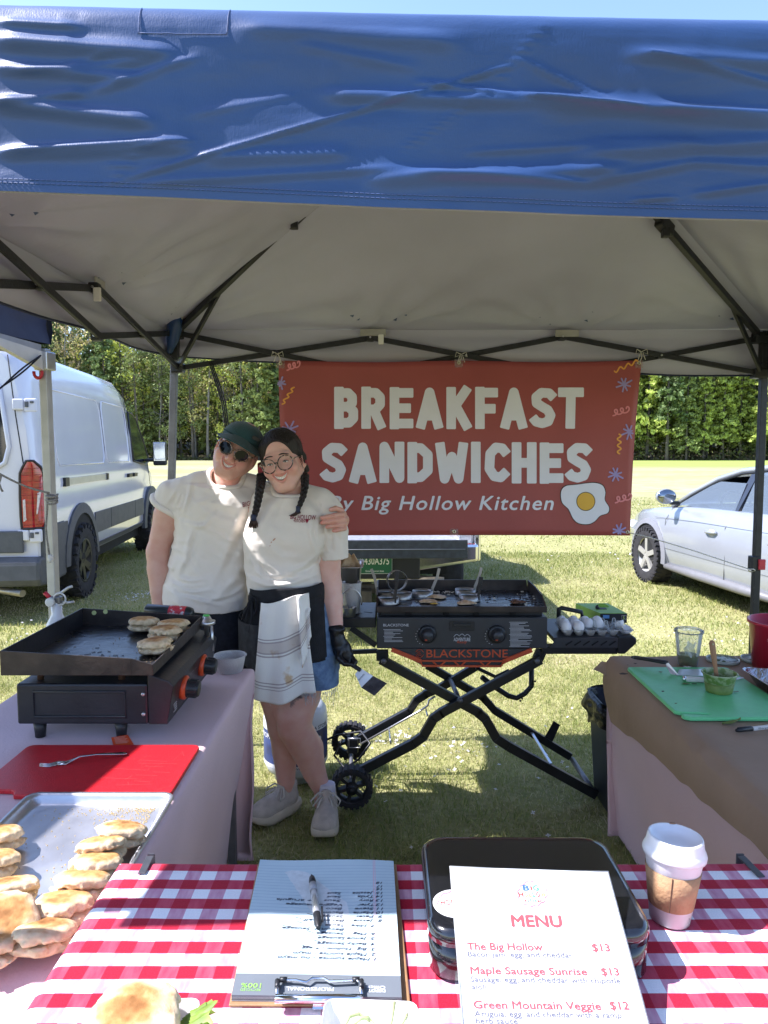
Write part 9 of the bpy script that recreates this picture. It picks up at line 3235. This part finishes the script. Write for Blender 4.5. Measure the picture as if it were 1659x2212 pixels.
# ---- eggs and the glove box on the right shelf
clear=glassy('clear_pet',(.97,.98,.98),.06,.92,1.28)
shell=mat('egg_shell_white',(.80,.79,.80),.45,var=.04,scale=40)
ZS=zs_
TRY=thing('egg_tray','clear plastic egg tray on the right shelf of the big griddle','egg tray',(P(1285,1376,3.12).x,3.15,ZS))
ex0=P(1226,1374,YC0+.05).x;ex1=P(1350,1374,YC0+.05).x
nx_e,ny_e=6,3
stepx=(ex1-ex0)/(nx_e-1);stepy=.050
cells=[]
tm=MB()
for j in range(ny_e):
 for i in range(nx_e):
  c=Vector((ex0+i*stepx,YC0+.052+j*stepy,ZS+.001))
  cells.append(c)
  me_=MB().lathe([(.010,0),(.014,.0),(.0225,.020),(.0245,.027),(.0237,.027),(.0135,.001),(.010,.001)],14,M=Matrix.Translation(c),caps=False)
  me_.build('egg_cup',clear,TRY)
W3=(nx_e-1)*stepx+.06;D3=(ny_e-1)*stepy+.058
cx3,cy3=(ex0+ex1)/2,YC0+.052+stepy
MB().tube([Vector((cx3+x,cy3+y,ZS+.028)) for x,y in rrect(W3,D3,.012,3)],.0022,5,closed=True).build('rim',clear,TRY)
for j in range(2):
 for i in range(nx_e-1):
  if i>1 or j==1:
   c=Vector((ex0+(i+.5)*stepx,YC0+.052+(j+.5)*stepy,ZS+.026))
   MB().lathe([(.012,0),(.0075,.028),(.005,.034),(0,.035)],12,M=Matrix.Translation(c),caps=False).build('spacer_cone',clear,TRY)
eggp=[]
for i in range(17):
 t=i/16;a=math.pi*t
 eggp.append((.0218*math.sin(a)*(1-.10*math.cos(a)),.0285-.0285*math.cos(a)))
egg_me=MB().lathe(eggp,24,caps=False).mesh('egg',shell)
have=[(0,0,'front left corner of the clear tray'),(1,0,'front row second from the left in the tray'),(0,1,'middle row at the left end of the tray'),(0,2,'back row at the left end of the tray'),(1,2,'back row second from the left in the tray'),(2,1,'middle row third from the left in the tray'),(2,2,'back row third from the left in the tray'),(3,2,'back row fourth from the left in the tray'),(3,1,'middle row beside the empty cups in the tray'),(1,1,'middle row second from the left in the tray')]
for k,(i,j,lab) in enumerate(have):
 c=cells[j*nx_e+i]
 o=link('egg',egg_me)
 o.location=(c.x,c.y,c.z+.004)
 o.rotation_euler=(rb3 .normal(0,.12),rb3 .normal(0,.12),rb3 .uniform(0,6))
 o.scale=(1.06,1.06,1.05)
 tag(o,'whole white egg in the '+lab,'egg','eggs in the clear tray')
half_me=MB().lathe([(r_,z_) for r_,z_ in eggp if z_<.034]+[(r_*.96,z_) for r_,z_ in eggp[::-1] if z_<.034 and r_>.003],20,caps=False).mesh('egg_shell',shell)
for k,(i,j,lab) in enumerate(((5,0,'broken white egg shell in the front right cup of the tray'),(5,1,'broken white egg shell in the right cup of the middle row'))):
 c=cells[j*nx_e+i]
 o=link('egg_shell',half_me)
 o.location=(c.x,c.y,c.z+.010+.01*k);o.rotation_euler=(.5-k,.3,k)
 tag(o,lab,'egg shell','broken shells in the clear tray')
gxl,gxr=P(1292,1340,3.36).x,P(1350,1340,3.36).x
GB=thing('glove_box','green and black cardboard box of gloves behind the egg tray','box',((gxl+gxr)/2,3.40,ZS))
green_card=mat('green_card',(.22,.42,.06),.5,var=.2,scale=14);black_card=mat('black_card',(.014,.016,.022),.5)
ztg=P(1320,1325,3.33).z
MB().hexa([(gxl,3.335,ZS+.001),(gxr,3.335,ZS+.001),(gxr-.02,3.56,ZS+.001),(gxl-.055,3.56,ZS+.001)],[(gxl,3.335,ztg),(gxr,3.335,ztg),(gxr-.02,3.56,ztg),(gxl-.055,3.56,ztg)]).build('carton',green_card,GB,bevel=.002)
MB().box(((gxl+gxr)/2,3.332,(ZS+ztg)/2),(gxr-gxl-.002,.004,ztg-ZS-.004)).build('front_panel',black_card,GB)
MB().box((gxl+.028,3.329,ztg-.016),(.030,.003,.016)).build('blue_badge',mat('badge_blue',(.12,.30,.62),.5),GB,bevel=.003)
sbx=gxr-.016
MB().tube([(sbx-.010,3.3285,ztg-.030),(sbx+.010,3.3285,ztg-.030),(sbx+.010,3.3285,ztg-.010),(sbx-.010,3.3285,ztg-.010)],.0010,4,closed=True).build('size_frame',white_plastic,GB)
lx=MB();put_text(lx,'S',(sbx,3.3285,ztg-.0265),(1,0,0),(0,0,1),.013,bold=.03,align='C');lx.build('lettering',mat('lime_print',(.55,.68,.20),.5),GB)
MB().box(((gxl+gxr)/2-.03,3.43,ztg+.0015),(.05,.03,.003)).build('opening',black_card,GB,bevel=.004)
MB().grid(lambda u,v:Vector(((gxl+gxr)/2-.05+.075*u,3.47+.01*math.sin(u*3),ztg+.016*math.sin(v*1.5)*math.sin(u*3.1))),8,4).build('flap',green_card,GB)
gl_=MB().tube([Vector(((gxl+gxr)/2-.045,3.43,ztg)),Vector(((gxl+gxr)/2-.050,3.43,ztg+.012)),Vector(((gxl+gxr)/2-.046,3.43,ztg+.018))],[.010,.008,.004],8).build('glove_tip',black_plastic,GB)
# ---- propane cylinder behind the braided person's legs
tc_=G(637,1684)
PT=thing('propane_tank','white propane tank with blue label standing in the grass behind the crossed legs','gas tank',(tc_.x,tc_.y+.05,0))
R_t=.152
ctr=Vector((tc_.x,tc_.y+.05,0))
tw_=mat('tank_white',(.62,.64,.66),.35,var=.08,scale=6)
MB().lathe([(.10,.0),(.105,.0),(.105,.03),(.12,.035),(R_t*.9,.05),(R_t,.085),(R_t,.30),(R_t*.97,.335),(R_t*.8,.372),(R_t*.45,.392),(0,.396)],40,M=Matrix.Translation(ctr)).build('tank',tw_,PT)
wrap_m=mat('tank_label_blue',(.045,.07,.20),.4,var=.3,scale=12,col2=(.03,.035,.075))
MB().lathe([(R_t+.001,.10),(R_t+.001,.285)],40,M=Matrix.Translation(ctr),caps=False).build('label_sleeve',wrap_m,PT)
MB().lathe([(R_t+.0018,.262),(R_t+.0018,.292)],40,M=Matrix.Translation(ctr),caps=False).build('label_band',tw_,PT)
MB().lathe([(R_t+.0018,.088),(R_t+.0018,.108)],40,M=Matrix.Translation(ctr),caps=False).build('label_band',tw_,PT)
lx=MB()
def curved_text(s,a0,a1,z,cap,m=0,bold=.0,sh=0.0,lift=.0025):
 v,f,w=text_shape(s,bold,sh)
 pts=[]
 for p in v:
  a=a0+(a1-a0)*p[0]/w
  pts.append(ctr+Vector(((R_t+lift+p[2])*math.sin(a),-(R_t+lift+p[2])*math.cos(a),z+p[1]*cap)))
 lx.add(pts,f,m)
curved_text('& FIND A STORE',.15,1.35,.268,.017,1,.012)
curved_text('Blue',-.1,1.0,.200,.050,0,.05,.2);curved_text('Rhino',-.3,1.02,.138,.050,0,.05,.2)
curved_text('NET WEIGHT 15 LB',-.2,.9,.092,.010,1,.0)
curved_text('PROPANE',-1.3,-.4,.225,.022,0,.02)
lx.build('lettering',[mat('label_white_print',(.70,.71,.72),.5),mat('label_black_print',(.03,.03,.04),.5)],PT)
cg=MB()
for a0 in(0.5,2.6,4.7):
 cg.bar(ctr+Vector((.085*math.cos(a0),.085*math.sin(a0),.375)),ctr+Vector((.085*math.cos(a0),.085*math.sin(a0),.45)),.05,.004,Vector((math.cos(a0),math.sin(a0),0)))
cg.tube([ctr+Vector((.088*math.cos(a),.088*math.sin(a),.452)) for a in np.linspace(0,6.283,33)[:-1]],.006,6,closed=True)
cg.build('collar',tw_,PT)
MB().lathe([(.016,.39),(.016,.42),(.024,.425),(.024,.44),(0,.442)],14,M=Matrix.Translation(ctr)).build('valve',mat('valve_brass',(.5,.38,.16),.35,.8),PT)
# ================================================================ right table
GB0=thing('cutting_board','bright green plastic cutting board on the brown paper','cutting board',(1.09,2.38,TZ))
BZ=TZ+.0065
gw_,gh_=.375,.515
pts_=rrect(gw_,gh_,.018,5)
q12=pts_[:12];q4=pts_[18:]
W2,H2=gw_/2,gh_/2
polyg=q12+[(-W2,-H2+.058),(-W2+.018,-H2+.044),(-W2+.075,-H2+.040),(-W2+.098,-H2+.034),(-W2+.100,-H2+.026),(-W2+.086,-H2+.023),(-W2+.03,-H2+.029),(-W2+.010,-H2+.030),(-W2+.010,-H2+.012),(-W2+.028,-H2)]+q4
gbm=mat('green_board_plastic',(.165,.62,.26),.38,var=.06,scale=40,bump=.12,bscale=300)
MB().prism(polyg,BZ,BZ+.013,M=Matrix.Translation((1.094,2.39,0))@Matrix.Rotation(RAD(-.5),4,'Z')).build('board',gbm,GB0,bevel=.004)
BT=BZ+.0135
TU=thing('turner','long steel turner with black handle resting on the green board','spatula',G(1440,1432,TZ+.05))
ha=P(1366,1419,2.70);hb=P(1440,1431,2.58)
MB().tube([ha,ha.lerp(hb,.12),ha.lerp(hb,.5),ha.lerp(hb,.9),hb],[.008,.012,.011,.013,.010],12,squash=.6).build('handle',black_plastic,TU)
MB().tube([ha.lerp(hb,.03)+Vector((.006*math.cos(a),-.012,.003*math.sin(a))) for a in np.linspace(0,6.28,12)[:-1]],.0012,4,closed=True).build('hanging_hole',mat('grey_ring',(.2,.2,.2),.5),TU)
blk=[P(1436,1432,2.585),P(1444,1432,2.575),G(1466,1459,BT+.001),G(1449,1456,BT+.001)]
plate(MB(),blk).build('neck',MATS['satin_steel'],TU)
bl_=[G(1461,1459,BT+.002),G(1530,1461,BT+.002),G(1528,1446,BT+.002),G(1468,1446,BT+.002)]
plate(MB(),bl_).build('blade',MATS['satin_steel'],TU)
KN=thing('knife','white handled kitchen knife lying beside the turner on the green board','knife',G(1500,1466,BT))
k0,k1=G(1474,1466,BT+.010),G(1545,1470,BT+.010)
MB().tube([k0 .lerp(k1,.06),k0 .lerp(k1,.2),k0 .lerp(k1,.6),k1],[.0095,.0105,.010,.009],12).build('handle',white_plastic,KN)
MB().tube([k0,k0 .lerp(k1,.02),k0 .lerp(k1,.10)],[.006,.0095,.0105],12).build('end_cap',chrome,KN)
kt=G(1607,1464,BT+.004)
MB().hexa([k1+Vector((0,-.010,-.006)),kt+Vector((0,-.002,-.001)),kt+Vector((0,.0,-.001)),k1+Vector((0,-.008,-.006))],[k1+Vector((0,.012,-.005)),kt+Vector((0,.006,0)),kt+Vector((0,.008,0)),k1+Vector((0,.014,-.005))]).build('blade',MATS['satin_steel'],KN)
sauce=mat('green_herb_sauce',(.15,.225,.045),.4,scale=60,col2=(.10,.165,.03),bump=.3)
sauce2=mat('olive_dressing',(.42,.42,.16),.35,var=.2,scale=40)
smear=mat('sauce_smeared_plastic',(.36,.42,.24),.3,scale=45,col2=(.14,.22,.05),lo=.45,hi=.55)
DC=thing('deli_container','clear container of green herb sauce with a wooden spoon on the green board','container',G(1562,1490,BT))
dcc=G(1562,1500,BT+.001)
dcc=Vector((dcc.x,dcc.y+.03,BT+.001))
deli(DC,dcc,.040,.0545,.066,smear,None)
MB().lathe([(0,.001),(.0405,.0005),(.0468,.033),(.03,.034),(0,.033)],32,M=Matrix.Translation(dcc)).build('contents',sauce,DC)
MB().lathe([(.0412,.001),(.0473,.034),(.0476,.034),(.0414,.001)],32,M=Matrix.Translation(dcc),caps=False).build('sauce_wall',sauce,DC)
WS=thing('wooden_spoon','flat wooden spoon standing in the green herb sauce','spoon',dcc)
wa,wb=P(1537,1383,dcc.y+.01),dcc+Vector((-.008,.0,.042))
woodm=mat('pale_wood',(.40,.23,.12),.7,scale=30,col2=(.30,.16,.08),stretch=(1,1,.15),bump=.2)
MB().tube([wa,wa.lerp(wb,.06),wa.lerp(wb,.4),wa.lerp(wb,.7),wb],[.005,.0105,.010,.007,.008],12,squash=.45).build('handle',woodm,WS)
MB().lathe([(0,0),(.0028,0),(.0028,.001),(0,.001)],10,M=TR(wa.lerp(wb,.09)+Vector((0,-.006,0)),rx=RAD(90))).build('hanging_hole',mat('hole_straw',(.5,.5,.3),.8),WS)
TC=thing('deli_container','tall clear cup a third full of olive dressing on the brown paper','container',G(1489,1440,TZ))
tcc=G(1489,1438,TZ+.007)
tcc=Vector((tcc.x,tcc.y+.015,TZ+.007))
deli(TC,tcc,.0365,.051,.132,clear,None)
MB().lathe([(0,.002),(.036,.002),(.0405,.040),(.02,.041),(0,.041)],30,M=Matrix.Translation(tcc)).build('contents',sauce2,TC)
MB().lathe([(.049,.130),(.053,.128),(.0535,.136),(.048,.139),(.015,.138),(0,.138)],30,M=Matrix.Translation(tcc),caps=False).build('lid',clear,TC)
MB().grid(lambda u,v:tcc+Vector((-.012+.036*(u-.5)+.004*math.sin(v*9),-.040+.006*math.sin(u*8+v*5)-.006*v,.045+.055*v+.006*math.sin(u*7))),12,12).build('film_residue',glassy('milky_film',(.80,.82,.80),.2,.45),TC)
def lid_thing(x,y,lab,r,m_in):
 c=G(x,y,TZ+.007)
 t=thing('container_lid',lab,'lid',(c.x,c.y,TZ+.007),group='sauce stained lids')
 MB().lathe([(r,0),(r+.002,.004),(r+.001,.011),(r-.002,.012),(r-.004,.006),(0,.005)],34,M=Matrix.Translation((c.x,c.y,TZ+.007))).build('lid',glassy('lid_plastic',(.80,.84,.72),.2,.45),t)
 MB().lathe([(0,.0055),(r-.006,.0065),(r-.005,.0068),(0,.0072)],30,M=Matrix.Translation((c.x,c.y,TZ+.007))).build('sauce_smear',m_in,t)
smear2=mat('lid_smear',(.55,.62,.58),.35,scale=55,col2=(.06,.11,.04),lo=.44,hi=.50)
lid_thing(1561,1428,'lid smeared with green sauce behind the wooden spoon',.060,smear2)
lid_thing(1636,1427,'pale lid lying in front of the red bucket',.060,mat('lid_smear_pale',(.50,.50,.46),.35,scale=40,col2=(.14,.15,.09),lo=.40,hi=.55))
AT=thing('foil_tray','crinkled aluminium foil tray at the right edge of the brown paper','tray',(1.42,2.45,TZ))
foil=mat('foil',(.72,.73,.74),.2,1.0,var=.1,scale=25,bump=.5,bscale=60)
a0_=G(1601,1445,TZ+.052)
def frect(w,d,z,cr=.035):
 return[(a0_.x+.165+x,a0_.y-.12+y+.005*math.sin(x*130)*0,z+.0015*math.sin(x*240+y*190)) for x,y in rrect(w,d,cr,6)]
ringstack([frect(.33,.26,TZ+.053),frect(.335,.265,TZ+.055),frect(.315,.245,TZ+.052),frect(.27,.20,TZ+.010),frect(.26,.19,TZ+.008)],False,True).build('tray',foil,AT)
RBk=thing('bucket','red plastic sanitiser bucket at the far right of the right table','bucket',(1.44,2.66,TZ))
lft=P(1624,1341,2.68)
rbm=mat('red_bucket_plastic',(.46,.012,.035),.35,var=.08,coat=.2)
rr1,rr0=.125,.105
bc_=Vector((lft.x+rr1,2.68,TZ+.007))
hB=lft.z-bc_.z
MB().lathe([(0,.002),(rr0,.0),(rr1-.003,hB*.93),(rr1+.004,hB*.94),(rr1+.004,hB),(rr1-.002,hB),(rr0-.004,.006),(0,.006)],44,M=Matrix.Translation(bc_)).build('pail',rbm,RBk)
lx=MB()
def btext(s,a0,a1,z,cap,m=0,bold=0.0):
 v,f,w=text_shape(s,bold)
 rr=rr0+(rr1-rr0)*z/hB+.0012
 lx.add([bc_+Vector(((rr+p[2])*math.sin(a0+(a1-a0)*p[0]/w),-(rr+p[2])*math.cos(a0+(a1-a0)*p[0]/w),z+p[1]*cap)) for p in v],f,m)
btext('Desinfectante',-.95,.0,hB*.58,.010,0,.02);btext('Sanitizer',-.98,-.3,hB*.66,.010,0,.0);btext('para superficies',-.95,.0,hB*.46,.006);btext('de contacto',-.93,-.3,hB*.40,.006);btext('#Cleanpail',-.92,-.2,hB*.22,.010,0,.02)
lx.build('lettering',mat('bucket_print',(.70,.52,.55),.5),RBk)
lab_=MB().grid(lambda u,v:bc_+Vector(((rr0+(rr1-rr0)*(.45+.35*v)+.0015)*math.sin(-.72+.9*u+.12*(1-v)),-(rr0+(rr1-rr0)*(.45+.35*v)+.0015)*math.cos(-.72+.9*u+.12*(1-v)),hB*(.45+.35*v))),14,6)
lab_.build('label',mat('bucket_label',(.70,.70,.68),.5,scale=60,col2=(.45,.50,.48)),RBk)
MK=thing('marker','black capped marker pen with white barrel on the brown paper','marker',G(1620,1577,TZ+.007))
m0,m1=G(1590,1578,TZ+.014),G(1730,1562,TZ+.014)
mt_=lambda t:m0 .lerp(m1,t)
MB().tube([mt_(0),mt_(.03),mt_(.24)],[.004,.0062,.0072],14).build('cap',black_plastic,MK)
MB().tube([mt_(.02)+Vector((0,0,.007)),mt_(.22)+Vector((0,0,.008))],.0018,6).build('pocket_clip',black_plastic,MK)
MB().tube([mt_(.24),mt_(.9),mt_(1)],[.0064,.0064,.005],14).build('barrel',white_plastic,MK)
lx=MB();put_text(lx,'Sharpie',mt_(.32)+Vector((0,-.0067,-.0012)),(m1-m0),(0,0,1),.005,width=.04);lx.build('lettering',black_plastic,MK)
lf_m=mat('dry_leaf_scrap',(.06,.035,.028),.7,var=.4);lf_g=mat('green_leaf_scrap',(.16,.20,.05),.6,var=.3)
scr=MB()
for(x,y,w,m_) in((1347,1456,.022,0),(1500,1478,.014,0),(1514,1474,.018,0),(1432,1494,.006,0),(1372,1434,.010,0),(1356,1437,.005,0),(1528,1480,.005,1),(1427,1452,.012,1),(1590,1495,.012,1),(1480,1477,.02,1),(1460,1520,.006,1)):
 onb=x>1400 and y>1446
 c=G(x,y,(BT if onb else TZ+.007)+.0012)
 k=8
 scr.add([c+Vector((w*math.cos(a)*rb3 .uniform(.6,1),w*.55*math.sin(a)*rb3 .uniform(.6,1),rb3 .uniform(0,.003))) for a in np.linspace(0,6.283,k+1)[:-1]],[tuple(range(k))],m_)
so_=scr.build('leaf_scraps',[lf_m,lf_g],kind='stuff')
tag(so_,'small dry leaf scraps on the green board and brown paper','scraps')
gl2=G(1585,1562,TZ+.010)
gleaf=MB()
gleaf.grid(lambda u,v:gl2+Vector((-.035+.06*u,.012*(v-.5)*math.sin(math.pi*min(1,u*1.1))*2+.008*u,.012*u*u+.004*math.sin(v*6))),10,5)
tag(gleaf.build('leaf',lf_g),'wilted olive green leaf at the near edge of the green board','leaf')
# ---- dark bin with a black liner beside the right table
bin_m=mat('slate_bin_plastic',(.030,.040,.060),.45,var=.15,scale=10)
bag_m=mat('black_bin_liner',(.006,.006,.008),.32,var=.3,scale=12,bump=.9,bscale=22,spec=.35)
BN=thing('rubbish_bin','dark slate bin with black liner beside the right table','bin',(1.08,3.08,0))
bl0=G(1309,1786)
bx0_=bl0 .x+.01
def brect(w,d,z):
 return[(bx0_+.17+x,3.09+y,z) for x,y in rrect(w,d,.03,4)]
ztop=P(1307,1535,2.95).z
ringstack([brect(.29,.25,.012),brect(.345,.30,ztop-.02),brect(.36,.315,ztop),brect(.33,.29,ztop),brect(.28,.24,.03)],True,True).build('pail',bin_m,BN)
def liner(u,v):
 a=u*2*math.pi
 w,d=.185,.165
 c=Vector((bx0_+.17,3.09,0))
 ca,sa=math.cos(a),math.sin(a)
 q=(abs(ca)**4+abs(sa)**4)**-.25
 puff=1+(.10+.12*float(vnoise(np.array([ca*2.2,sa*2.2,v*2+1]))))*math.sin(math.pi*min(1,v*1.15))+.04*float(vnoise(np.array([ca*7,sa*7,v*6.])))
 z=ztop+.015-.125*v-.03*v*float(vnoise(np.array([ca*2,sa*2,5.])))
 if v<.12:
  z=ztop+.015-.04*(1-v/.12);puff=.93+.07*v/.12
 return c+Vector((ca*q*w*puff,sa*q*d*puff,z))
lo_=MB().grid(liner,72,26).build('liner',bag_m,BN)
tf=MB()
c=G(876,1842)
for i in range(46):
 p=c+Vector((rb3 .normal(0,.03),rb3 .normal(0,.03),0));d=Vector((rb3 .normal(0,.03),rb3 .normal(0,.02),rb3 .uniform(.03,.075)))
 tf.tube([p,p+d*.6,p+d+Vector((d.x*.5,d.y*.5,-.005))],[.0018,.0014,.0004],4,caps=False)
tfo=tf.build('grass_tuft',mat('sunlit_grass_tone',(.36,.36,.13),.7,var=.3),kind='stuff')  # pale colour stands in for sun falling on this one tuft
tag(tfo,'tuft of taller grass coloured pale as if sunlit behind the gingham table','grass')
